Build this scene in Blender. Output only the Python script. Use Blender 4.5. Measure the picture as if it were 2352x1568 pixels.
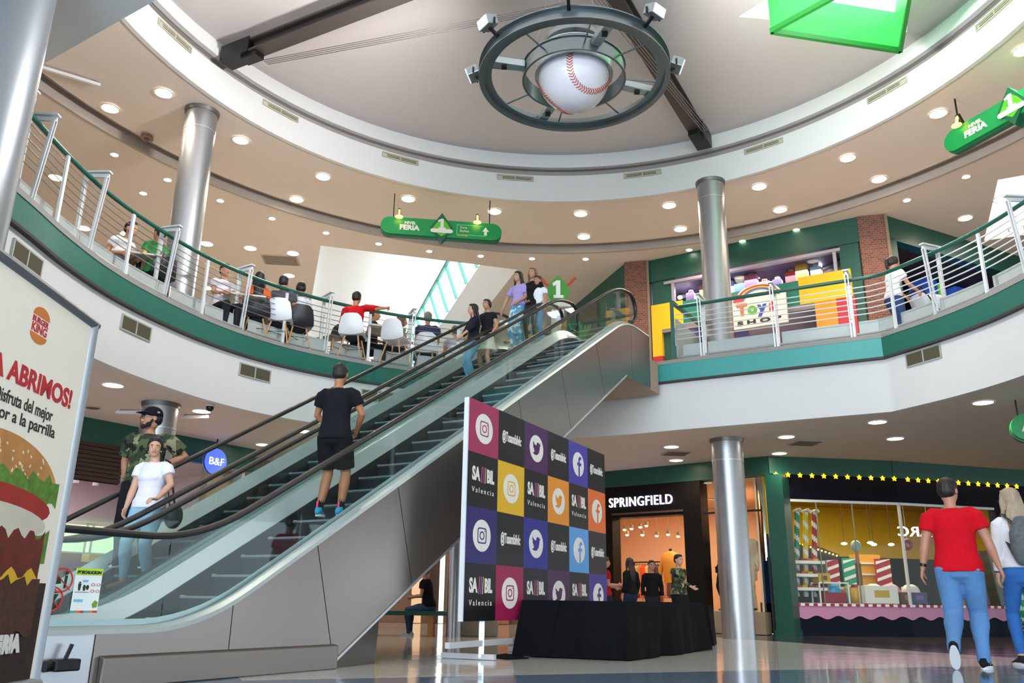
import bpy, bmesh, math, random
from mathutils import Vector, Matrix
from mathutils.geometry import tessellate_polygon
random.seed(7)
PI = math.pi
for o in list(bpy.data.objects): bpy.data.objects.remove(o)
scene = bpy.context.scene
COL = scene.collection

# ------------------------------------------------------------------ camera
F_PX, PITCH, ROLL, CAM_Z = 1920.0, math.radians(17.25), math.radians(0.8), 0.57
FW = Vector((0, math.cos(PITCH), math.sin(PITCH)))
_r = Vector((1, 0, 0)); _u = Vector((0, -math.sin(PITCH), math.cos(PITCH)))
RT = math.cos(ROLL) * _r + math.sin(ROLL) * _u
UP = -math.sin(ROLL) * _r + math.cos(ROLL) * _u
CAM = Vector((0, 0, CAM_Z))
cd = bpy.data.cameras.new('camera'); co = bpy.data.objects.new('camera', cd); COL.objects.link(co)
cd.sensor_width = 36.0; cd.lens = F_PX / 2352 * 36; cd.clip_end = 300
m = Matrix((RT, UP, -FW)).transposed().to_4x4(); m.translation = CAM; co.matrix_world = m
scene.camera = co

# ------------------------------------------------------------------ world, light, exposure
scene.view_settings.view_transform = 'Standard'; scene.view_settings.look = 'None'
scene.view_settings.gamma = 1; scene.view_settings.use_curve_mapping = False
scene.view_settings.exposure = 0.8
w = bpy.data.worlds.new('world'); scene.world = w; w.use_nodes = True
w.node_tree.nodes['Background'].inputs[0].default_value = (0.78, 0.90, 1.0, 1)
w.node_tree.nodes['Background'].inputs[1].default_value = 1.5

def area(name, loc, rot, sx, sy, power, col, spread=180):
    l = bpy.data.lights.new(name, 'AREA'); l.shape = 'RECTANGLE'; l.size = sx; l.size_y = sy
    l.energy = power; l.color = col; l.spread = math.radians(spread)
    o = bpy.data.objects.new(name, l); COL.objects.link(o); o.location = loc; o.rotation_euler = rot
    return o
# daylight: through the dome skylight and the long roof skylight; added fill light behind the camera
area('dome_daylight', (4.3, 7.2, 11.3), (0, 0, 0.1), 2.6, 2.6, 900, (0.9, 0.96, 1.0))
area('roof_daylight', (-3.02, 26.8, 9.7), (0, math.radians(62), 0.275), 0.8, 13.0, 210, (0.93, 0.97, 1.0))
area('rear_fill_light', (-4.0, -5.6, 4.0), (math.radians(80), 0, math.radians(-26)), 11.0, 6.0, 1000, (0.74, 0.88, 1.0))

# ------------------------------------------------------------------ camera geometry helpers (real positions read off known planes)
def ray(x, y): return FW + (x - 1176) / F_PX * RT - (y - 784) / F_PX * UP
def onz(x, y, z):
    d = ray(x, y); return CAM + d * ((z - CAM_Z) / d.z)
def onY(x, y, Y):
    d = ray(x, y); return CAM + d * (Y / d.y)
def onpl(x, y, p, n):
    d = ray(x, y); n = Vector(n); return CAM + d * (((Vector(p) - CAM).dot(n)) / d.dot(n))
def pix(p):
    v = Vector(p) - CAM; z = v.dot(FW); return (1176 + F_PX * v.dot(RT) / z, 784 - F_PX * v.dot(UP) / z)
def vert_z(py, X, Y):
    lo, hi = -1.0, 30.0
    for _ in range(50):
        mid = (lo + hi) / 2
        if pix((X, Y, mid))[1] > py: lo = mid
        else: hi = mid
    return lo

# ------------------------------------------------------------------ materials
def lin(c):
    if isinstance(c, str):
        c = c.lstrip('#'); c = [int(c[i:i + 2], 16) / 255 for i in (0, 2, 4)]
        return tuple(((v / 12.92) if v <= 0.04045 else ((v + 0.055) / 1.055) ** 2.4) for v in c)
    return tuple(c)
_mc = {}
def mat(name, col='#808080', rough=0.6, metal=0.0, emit=0.0, ecol=None, alpha=None, trans=0.0, noise=0.0, nscale=6.0, bump=0.0, bscale=60.0, coat=0.0, stretch=None, spec=None):
    if name in _mc: return _mc[name]
    M = bpy.data.materials.new(name); M.use_nodes = True; nt = M.node_tree; b = nt.nodes['Principled BSDF']
    c = lin(col); b.inputs['Base Color'].default_value = (*c, 1); b.inputs['Roughness'].default_value = rough
    b.inputs['Metallic'].default_value = metal
    if spec is not None: b.inputs['Specular IOR Level'].default_value = spec
    if coat: b.inputs['Coat Weight'].default_value = coat; b.inputs['Coat Roughness'].default_value = 0.08
    if emit: b.inputs['Emission Color'].default_value = (*(lin(ecol) if ecol else c), 1); b.inputs['Emission Strength'].default_value = emit
    if trans: b.inputs['Transmission Weight'].default_value = trans
    if noise or bump:
        tc = nt.nodes.new('ShaderNodeTexCoord'); mp = nt.nodes.new('ShaderNodeMapping')
        nt.links.new(tc.outputs['Object'], mp.inputs[0])
        if stretch: mp.inputs['Scale'].default_value = stretch
    if noise:
        n = nt.nodes.new('ShaderNodeTexNoise'); n.inputs['Scale'].default_value = nscale; n.inputs['Detail'].default_value = 4
        nt.links.new(mp.outputs[0], n.inputs['Vector'])
        mx = nt.nodes.new('ShaderNodeMix'); mx.data_type = 'RGBA'
        mx.inputs[6].default_value = (*[v * (1 - noise) for v in c], 1); mx.inputs[7].default_value = (*[min(1, v * (1 + noise)) for v in c], 1)
        nt.links.new(n.outputs[0], mx.inputs[0]); nt.links.new(mx.outputs[2], b.inputs['Base Color'])
    if bump:
        n2 = nt.nodes.new('ShaderNodeTexNoise'); n2.inputs['Scale'].default_value = bscale; n2.inputs['Detail'].default_value = 3
        nt.links.new(mp.outputs[0], n2.inputs['Vector'])
        bp = nt.nodes.new('ShaderNodeBump'); bp.inputs['Strength'].default_value = bump; bp.inputs['Distance'].default_value = 0.02
        nt.links.new(n2.outputs[0], bp.inputs['Height']); nt.links.new(bp.outputs[0], b.inputs['Normal'])
    _mc[name] = M; return M
def glass(name, col='#dfeeea', alpha=0.18, rough=0.02):
    if name in _mc: return _mc[name]
    M = bpy.data.materials.new(name); M.use_nodes = True; nt = M.node_tree; nt.nodes.clear()
    out = nt.nodes.new('ShaderNodeOutputMaterial'); mx = nt.nodes.new('ShaderNodeMixShader')
    tr = nt.nodes.new('ShaderNodeBsdfTransparent'); gl = nt.nodes.new('ShaderNodeBsdfGlossy')
    tr.inputs[0].default_value = (*lin(col), 1); gl.inputs['Roughness'].default_value = rough; gl.inputs['Color'].default_value = (.9, .95, .93, 1)
    lw = nt.nodes.new('ShaderNodeLayerWeight'); lw.inputs[0].default_value = .5
    pw = nt.nodes.new('ShaderNodeMath'); pw.operation = 'POWER'; pw.inputs[1].default_value = 3.5; nt.links.new(lw.outputs['Facing'], pw.inputs[0])
    ad = nt.nodes.new('ShaderNodeMath'); ad.operation = 'MULTIPLY_ADD'; ad.inputs[1].default_value = .45; ad.inputs[2].default_value = alpha + .022; ad.use_clamp = True
    nt.links.new(pw.outputs[0], ad.inputs[0]); nt.links.new(ad.outputs[0], mx.inputs[0])
    nt.links.new(tr.outputs[0], mx.inputs[1]); nt.links.new(gl.outputs[0], mx.inputs[2]); nt.links.new(mx.outputs[0], out.inputs[0])
    _mc[name] = M; return M

# ------------------------------------------------------------------ mesh building
class MB:
    def __init__(s): s.v = []; s.f = []; s.mi = []; s.m = 0
    def add(s, verts, faces):
        b = len(s.v); s.v += [tuple(x) for x in verts]
        for f in faces: s.f.append([b + i for i in f]); s.mi.append(s.m)
        return s
    def box(s, c, size, M=None):
        hx, hy, hz = [d / 2 for d in size]
        P = [Vector((x, y, z)) for x in (-hx, hx) for y in (-hy, hy) for z in (-hz, hz)]
        if M is not None: P = [M @ p for p in P]
        c = Vector(c); P = [c + p for p in P]
        return s.add(P, [(0, 1, 3, 2), (4, 6, 7, 5), (0, 4, 5, 1), (2, 3, 7, 6), (0, 2, 6, 4), (1, 5, 7, 3)])
    def bar(s, a, b, wd, ht, up=(0, 0, 1)):
        a = Vector(a); b = Vector(b); d = (b - a); L = d.length; d = d / L; up = Vector(up)
        x = d.cross(up)
        if x.length < 1e-4: x = d.cross(Vector((1, 0, 0)))
        x.normalize(); y = x.cross(d)
        M = Matrix((x, d, y)).transposed()
        return s.box((a + b) / 2, (wd, L, ht), M)
    def loft(s, rings, cap=True, closed=False):
        n = len(rings[0]); V = [p for r in rings for p in r]; Fc = []
        k = len(rings)
        for i in range(k if closed else k - 1):
            j = (i + 1) % k
            for t in range(n):
                u = (t + 1) % n; Fc.append((i * n + t, i * n + u, j * n + u, j * n + t))
        if cap and not closed: Fc.append(tuple(range(n))[::-1]); Fc.append(tuple((k - 1) * n + t for t in range(n)))
        return s.add(V, Fc)
    def tube(s, pts, r, n=8, side=None, cap=True, closed=False, rnd=False):
        pts = [Vector(p) for p in pts]; K = len(pts)
        rs = r if isinstance(r, (list, tuple)) else [r] * K
        rs = [(q, q) if not isinstance(q, (list, tuple)) else q for q in rs]
        rings = []; prev = None
        for i, p in enumerate(pts):
            if closed: t = pts[(i + 1) % K] - pts[i - 1]
            elif i == 0: t = pts[1] - p
            elif i == K - 1: t = p - pts[i - 1]
            else: t = (pts[i + 1] - p).normalized() + (p - pts[i - 1]).normalized()
            t = t.normalized() if t.length > 1e-9 else Vector((0, 0, 1))
            if side is not None: x = Vector(side)
            elif prev is not None: x = prev
            else: x = Vector((1, 0, 0)) if abs(t.x) < .9 else Vector((0, 1, 0))
            x = x - t * x.dot(t)
            if x.length < 1e-5: x = Vector((0, 1, 0)) - t * t.y
            x.normalize(); y = t.cross(x); prev = x
            a, b = rs[i]
            ring = [p + x * (a * math.cos(2 * PI * k / n)) + y * (b * math.sin(2 * PI * k / n)) for k in range(n)]
            if rnd and i == 0:
                for q, sc in ((.95, .35), (.75, .72)):
                    rings.append([p - t * (min(a, b) * q) + (v - p) * sc for v in ring])
            rings.append(ring)
            if rnd and i == K - 1:
                for q, sc in ((.75, .72), (.95, .35)):
                    rings.append([p + t * (min(a, b) * q) + (v - p) * sc for v in ring])
        return s.loft(rings, cap, closed)
    def cyl(s, a, b, r, n=24, r2=None): return s.tube([a, b], [r, r if r2 is None else r2], n)
    def ell(s, c, r, M=None, nu=14, nv=9):
        c = Vector(c); rings = []
        for j in range(1, nv):
            th = PI * j / nv
            ring = [Vector((r[0] * math.sin(th) * math.cos(2 * PI * i / nu), r[1] * math.sin(th) * math.sin(2 * PI * i / nu), r[2] * math.cos(th))) for i in range(nu)]
            rings.append([c + (M @ p if M is not None else p) for p in ring])
        return s.loft(rings, True)
    def prism(s, poly, z0, z1):
        n = len(poly)
        V = [(p[0], p[1], z0) for p in poly] + [(p[0], p[1], z1) for p in poly]
        F = [(i, (i + 1) % n, n + (i + 1) % n, n + i) for i in range(n)] + [tuple(range(n))[::-1], tuple(range(n, 2 * n))]
        return s.add(V, F)
    def ext(s, poly, O, X, Y, N, t):
        """polygon in plane (O,X,Y) extruded along N by t"""
        O = Vector(O); X = Vector(X); Y = Vector(Y); N = Vector(N); n = len(poly)
        A = [O + X * p[0] + Y * p[1] for p in poly]
        V = A + [p + N * t for p in A]
        F = [(i, (i + 1) % n, n + (i + 1) % n, n + i) for i in range(n)] + [tuple(range(n))[::-1], tuple(range(n, 2 * n))]
        return s.add(V, F)
    def build(s, name, mats, parent=None, smooth=False, kind=None, bevel=0):
        me = bpy.data.meshes.new(name); me.from_pydata(s.v, [], s.f); me.validate(); me.update()
        bm = bmesh.new(); bm.from_mesh(me); bmesh.ops.recalc_face_normals(bm, faces=bm.faces); bm.to_mesh(me); bm.free()
        if not isinstance(mats, (list, tuple)): mats = [mats]
        for q in mats: me.materials.append(q)
        if len(mats) > 1 and len(me.polygons) == len(s.mi):
            for p, i in zip(me.polygons, s.mi): p.material_index = i
        if smooth:
            for p in me.polygons: p.use_smooth = True
            try: me.set_sharp_from_angle(angle=math.radians(40 if smooth is True else smooth))
            except Exception: pass
        o = bpy.data.objects.new(name, me); COL.objects.link(o)
        if parent is not None: o.parent = parent
        if kind: o['kind'] = kind
        if bevel:
            bv = o.modifiers.new('bevel', 'BEVEL'); bv.width = bevel; bv.segments = 2; bv.limit_method = 'ANGLE'
        return o

def tag(o, label, cat, group=None, kind=None):
    o['label'] = label; o['category'] = cat
    if group: o['group'] = group
    if kind: o['kind'] = kind
    return o
def empty(name, loc, rz=0.0, label=None, cat=None, group=None):
    o = bpy.data.objects.new(name, None); COL.objects.link(o); o.location = loc; o.rotation_euler = (0, 0, rz); o.empty_display_size = .1
    if label: tag(o, label, cat, group)
    return o
def copy_tree(o, parent=None):
    c = o.copy(); COL.objects.link(c)
    if parent is not None: c.parent = parent
    for ch in list(o.children): copy_tree(ch, c)
    return c
_tc = {}
def text_mesh(txt, size, depth=0.004, bold=0.0, spacing=1.0, shear=0.0, align='LEFT'):
    key = (txt, size, depth, bold, spacing, shear, align)
    if key in _tc: return _tc[key]
    cu = bpy.data.curves.new('lettering', 'FONT'); cu.body = txt; cu.size = size; cu.extrude = depth; cu.offset = bold
    cu.space_character = spacing; cu.shear = shear; cu.align_x = align; cu.resolution_u = 4
    o = bpy.data.objects.new('lettering', cu); COL.objects.link(o)
    dg = bpy.context.evaluated_depsgraph_get(); me = bpy.data.meshes.new_from_object(o.evaluated_get(dg))
    V = [v.co.copy() for v in me.vertices]; F = [tuple(p.vertices) for p in me.polygons]
    bpy.data.objects.remove(o); bpy.data.curves.remove(cu); bpy.data.meshes.remove(me)
    _tc[key] = (V, F); return V, F
def add_text(mb, txt, O, X, Y, size, depth=0.004, sx=1.0, fit=None, **k):
    """letters in plane (O, X right, Y up); fit = total width wanted"""
    V, F = text_mesh(txt, size, depth, **k)
    O = Vector(O); X = Vector(X).normalized(); Y = Vector(Y).normalized(); N = X.cross(Y)
    if fit and V:
        w_ = max(v.x for v in V) - min(v.x for v in V); sx = fit / w_
    mb.add([O + X * (v.x * sx) + Y * v.y + N * v.z for v in V], F)
    return mb
def flat_poly(loops, z):
    """triangulated horizontal sheet: first loop outline, the rest holes"""
    L = [[Vector((p[0], p[1], 0)) for p in lp] for lp in loops]
    tris = tessellate_polygon(L); V = [(p.x, p.y, z) for lp in L for p in lp]
    return V, [tuple(t) for t in tris]
def catmull(P, n=6, closed=False):
    P = [Vector((p[0], p[1])) for p in P]; out = []; K = len(P)
    rng = range(K) if closed else range(K - 1)
    for i in rng:
        if closed: a, b, c, d = P[i - 1], P[i], P[(i + 1) % K], P[(i + 2) % K]
        else: a, b, c, d = P[max(i - 1, 0)], P[i], P[i + 1], P[min(i + 2, K - 1)]
        for k in range(n):
            t = k / n
            out.append(0.5 * ((2 * b) + (c - a) * t + (2 * a - 5 * b + 4 * c - d) * t * t + (3 * b - a - 3 * c + d) * t ** 3))
    if not closed: out.append(P[-1])
    return [(p.x, p.y) for p in out]
def wall_strip(mb, curve, z0, z1, th, closed=False):
    """vertical wall following a plan curve, thickness th to the left of travel"""
    K = len(curve); rings = []
    for i, p in enumerate(curve):
        a = curve[i - 1] if (i > 0 or closed) else p; b = curve[(i + 1) % K] if (i < K - 1 or closed) else p
        t = Vector((b[0] - a[0], b[1] - a[1])).normalized(); n = Vector((-t.y, t.x))
        q = (p[0] + n.x * th, p[1] + n.y * th)
        rings.append([Vector((p[0], p[1], z0)), Vector((p[0], p[1], z1)), Vector((q[0], q[1], z1)), Vector((q[0], q[1], z0))])
    mb.loft(rings, True, closed); return mb
def offset_curve(curve, d):
    out = []; K = len(curve)
    for i, p in enumerate(curve):
        a = curve[max(i - 1, 0)]; b = curve[min(i + 1, K - 1)]
        t = Vector((b[0] - a[0], b[1] - a[1])).normalized(); out.append((p[0] - t.y * d, p[1] + t.x * d))
    return out
# ================================================================== palette
WHITE = mat('white_paint', '#d6d6d4', .55, noise=.03, nscale=.6)
WARMW = mat('soffit_warm_lit_paint', '#dacdc2', .6, noise=.03, nscale=.5)  # warm reflected light is tinted into this ceiling colour
DOMEP = mat('dome_paint', '#c9c2c0', .6, noise=.03, nscale=.4)
GROOVE = mat('groove_shade_grey', '#a19a94', .7)  # shade of the recesses put into this grey
GREEN = mat('green_band_paint', '#0c6354', .35, noise=.08, nscale=2)
GREEND = mat('dark_green_beam_paint', '#0f4a3c', .4, noise=.1, nscale=2)
GREEN_LIT = mat('green_band_lit_paint', '#3f9a94', .3, noise=.06, nscale=3)  # green band with its brighter reflected light put into the colour
DARK = mat('dark_gap', '#3a3632', .7)
STEEL = mat('brushed_steel', '#b9b8b6', .28, .9, bump=.03, bscale=8, stretch=(1, 1, 40))
COLM = mat('column_aluminium', '#a4a6a8', .36, .85)
ALU = mat('aluminium', '#c3c6c9', .35, .8)
PWHITE = mat('railing_white_metal', '#dfe3e6', .3, .35)
BLACKM = mat('black_metal', '#141414', .4, .3)
BEAMM = mat('beam_steel_paint', '#4a4341', .5, .2)
BLACKR = mat('black_rubber', '#1b1a1a', .42)
TOEP = mat('toe_panel_glass', '#a9b2b0', .25, .1)
CONC = mat('floor_edge_grey', '#8d8b86', .7, noise=.1)
BRICK = mat('red_brick', '#6b4436', .85, noise=.35, nscale=14, bump=.5, bscale=30)
WOODD = mat('dark_wood_slats', '#3b241a', .6, noise=.4, nscale=4, stretch=(1, 1, 30))
CLEAR = glass('clear_glass', '#fafcfb', -.014)
ESCG = glass('balustrade_glass', '#f6fbf9', .0)

Z1, Z2, ZS, ZO, ZD = 3.5, 4.73, 8.82, 8.70, 9.98   # ceiling 1, floor 2, inner soffit, outer ceiling, dome ceiling
LEFT_EDGE = [(-5.3, -6), (-5.35, 2), (-5.36, 6), (-5.38, 8.2), (-5.42, 9.3), (-5.36, 10.4), (-5.12, 11.5), (-4.72, 12.6), (-4.1, 13.6), (-3.3, 14.4), (-2.3, 15.05), (-1.1, 15.5), (0.2, 15.6), (1.3, 15.3), (2.2, 14.9)]
RIGHT_EDGE = [(5.95, 12.8), (6.42, 11.7), (6.7, 10.5), (6.8, 8.5), (6.8, 4), (6.8, -6)]
CL = catmull(LEFT_EDGE, 6); CR = catmull(RIGHT_EDGE, 7)
EDGE = CL + [(2.95, 14.45)] + CR          # straight run between (2.95,14.45) and (5.95,12.8)
iC, iR = len(CL), len(CL) + 1

# ------------------------------------------------------------------ floor
def floor_mat():
    M = bpy.data.materials.new('polished_floor'); M.use_nodes = True; nt = M.node_tree; b = nt.nodes['Principled BSDF']; L = nt.links.new
    tc = nt.nodes.new('ShaderNodeTexCoord'); sp = nt.nodes.new('ShaderNodeSeparateXYZ'); L(tc.outputs['Object'], sp.inputs[0])
    def dotp(a, b_, c=0):
        m1 = nt.nodes.new('ShaderNodeMath'); m1.operation = 'MULTIPLY'; m1.inputs[1].default_value = a; L(sp.outputs[0], m1.inputs[0])
        m2 = nt.nodes.new('ShaderNodeMath'); m2.operation = 'MULTIPLY_ADD'; m2.inputs[1].default_value = b_; L(sp.outputs[1], m2.inputs[0]); L(m1.outputs[0], m2.inputs[2])
        m3 = nt.nodes.new('ShaderNodeMath'); m3.operation = 'ADD'; m3.inputs[1].default_value = c; L(m2.outputs[0], m3.inputs[0]); return m3.outputs[0]
    def gt(x, v):
        q = nt.nodes.new('ShaderNodeMath'); q.operation = 'GREATER_THAN'; L(x, q.inputs[0]); q.inputs[1].default_value = v; return q.outputs[0]
    def lt(x, v):
        q = nt.nodes.new('ShaderNodeMath'); q.operation = 'LESS_THAN'; L(x, q.inputs[0]); q.inputs[1].default_value = v; return q.outputs[0]
    def mul(x, y):
        q = nt.nodes.new('ShaderNodeMath'); q.operation = 'MULTIPLY'; L(x, q.inputs[0]); L(y, q.inputs[1]); return q.outputs[0]
    def mix(fac, ca, cb):
        q = nt.nodes.new('ShaderNodeMix'); q.data_type = 'RGBA'; L(fac, q.inputs[0])
        for s_, k in ((ca, 6), (cb, 7)):
            if isinstance(s_, tuple): q.inputs[k].default_value = (*s_, 1)
            else: L(s_, q.inputs[k])
        return q.outputs[2]
    u = dotp(.93, .37); v = dotp(-.37, .93)
    nz = nt.nodes.new('ShaderNodeTexNoise'); nz.inputs['Scale'].default_value = 25; L(tc.outputs['Object'], nz.inputs['Vector'])
    base = mix(nz.outputs[0], lin('#c0bfb8'), lin('#d2d1ca'))
    blue = mix(nz.outputs[0], lin('#5c7186'), lin('#71879b'))
    c = mix(lt(v, 6.71), base, blue)
    c = mix(mul(lt(u, .62), lt(v, 9.2)), c, blue)
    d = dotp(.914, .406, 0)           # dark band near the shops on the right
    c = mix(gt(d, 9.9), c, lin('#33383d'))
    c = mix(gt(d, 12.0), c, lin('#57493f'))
    # grout lines 0.6 m tiles
    for q in (u, v):
        md = nt.nodes.new('ShaderNodeMath'); md.operation = 'PINGPONG'; md.inputs[1].default_value = .3; L(q, md.inputs[0])
        c = mix(lt(md.outputs[0], .0025), c, lin('#8a8a86'))
    L(c, b.inputs['Base Color']); b.inputs['Roughness'].default_value = .09; b.inputs['Specular IOR Level'].default_value = .7
    n2 = nt.nodes.new('ShaderNodeTexNoise'); n2.inputs['Scale'].default_value = 2.2; L(tc.outputs['Object'], n2.inputs['Vector'])
    bp = nt.nodes.new('ShaderNodeBump'); bp.inputs['Strength'].default_value = .06; bp.inputs['Distance'].default_value = .05; L(n2.outputs[0], bp.inputs['Height']); L(bp.outputs[0], b.inputs['Normal'])
    return M
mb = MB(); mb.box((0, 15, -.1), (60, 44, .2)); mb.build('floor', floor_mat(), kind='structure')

# ------------------------------------------------------------------ upper floor slab: walking surface, underside, fascia
outer = [(26, -6), (26, 37), (-26, 37), (-26, -6)]
V, Fc = flat_poly([EDGE + outer], Z2); mb = MB(); mb.add(V, Fc); V, Fc = flat_poly([EDGE + outer], Z2 - .02); mb.add(V, Fc)
mb.build('floor_upper', mat('upper_floor_tile', '#b9b0a2', .3, noise=.1), kind='structure')
V, Fc = flat_poly([EDGE + outer], Z1); mb = MB(); mb.add(V, Fc)
mb.build('ceiling_lower', WARMW, kind='structure')
mb = MB(); wall_strip(mb, EDGE, Z1 - .02, 4.36, .12); mb.build('trim_1', WHITE, kind='structure', smooth=True)
mb = MB(); wall_strip(mb, offset_curve(EDGE[:iC], -.05), 4.36, 4.68, .2); mb.build('trim_2', GREEN, kind='structure', smooth=True)
mb = MB(); wall_strip(mb, offset_curve(EDGE[iR:], -.05), 4.36, 4.68, .2); mb.build('trim_3', GREEN, kind='structure', smooth=True)
mb = MB(); wall_strip(mb, offset_curve([(2.5, 14.75)] + EDGE[iC:iR + 1], -.055), 4.36, 4.68, .2); mb.build('trim_4', GREEN_LIT, kind='structure', smooth=True)
mb = MB(); wall_strip(mb, offset_curve(EDGE, -.075), 4.33, 4.365, .1); mb.build('trim_5', DARK, kind='structure', smooth=True)
mb = MB(); wall_strip(mb, offset_curve(EDGE, -.06), 4.68, 4.75, .3); mb.build('trim_6', CONC, kind='structure', smooth=True)

# ------------------------------------------------------------------ upper soffit, ring fascia, groove, cornice, dome ceiling
RC = (.78, 9.45)
def circ(r, n=96, ry=None): return [(RC[0] + r * math.cos(-2 * PI * i / n), RC[1] + (ry or r * 1.02) * math.sin(-2 * PI * i / n)) for i in range(n)]
R0 = 6.72
def annulus(r0, r1, z, n=96):
    a, b = circ(r0, n), circ(r1, n)
    return [(p[0], p[1], z) for p in a] + [(p[0], p[1], z) for p in b], [(i, (i + 1) % n, n + (i + 1) % n, n + i) for i in range(n)]
mb = MB(); mb.add(*annulus(R0 + .01, 9.00, ZS + .004)); mb.build('ceiling', WARMW, kind='structure')
mb = MB(); mb.add(*annulus(8.98, 9.22, ZS + .16)); wall_strip(mb, circ(8.99), ZS + .004, ZS + .16, -.02, True); mb.build('ceiling_slot', GROOVE, kind='structure')
mb = MB(); wall_strip(mb, circ(9.20), ZO - .01, ZS + .16, .06, True); mb.build('trim_7', mat('slot_edge_paint', '#a99e94', .6), kind='structure', smooth=True)
# outer ceiling with the two skylight holes
SA, SB = Vector((-4.65, 18.6)), Vector((.1, 19.95)); SU = (SB - SA).normalized(); SV = Vector((-SU.y, SU.x)); SW = (SB - SA).length; SL = 15.0
h1 = [tuple(SA), tuple(SB), tuple(SB + SV * SL), tuple(SA + SV * SL)]
_a = onz(2292, 413, ZO); h2 = [(_a.x, _a.y), (_a.x + 3.2, _a.y - 1.6), (_a.x + 4.4, _a.y + 1.4), (_a.x + 1.3, _a.y + 2.9)]
V, Fc = flat_poly([outer, circ(9.22), h1, h2], ZO); mb = MB(); mb.add(V, Fc); mb.build('ceiling_outer', WARMW, kind='structure')
# long roof skylight: sloped white lining, glazed strip
WHB = mat('skylight_lining_paint', '#eef1f2', .6)
def s3(u, v, z): p = SA + SU * u + SV * v; return (p.x, p.y, z)
mb = MB(); W = SW
pr = [(0, ZO), (0, ZO + .25), (W - 1.03, 10.35), (W - .65, 9.3), (W, ZO)]
mb.add([s3(u, 0, z) for u, z in pr[:3]] + [s3(u, SL, z) for u, z in pr[:3]], [(0, 1, 4, 3), (1, 2, 5, 4)])
mb.add([s3(W - .65, 0, 9.3), s3(W, 0, ZO), s3(W - .65, SL, 9.3), s3(W, SL, ZO)], [(0, 1, 3, 2)])
mb.add([s3(u, 0, z) for u, z in pr], [(0, 1, 2, 3, 4)]); mb.add([s3(u, SL, z) for u, z in pr], [(0, 1, 2, 3, 4)])
mb.build('trim_8', WHB, kind='structure')
wn = MB()
gm = mat('skylight_mullion_green', '#3c8f7c', .5)
for k in range(12):
    a = Vector(s3(W - 1.05, .3 + k * 1.3, 10.34)); b = Vector(s3(W - .67, .3 + k * 1.3, 9.3)); wn.bar(a, b, .07, .08)
wn.bar(s3(W - 1.05, 0, 10.33), s3(W - 1.05, SL, 10.33), .08, .1)
wn.build('window_1', gm, kind='structure')
pn = MB(); pn.add([s3(W - 1.0, 0, 10.36), s3(W - .62, 0, 9.3), s3(W - .62, SL, 9.3), s3(W - 1.0, SL, 10.36)], [(0, 1, 2, 3)])
pn.build('window_2', mat('skylight_sky_glow', '#ffffff', .5, emit=3.2, ecol='#f3fbff'), kind='structure')
# smaller skylight on the right
mb = MB(); c2 = [Vector(p) for p in h2]; cc = sum(c2, Vector((0, 0))) / 4; ctop = [cc + (p - cc) * .7 for p in c2]
mb.add([(p.x, p.y, ZO) for p in c2] + [(p.x, p.y, 10.6) for p in ctop], [(i, (i + 1) % 4, 4 + (i + 1) % 4, 4 + i) for i in range(4)]); mb.build('trim_9', WHB, kind='structure')
mb = MB(); mb.add([(p.x, p.y, 10.6) for p in ctop], [(0, 1, 2, 3)]); mb.build('window_3', _mc['skylight_sky_glow'], kind='structure')
# ring
mb = MB(); wall_strip(mb, circ(R0), ZS - .012, 9.42, .08, True); mb.build('trim_10', WHITE, kind='structure', smooth=True)
mb = MB(); wall_strip(mb, circ(R0 + .16), 9.42, 9.60, .05, True); mb.add(*annulus(R0 + .02, R0 + .2, 9.425)); mb.add(*annulus(R0 + .0, R0 + .2, 9.61)); mb.build('trim_11', GROOVE, kind='structure', smooth=True)
mb = MB(); wall_strip(mb, circ(R0 - .03), 9.60, 9.74, .1, True); wall_strip(mb, circ(R0 + .03), 9.74, 9.88, .06, True); mb.add(*annulus(R0 - .02, R0 + .05, 9.735)); wall_strip(mb, circ(R0 + .09), 9.88, ZD + .02, .06, True); mb.add(*annulus(R0 + .035, R0 + .1, 9.875)); mb.build('trim_12', WHITE, kind='structure', smooth=True)
# dome ceiling with triangular skylight well
def tri(A, B):
    A = Vector(A); B = Vector(B); d = B - A; n = Vector((d.y, -d.x)).normalized(); return [tuple(A), tuple(B), tuple((A + B) / 2 + n * d.length * .866)]
TH = tri((3.73, 11.76), (6.70, 12.10)); TH = [TH[0], TH[1], (TH[2][0] + .1, TH[2][1])]
TB = tri((4.01, 11.12), (6.25, 11.56))
V, Fc = flat_poly([circ(R0 + .12), TH], ZD); mb = MB(); mb.add(V, Fc); mb.build('ceiling_dome', DOMEP, kind='structure')
mb = MB(); mb.add([(p[0], p[1], ZD) for p in TH] + [(p[0], p[1], 11.0) for p in TH], [(0, 1, 4, 3), (1, 2, 5, 4), (2, 0, 3, 5)]); mb.build('trim_13', WHB, kind='structure')
mb = MB(); mb.add([(p[0], p[1], 11.0) for p in TH], [(0, 1, 2)]); mb.build('window_4', _mc['skylight_sky_glow'], kind='structure')
GB = mat('bright_green_acrylic', '#49d365', .35)
_g = _mc['bright_green_acrylic'].node_tree; _b = _g.nodes['Principled BSDF']; _b.inputs['Subsurface Weight'].default_value = 0.0
t_ = _g.nodes.new('ShaderNodeBsdfTranslucent'); t_.inputs[0].default_value = (*lin('#6dff8c'), 1); mxs = _g.nodes.new('ShaderNodeMixShader'); mxs.inputs[0].default_value = .55
_g.links.new(_b.outputs[0], mxs.inputs[1]); _g.links.new(t_.outputs[0], mxs.inputs[2]); _g.links.new(mxs.outputs[0], _g.nodes['Material Output'].inputs[0])
gl = empty('skylight_baffle', (TB[0][0], TB[0][1], 9.2), 0, 'bright green triangular open box hanging below the dome skylight', 'skylight baffle')
L0 = Vector((TB[0][0], TB[0][1], 9.2))
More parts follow.
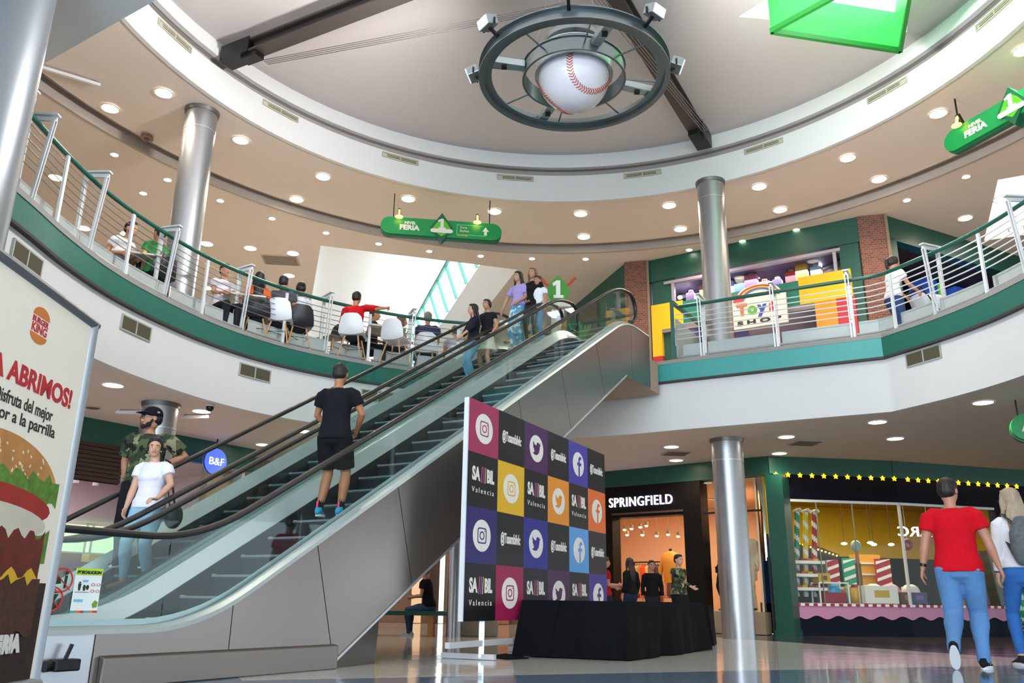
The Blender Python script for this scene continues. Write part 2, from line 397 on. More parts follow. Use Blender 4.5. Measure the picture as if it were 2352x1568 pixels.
mb = MB(); mb.add([(Vector((p[0], p[1], z)) - L0) for z in (9.2, 9.95) for p in TB], [(0, 1, 4, 3), (1, 2, 5, 4), (2, 0, 3, 5)]); mb.build('side_panels', GB, gl)
mb = MB()
for i in range(3): mb.bar(Vector((*TB[i], 9.2)) - L0, Vector((*TB[(i + 1) % 3], 9.2)) - L0, .06, .08)
mb.build('rim', mat('dark_green_rim', '#1c7a2c', .4), gl)

# near bulkhead above the camera (upper left)
a_ = onz(112, 140, 7.6); b_ = onz(350, 5, 7.6); dd = (b_ - a_).normalized(); A1 = a_ - dd * 6; B1 = b_ + dd * 1.6
mb = MB(); mb.prism([(A1.x, A1.y), (B1.x, B1.y), (B1.x - 1.5, B1.y - 3.2), (A1.x - 1.5, A1.y - 3.2)], 7.6, ZS - .01); mb.build('ceiling_bulkhead', mat('bulkhead_paint', '#cdd6dc', .5), kind='structure')

# outer walls
mb = MB(); mb.box((0, 36.5, 6.7), (52, .3, 4.1)); mb.build('wall_back', mat('back_wall_paint', '#c9beb2', .7), kind='structure')
mb = MB(); mb.box((-22, 15, 6.7), (.3, 44, 4.1)); mb.build('wall_left', _mc['back_wall_paint'], kind='structure')
mb = MB(); mb.box((22, 15, 6.7), (.3, 44, 4.1)); mb.build('wall_right', _mc['back_wall_paint'], kind='structure')

# ------------------------------------------------------------------ columns
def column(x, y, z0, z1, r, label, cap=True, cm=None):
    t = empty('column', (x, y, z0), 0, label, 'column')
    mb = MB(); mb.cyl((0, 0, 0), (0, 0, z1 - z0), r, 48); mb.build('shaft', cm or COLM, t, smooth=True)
    if cap:
        mb = MB(); mb.cyl((0, 0, z1 - z0 - .07), (0, 0, z1 - z0 - .002), r + .015, 48, r + .03); mb.build('collar', mat('collar_dark_metal', '#6d6d6a', .4, .7), t, smooth=True)
        mb = MB(); mb.cyl((0, 0, z1 - z0 - .42), (0, 0, z1 - z0 - .40), r + .006, 48); mb.build('joint_band', ALU, t, smooth=True)
    return t
CA, CC = (-5.58, 13.05), (4.02, 15.4)
column(*CC, 0, Z1, .285, 'round metal column on the ground floor between the clothes shop and the candy shop window')
column(*CC, Z2, ZS, .27, 'upper floor round metal column in front of the toy shop')
column(*CA, 0, Z1, .27, 'ground floor round metal column behind the man in the cap')
column(*CA, Z2, ZS, .27, 'upper floor round metal column behind the curved railing, beside seated diners')
column(-5.58, 7.72, 0, 7.62, .42, 'large foreground column at the left edge behind the burger advert', False, mat('column_dimmed_metal', '#7d8388', .38, .5))  # colour darkened to offset the strong light falling on this column

# ------------------------------------------------------------------ dome beams with cables
def beam(p_out, label):
    p_out = Vector(p_out); c = Vector((RC[0], RC[1], 9.62)); d = (c - p_out); d.z = 0; d.normalize()
    t = empty('roof_beam', tuple(p_out), 0, label, 'beam'); p1 = c - d * .2 - p_out; up = Vector((0, 0, 1))
    mb = MB()
    mb.bar((0, 0, .11), p1 + up * .11, .26, .03); mb.bar((0, 0, -.11), p1 - up * .11, .26, .03); mb.bar((0, 0, 0), p1, .04, .2)
    mb.build('steel_section', BEAMM, t)
    mb = MB(); mb.bar(d * -.1, d * .55, .3, .3); mb.bar(d * .35 + Vector((0, 0, -.18)), d * .7 + Vector((0, 0, -.18)), .2, .1); mb.build('end_bracket', BLACKM, t)
    n = d.cross(up)
    for k in range(4):
        mb = MB(); off = n * (-.16 - .045 * k) + up * (-.16)
        mb.tube([d * .6 + off, p1 + off - up * .95], .007, 6); mb.build('cable', mat('cable_steel', '#8f8a88', .4, .6), t)
    return t
beam((-5.0, 12.55, 9.62), 'dark steel roof beam with cables at the upper left of the dome ceiling')
beam((3.85, 15.1, 9.62), 'dark steel roof beam with cables running behind the baseball chandelier')

# ------------------------------------------------------------------ vents in the ring and in the slab fascia
def vent(x, y, z, ang, w_, h_, label, group, mm):
    t = empty('air_vent', (x, y, z), ang, label, 'vent', group)
    mb = MB()
    for sx in (-w_ / 2, 0, w_ / 2): mb.box((sx, 0, 0), (.025, .03, h_))
    for sz in (-h_ / 2, h_ / 2): mb.box((0, 0, sz), (w_ + .02, .03, .02))
    mb.build('frame', mm, t)
    mb = MB(); n = max(3, int(h_ / .035))
    for k in range(n): mb.box((0, .004, -h_ / 2 + (k + .5) * h_ / n), (w_, .012, h_ / n * .45))
    mb.build('louvres', mm, t, kind=None)
    mb = MB(); mb.box((0, .012, 0), (w_, .004, h_)); mb.build('backing', mat('vent_dark', '#4d4a35', .8), t)
    return t
VM = mat('vent_metal', '#b7b49f', .5, .2); VM2 = mat('vent_metal_grey', '#a9aca6', .5, .2)
pos = ['uppermost on the left beside the bulkhead', 'above the left column', 'between the left column and the first green sign', 'above the green hanging sign', 'below the baseball chandelier', 'above the right column', 'on the right half', 'at the upper right corner']
for k, (px, py) in enumerate([(400, 80), (632, 256), (915, 362), (1183, 405), (1478, 395), (1757, 330), (2043, 205), (2275, 25)]):
    q = onz(px, py, 9.31); d = Vector((q.x - RC[0], q.y - RC[1])); an = math.atan2(d.y, d.x * 1.0)
    x = RC[0] + R0 * math.cos(an) ; y = RC[1] + R0 * 1.02 * math.sin(an)
    vent(x - math.cos(an) * .02, y - math.sin(an) * .02, 9.32, an - PI / 2, .78, .10, 'slim dome ring air vent ' + pos[k], 'vents in the dome ring', VM)
def edge_at(px, py, z):
    d = ray(px, py); best = None
    for i in range(len(EDGE) - 1):
        a = Vector(EDGE[i]); b = Vector(EDGE[i + 1]); e = b - a; den = d.x * e.y - d.y * e.x
        if abs(den) < 1e-9: continue
        t = (a.x * e.y - a.y * e.x) / den; s_ = (a.x * d.y - a.y * d.x) / den
        if t > 0 and -1e-6 <= s_ <= 1 + 1e-6 and (best is None or t > best[0]): best = (t, i, s_)
    t, i, s_ = best; a = Vector(EDGE[i]); b = Vector(EDGE[i + 1]); e = (b - a).normalized()
    return a + (b - a) * s_, e
for k, (px, py, lab) in enumerate([(68, 555, 'at the far left beside the big column'), (314, 733, 'between the burger advert and the escalators, upper one'), (587, 833, 'left of the man in black'), (868, 893, 'behind the man in black'), (2121, 810, 'on the right, below the pushing woman')]):
    p, e = edge_at(px, py, 4.1); n = Vector((e.y, -e.x))
    vent(p.x + n.x * .01, p.y + n.y * .01, 4.12 if k != 4 else 4.2, math.atan2(e.y, e.x) + PI, .62, .2, 'wide balcony fascia vent ' + lab, 'vents in the balcony fascia', VM2)
# ================================================================== escalators
ET = 1.026; ED = Vector((math.cos(ET), math.sin(ET), 0)); EN = Vector((-math.sin(ET), math.cos(ET), 0)); EM = .592
EP = Vector((-2.326, 6.448, 0)); STOP = Z2 / EM
def prof(s):
    a = .45
    if s <= -a: return 0.0
    if s < a: return EM * (s + a) ** 2 / (4 * a)
    if s <= STOP - a: return EM * s
    if s < STOP + a: q = STOP + a - s; return Z2 - EM * q * q / (4 * a)
    return Z2
def ep(s, w_, z): return EP + ED * s + EN * w_ + Vector((0, 0, z))
CLAD = mat('cladding_stainless', '#8a827c', .30, .92, bump=.04, bscale=5, stretch=(1, 1, .4))
CLADB = mat('plinth_stainless', '#7d756e', .32, .9)
DECKM = mat('deck_aluminium', '#aebbbd', .33, .55)
SKIRT = mat('skirt_dark', '#2b2f30', .4, .4)
STEPM = mat('step_dark_metal', '#3a4245', .45, .6)
STEPR = mat('step_riser_ribbed', '#2c343a', .45, .5)
STEPN = mat('step_nosing', '#7f8d92', .5, .5)
YEL = mat('yellow_marking', '#c8a24a', .5)
RAIL_H, HD = .98, .62
def tread(s):
    q = max(0, min(1, (s + .8) / .8)); r = max(0, min(1, (STOP + .35 - s) / .5)); return prof(s) + .19 * q * (.25 + .75 * r)
def escalator(name, wa, wb, label, outer_near, outer_far, s0=-1.35, s1=9.0):
    t = empty(name, tuple(ep(0, (wa + wb) / 2, 0)), 0, label, 'escalator'); O = t.location.copy()
    L = lambda p: p - O
    def E(s, w_, z): return L(ep(s, w_, z))
    S = [s0 + .12 * k for k in range(int((s1 - s0) / .12) + 1)]
    # handrails, glass, decks
    for side, wc in ((1, wa), (-1, wb)):
        pts = []; R_ = .26; zc = RAIL_H - R_
        sb = s0 + .1
        for k in range(9):
            an = -PI / 2 - k * PI / 8; pts.append(E(sb + R_ * math.cos(an), wc, zc + R_ * math.sin(an)))
        for s in S:
            if sb < s < STOP + .25: pts.append(E(s, wc, prof(s) + RAIL_H))
        st = STOP + .3
        for k in range(9):
            an = PI / 2 - k * PI / 8; pts.append(E(st + .1 + R_ * math.cos(an), wc, Z2 + zc + R_ * math.sin(an)))
        mb = MB(); mb.tube(pts, [(.038, .026)] * len(pts), 10, side=EN); mb.build('handrail', BLACKR, t, smooth=True)
        # glass panels
        cuts = [sb] + [-.25 + 1.28 * k for k in range(7)] + [STOP + .4]
        for i in range(len(cuts) - 1):
            a, b = cuts[i] + (.006 if i else 0), cuts[i + 1] - .006
            q = [a + (b - a) * j / 10 for j in range(11)]
            top = [(s, prof(s) + RAIL_H - .02) for s in q]; bot = [(s, prof(s) + RAIL_H - HD + .03) for s in q]
            if i == 0: top = [(sb + R_ * .92 * math.cos(an), zc + R_ * .92 * math.sin(an)) for an in [-PI / 2 - k * PI / 8 for k in range(9)]] + top[1:]; bot = bot
            if i == len(cuts) - 2: top = top + [(st + .1 + R_ * .92 * math.cos(an), Z2 + zc + R_ * .92 * math.sin(an)) for an in [PI / 2 - k * PI / 8 for k in range(1, 9)]]
            poly = top + bot[::-1]
            mb = MB(); V = [E(s, wc - .005, z) for s, z in poly] + [E(s, wc + .005, z) for s, z in poly]; n = len(poly)
            tr = tessellate_polygon([[Vector((s, z, 0)) for s, z in poly]])
            mb.add(V, [tuple(x) for x in tr] + [tuple(n + j for j in x) for x in tr] + [(j, (j + 1) % n, n + (j + 1) % n, n + j) for j in range(n)])
            mb.build('glass_panel', ESCG, t)
        # inner deck (towards the steps) and skirt
        mb = MB(); rings = []
        for s in S:
            z = prof(s) + RAIL_H - HD
            rings.append([E(s, wc + side * .012, z + .06), E(s, wc + side * .13, z - .085), E(s, wc + side * .13, z - .11), E(s, wc + side * .012, z - .03)])
        mb.loft(rings); mb.build('inner_deck', DECKM, t, smooth=True)
        mb = MB(); rings = []
        for s in S:
            z = prof(s) + RAIL_H - HD
            rings.append([E(s, wc + side * .13, z - .09), E(s, wc + side * .14, z - .09), E(s, wc + side * .14, prof(s) - .35), E(s, wc + side * .13, prof(s) - .35)])
        mb.loft(rings); mb.build('skirt_panel', SKIRT, t, smooth=True)
    # steps
    wl, wr = wa + .15, wb - .15
    run = .31; k = 0
    s = -.9
    while s < STOP + .8:
        mb = MB()
        z = tread(s); zprev = tread(s - run)
        rise = max(z - zprev, .012)
        V = [E(s, wl, z), E(s + run, wl, z), E(s + run, wr, z), E(s, wr, z), E(s, wl, z - rise - .02), E(s + .05, wl, z - rise - .06), E(s + .05, wr, z - rise - .06), E(s, wr, z - rise - .02)]
        mb.m = 0; mb.add([E(s, wl, z), E(s + run, wl, z), E(s + run, wr, z), E(s, wr, z), E(s, wl, z - .03), E(s + run, wl, z - .03), E(s + run, wr, z - .03), E(s, wr, z - .03)], [(0, 1, 2, 3), (4, 5, 6, 7), (0, 1, 5, 4), (1, 2, 6, 5), (2, 3, 7, 6), (3, 0, 4, 7)])
        mb.m = 1
        mb.add([E(s + .002, wl, z - .01), E(s + .002, wr, z - .01), E(s + .016, wr, z - rise * .5), E(s + .016, wl, z - rise * .5), E(s + .03, wr, z - rise - .05), E(s + .03, wl, z - rise - .05)], [(0, 1, 2, 3), (3, 2, 4, 5)])
        mb.m = 3; mb.add([E(s - .006, wl, z + .003), E(s - .006, wr, z + .003), E(s - .006, wr, z - .016), E(s - .006, wl, z - .016), E(s + .02, wl, z + .003), E(s + .02, wr, z + .003), E(s + .02, wr, z - .016), E(s + .02, wl, z - .016)], [(0, 1, 2, 3), (0, 1, 5, 4), (3, 2, 6, 7), (0, 4, 7, 3), (1, 5, 6, 2)])
        mb.m = 2; mb.box(E(s + .015, wl + .015, z + .004), (.03, .03, .008)); mb.box(E(s + .015, wr - .015, z + .004), (.03, .03, .008))
        mb.build('step', [STEPM, STEPR, YEL, STEPN], t); s += run; k += 1
    # comb plates and landings
    for a, b, z in ((s0, -.9, .006), (STOP + .75, s1, Z2 + .004)):
        mb = MB(); rings = [[E(x, wl - .01, z + .012), E(x, wr + .01, z + .012), E(x, wr + .01, z - .03), E(x, wl - .01, z - .03)] for x in (a, b)]; mb.loft(rings); mb.build('comb_plate', mat('comb_plate_metal', '#9a9c9c', .35, .8), t)
    # truss underside / pan
    HB = 1.79; kink = STOP - .05; SB0 = (HB - RAIL_H) / EM; zk = .625 * (kink - SB0)
    def botz(s):
        if s < (HB - RAIL_H) / EM: return 0.0
        return min(.625 * (s - SB0), zk)
    def topz(s): return prof(s) + RAIL_H - HD
    SS = sorted(set(S + [(HB - RAIL_H) / EM, kink]))
    mb = MB(); rings = []
    for s in SS:
        zb = botz(s) + (.14 if s > 1.5 else 0.0); zz = max(zb + .02, prof(s) - .3)
        rings.append([E(s, wa + .02, zz), E(s, wb - .02, zz), E(s, wb - .02, zb), E(s, wa + .02, zb)])
    mb.loft(rings); mb.build('truss_casing', mat('truss_casing_paint', '#6e6255', .6), t, smooth=15)
    # outer cladding (vertical panels with fine seams) + outer deck
    for flag, wc, side in ((outer_near, wa, -1), (outer_far, wb, 1)):
        if not flag: continue
        wo = wc + side * .10
        mb = MB(); rings = []
        for s in S:
            z = topz(s); rings.append([E(s, wc + side * .004, z + .02), E(s, wo, z), E(s, wo + side * .012, z - .03), E(s, wc + side * .004, z - .04)])
        mb.loft(rings); mb.build('outer_deck', DECKM, t, smooth=True)
        seams = [s0 + .55, .30, 1.30, 2.35, 3.5, 4.65, 5.8, 6.95, kink + .25, s1]
        leans = [0, 0] + [.30] * (len(seams) - 4) + [0, 0]
        for i in range(len(seams) - 1):
            n = 14; rings = []
            for j in range(n + 1):
                f_ = j / n; ga = .004 if j == 0 else (-.004 if j == n else 0)
                sx = seams[i] + (seams[i + 1] - seams[i]) * f_ + ga; ln = leans[i] + (leans[i + 1] - leans[i]) * f_
                st_, sb_ = sx - ln * .5, sx + ln * .5
                zt, zb = topz(st_) - .03, botz(sb_)
                if zt - zb < .05: zb = zt - .05
                rings.append([E(st_, wo, zt), E(sb_, wo, zb), E(sb_, wo - side * .012, zb), E(st_, wo - side * .012, zt)])
            mb = MB(); mb.loft(rings); mb.build('side_panel', CLAD, t, smooth=20)
        # bright lower edge strip and chamfered underside lip
        q = [(HB - RAIL_H) / EM + .02, 3, 4.5, 6, kink]
        mb = MB(); rings = [[E(s, wo + side * .012, botz(s) + .012), E(s, wo + side * .012, botz(s) - .012), E(s, wo - side * .01, botz(s) - .012), E(s, wo - side * .01, botz(s) + .012)] for s in q]; mb.loft(rings); mb.build('edge_trim', ALU, t)
        mb = MB(); rings = [[E(s, wo, botz(s) - .012), E(s, wo - side * .22, botz(s) - .12 + (.0 if s < 7 else 0)), E(s, wo - side * .22, botz(s) + .14), E(s, wo - side * .02, botz(s) + .1)] for s in q]; mb.loft(rings); mb.build('underside_lip', mat('lip_stainless', '#8d857c', .4, .8), t)
        # plinth
        mb = MB(); rings = [[E(s, wo + side * .05, .0), E(s, wo + side * .05, .19), E(s, wo, .20), E(s, wo, .0)] for s in (s0 + .6, 1.45)]; mb.loft(rings); mb.build('plinth', CLADB, t, bevel=.008)
        # pedestal that carries on under the truss
        mb = MB(); s_a, s_b = 1.38, 2.15
        rings = [[E(s_a, wo - side * .01, 0), E(s_a + .02, wo - side * .01, .02), E(s_a + .02, wo - side * .4, .02), E(s_a, wo - side * .4, 0)],
                 [E(s_b, wo - side * .12, 0), E(s_b, wo - side * .10, botz(s_b) - .02), E(s_b, wo - side * .4, botz(s_b) - .02), E(s_b, wo - side * .4, 0)]]
        mb.loft(rings); mb.build('pedestal_panel', CLADB, t)
    # landing end box (wraps to the slab)
    if outer_near:
        mb = MB(); wo = wa - .10; rings = [[E(s_, wo + .01, zk), E(s_, wb, zk), E(s_, wb, Z2 - .05), E(s_, wo + .01, Z2 - .05)] for s_ in (kink, s1 + .4)]; mb.loft(rings); mb.build('landing_casing', mat('landing_soffit_paint', '#a08d7c', .6), t)
    # bottom newel end plates
    for wc in (wa, wb):
        mb = MB(); rings = [[E(s, wc - .10, 0), E(s, wc + .10, 0), E(s, wc + .10, RAIL_H - HD), E(s, wc - .10, RAIL_H - HD)] for s in (s0, s0 + .552)]; mb.loft(rings); mb.build('newel_base', ALU, t, bevel=.01)
    return t
ESC1 = escalator('escalator', 0.0, 1.115, 'near escalator with grey steps carrying the man in black', True, False)
ESC2 = escalator('escalator', 1.424, 2.518, 'far escalator carrying the couple and the family, behind the near one', False, True)
# deck between the two
O = ESC1.location.copy(); mb = MB(); rings = []
for k in range(90):
    s = -1.35 + .115 * k; z = prof(s) + RAIL_H - HD
    rings.append([ep(s, 1.12, z - .02) - O, ep(s, 1.419, z - .02) - O, ep(s, 1.419, z - .3) - O, ep(s, 1.12, z - .3) - O])
mb.loft(rings); dk = mb.build('centre_deck', DECKM, ESC1, smooth=True)

# black sensor box on the near newel end
t = empty('security_camera', tuple(ep(-1.02, -.16, .16)), 0, 'small black camera box mounted low at the foot of the near escalator', 'camera')
mb = MB(); mb.box((0, 0, 0), (.16, .1, .07), Matrix.Rotation(ET, 3, 'Z')); mb.build('housing', BLACKM, t, bevel=.01)
mb = MB(); mb.cyl((-.07, -.1, -.005), (-.03, -.02, 0), .032, 20); mb.build('lens', BLACKM, t, smooth=True)
mb = MB(); mb.bar((0, 0, .03), (0.02, .02, .12), .02, .02); mb.build('bracket', BLACKM, t)

# stickers on the near escalator glass
EYv = Vector((0, 0, 1)); XS = ED
def glass_pt(px, py, w_=-.02): return onpl(px, py, ep(0, w_, 0), EN)
def poster_on(px0, py0, px1, py1, w_):
    a = glass_pt(px0, py1, w_); b = glass_pt(px1, py1, w_); c = glass_pt(px0, py0, w_)
    return a, (b - a).dot(ED), c.z - a.z
a, wd, ht = poster_on(160, 1303, 222, 1404, -.012)
NF = -EN
t = empty('warning_sign', tuple(a), 0, 'white and lime PRECAUCION warning sheet stuck on the escalator glass', 'sign')
def fl(mb, x0, y0, x1, y1, d, th=.001):
    mb.ext([(x0, y0), (x1, y0), (x1, y1), (x0, y1)], NF * d, ED, EYv, NF, th); return mb
mb = MB(); fl(mb, 0, 0, wd, ht, .0, .002); mb.build('sheet', mat('paper_white', '#e8ece8', .5), t)
mb = MB(); fl(mb, 0, ht * .84, wd, ht, .003); mb.build('lime_header', mat('lime_print', '#b9d62f', .5), t)
mb = MB(); add_text(mb, 'PRECAUCION', NF * .005 + ED * wd * .04 + EYv * ht * .875, ED, EYv, ht * .09, .0005, fit=wd * .92, bold=.002, shear=.2); mb.build('header_lettering', mat('ink_dark', '#20301a', .6), t)
mb = MB()
for (cx, cy, h_) in ((.2, .58, .2), (.38, .54, .13), (.5, .55, .1)):
    X0, Y0 = cx * wd, cy * ht
    mb.ext([(X0 - .035 * wd, Y0 - h_ * ht * .5), (X0 + .035 * wd, Y0 - h_ * ht * .5), (X0 + .06 * wd, Y0 + h_ * ht * .3), (X0 - .06 * wd, Y0 + h_ * ht * .3)], NF * .003, ED, EYv, NF, .001)
    mb.ext([(X0 + .04 * wd * math.cos(q), Y0 + h_ * ht * .42 + .022 * ht * math.sin(q)) for q in [k * PI / 6 for k in range(12)]], NF * .003, ED, EYv, NF, .001)
mb.ext([(wd * .05, ht * .44), (wd * .58, ht * .44), (wd * .58, ht * .45), (wd * .05, ht * .45)], NF * .003, ED, EYv, NF, .001)
mb.build('pictogram', _mc['ink_dark'], t)
mb = MB()
for cx in (.7, .9):
    for cy in (.62, .47):
        ro = [(cx * wd + .075 * wd * math.cos(q), cy * ht + .035 * ht * math.sin(q)) for q in [k * PI / 8 for k in range(16)]]
        V = [NF * .004 + ED * x + EYv * y for x, y in ro] + [NF * .004 + ED * (cx * wd + (x - cx * wd) * .7) + EYv * (cy * ht + (y - cy * ht) * .7) for x, y in ro]
        mb.add(V, [(i, (i + 1) % 16, 16 + (i + 1) % 16, 16 + i) for i in range(16)])
mb.build('prohibition_rings', mat('sign_red', '#c2302c', .5), t)
mb = MB(); fl(mb, wd * .3, ht * .68, wd * .5, ht * .73, .003); fl(mb, wd * .06, ht * .22, wd * .4, ht * .28, .003); mb.build('blue_print', mat('print_blue', '#79bcd8', .5), t)
mb = MB(); mb.ext([(wd * .8, ht * .08), (wd * .95, ht * .1), (wd * .97, ht * .22), (wd * .85, ht * .26), (wd * .75, ht * .17)], NF * .003, ED, EYv, NF, .001); mb.build('green_print', mat('print_green', '#7d9a2c', .5), t)
mb = MB()
for k in range(6): mb.m = k % 3; fl(mb, wd * k / 6, -.03 * ht, wd * (k + 1) / 6, .02 * ht, .003)
mb.build('colour_strip', [mat('strip_teal', '#35a0b5', .5), mat('strip_orange', '#dd6a2a', .5), mat('strip_red', '#b8362c', .5)], t)
# two round prohibition stickers
for (px, py, lab, kind_) in ((141, 1332, 'upper round no-pushchair sticker with red ring on the escalator glass', 1), (117, 1375, 'lower round pram prohibition sticker with red ring on the escalator glass', 0)):
    c = glass_pt(px, py, -.012); r_ = .078
    t = empty('prohibition_sticker', tuple(c), 0, lab, 'sticker', None)
    mb = MB(); ring = []
    for k in range(32):
        q = k * PI / 16; ring.append([NF * d_ + ED * (rr * math.cos(q)) + EYv * (rr * math.sin(q)) for rr, d_ in ((r_, 0), (r_, .003), (r_ * .86, .003), (r_ * .86, 0))])
    mb.loft(ring, False, True); mb.bar(NF * .002 + ED * -.065 + EYv * .06, NF * .002 + ED * .065 - EYv * .06, .012, .003); mb.build('red_ring', _mc['sign_red'], t)
    mb = MB()
    if kind_:
        mb.ext([(.02, -.05), (.035, -.05), (.04, .03), (.02, .03)], Vector(), ED, EYv, NF, .002); mb.ext([(-.06, -.03), (.0, -.02), (-.01, .02), (-.055, .01)], Vector(), ED, EYv, NF, .002)
        mb.ext([(.03 + .012 * math.cos(k), .045 + .012 * math.sin(k)) for k in [j * PI / 5 for j in range(10)]], Vector(), ED, EYv, NF, .002)
    else:
        mb.ext([(-.055, .03), (-.04, -.01), (.02, -.02), (.045, .03)], Vector(), ED, EYv, NF, .002); mb.ext([(-.01, .035), (.04, .035), (.02, .06), (-.0, .06)], Vector(), ED, EYv, NF, .002)
        for cx in (-.03, .02):
            mb.ext([(cx + .014 * math.cos(k), -.045 + .014 * math.sin(k)) for k in [j * PI / 5 for j in range(10)]], Vector(), ED, EYv, NF, .002)
    mb.build('pictogram', _mc['ink_dark'], t)
# ================================================================== balcony railing
def plan_frames(curve):
    acc = [0.0]
    for i in range(1, len(curve)): acc.append(acc[-1] + math.dist(curve[i - 1], curve[i]))
    return acc
def at_len(curve, acc, d):
    d = max(0, min(d, acc[-1] - 1e-6))
    for i in range(1, len(curve)):
        if acc[i] >= d:
            t = (d - acc[i - 1]) / max(1e-9, acc[i] - acc[i - 1]); a = Vector(curve[i - 1]); b = Vector(curve[i]); e = (b - a).normalized()
            return a + (b - a) * t, e
def nearest_len(curve, acc, p):
    best = (1e9, 0)
    for i in range(1, len(curve)):
        a = Vector(curve[i - 1]); b = Vector(curve[i]); e = b - a; t = max(0, min(1, (Vector(p) - a).dot(e) / e.length_squared)); q = a + e * t
        dd = (q - Vector(p)).length
        if dd < best[0]: best = (dd, acc[i - 1] + e.length * t)
    return best[1]
RH = 1.08
def railing(curve, posts, label, sub0, sub1, hi=1.15, rail_mat=None, bar_r=.010, bar_m=None):
    base = curve; c_post = offset_curve(curve, .06); c_in = offset_curve(curve, .16); c_toe = offset_curve(curve, .24)
    acc = plan_frames(base)
    p0 = at_len(base, acc, sub0)[0]; t = empty('balcony_railing', (p0.x, p0.y, Z2), 0, label, 'railing'); O = Vector((p0.x, p0.y, Z2))
    def section(cv, a, b):
        ac = plan_frames(cv); sc = ac[-1] / acc[-1]; n = max(2, int((b - a) / .25)); return [at_len(cv, ac, (a + (b - a) * k / n) * sc)[0] for k in range(n + 1)]
    q = section(c_in, sub0, sub1); mb = MB(); mb.tube([Vector((p.x, p.y, Z2 + RH)) - O for p in q], .032, 10); mb.build('top_rail', rail_mat or mat('green_rail_paint', '#0d5447', .35), t, smooth=True)
    pl = [nearest_len(base, acc, p[:2]) for p in posts]
    bounds = [sub0] + pl + [sub1]
    for k in range(6):
        mb = MB(); z = Z2 + .42 + k * .095
        qq = section(c_post, sub0, sub1); mb.tube([Vector((p.x, p.y, z)) - O for p in qq], bar_r, 6); mb.build('rail_bar', bar_m or PWHITE, t, smooth=True)
    for i in range(len(bounds) - 1):
        a, b = bounds[i] + .05, bounds[i + 1] - .05
        if b - a < .15: continue
        qq = section(c_toe, a, b)
        mb = MB(); mb.loft([[Vector((p.x, p.y, Z2 + .05)) - O, Vector((p.x, p.y, Z2 + .36)) - O, Vector((p.x + .012, p.y + .012, Z2 + .36)) - O, Vector((p.x + .012, p.y + .012, Z2 + .05)) - O] for p in qq]); mb.build('toe_panel', TOEP, t)
        qq = section(c_post, a, b)
        mb = MB(); mb.tube([Vector((p.x, p.y, Z2 + .085)) - O for p in qq], .022, 8); mb.build('bottom_rail', mat('grey_rail_paint', '#a3a6a5', .4, .3), t, smooth=True)
    for (px_, py_, kind_), l in zip(posts, pl):
        p, e = at_len(base, acc, l); n = Vector((-e.y, e.x)); M = Matrix(((e.x, n.x, 0), (e.y, n.y, 0), (0, 0, 1)))
        c = Vector((p.x, p.y, Z2)) - O; f = lambda x, y, z: c + M @ Vector((x, y, z))
        mb = MB()
        if kind_ == 'T':
            mb.bar(f(0, .27, -.0), f(0, .27, RH + .1), .06, .035, up=M @ Vector((0, 1, 0)))
            for sx in (-.025, .025): mb.bar(f(sx, .08, -.03), f(sx, -.02, RH + .05), .016, .03, up=M @ Vector((0, 1, 0)))
            mb.bar(f(0, -.06, RH + .115), f(0, .32, RH + .115), .085, .022); mb.bar(f(0, -.04, RH + .06), f(0, .27, RH + .075), .03, .05)
            mb.box(f(0, .07, -.02), (.1, .14, .04), M)
            mb.build('frame_post', PWHITE, t)
        else:
            mb.bar(f(0, .03, -.05), f(0, .03, RH - .12), .05, .03, up=M @ Vector((0, 1, 0))); mb.box(f(0, .04, -.02), (.08, .1, .04), M)
            mb.build('post', PWHITE, t)
    return t
def on_edge(px, py, kind_):
    p, e = edge_at(px, py, Z2); return (p.x, p.y, kind_)
LP = [(-5.38, 8.1, 'T'), on_edge(90, 440, 'T'), on_edge(135, 508, 'P'), on_edge(215, 572, 'T'), on_edge(290, 632, 'P'), on_edge(385, 684, 'T'), on_edge(465, 727, 'P'), on_edge(560, 758, 'T'), on_edge(650, 793, 'P'), on_edge(750, 810, 'T'), on_edge(845, 832, 'P'), on_edge(945, 842, 'T'), on_edge(1050, 850, 'P')]
LC_ = EDGE[:iC]; aL = plan_frames(LC_)
railing(LC_, LP, 'long curved balcony railing of the food court with white posts and green rail', nearest_len(LC_, aL, (-5.38, 6.5)), nearest_len(LC_, aL, (-.75, 15.55)), bar_r=.0065, bar_m=mat('cable_grey', '#8f8c86', .4, .6))
RCV = EDGE[iR - 1:]; aR = plan_frames(RCV)
RP = [on_edge(1612, 822, 'T2'), on_edge(1783, 805, 'T2'), on_edge(1960, 780, 'P2'), on_edge(2057, 765, 'P'), on_edge(2145, 724, 'T'), on_edge(2266, 686, 'P'), on_edge(2348, 634, 'T')]
RP = [(a, b, 'T' if c == 'T2' else 'T' if c == 'P2' else c) for a, b, c in RP]
railing(RCV, RP, 'right balcony railing in front of the toy shop with white posts and bars', 0.02, nearest_len(RCV, aR, (6.8, 8.0)))
# short return rail beside the escalator landing
p0 = Vector((2.95, 14.45)); p1 = p0 + Vector((ED.x, ED.y)) * 1.5
rt = empty('railing_return', (p0.x, p0.y, Z2), 0, 'green framed side gate panel beside the escalator landing', 'railing')
d1 = Vector((p1.x - p0.x, p1.y - p0.y, 0)); mb = MB()
mb.bar((-.03, 0, .0), (-.03, 0, RH + .05), .06, .06); mb.bar(d1 + Vector((0, 0, 0)), d1 + Vector((0, 0, RH + .05)), .06, .06); mb.bar(Vector((-.03, 0, RH + .05)), d1 + Vector((0, 0, RH + .05)), .06, .06); mb.build('green_frame', mat('green_rail_paint', '#0d5447', .35), rt)
mb = MB(); mb.bar(Vector((.03, .03, .45)), d1 * .95 + Vector((0, 0, .45)), .01, .75); mb.build('infill_panel', TOEP, rt)

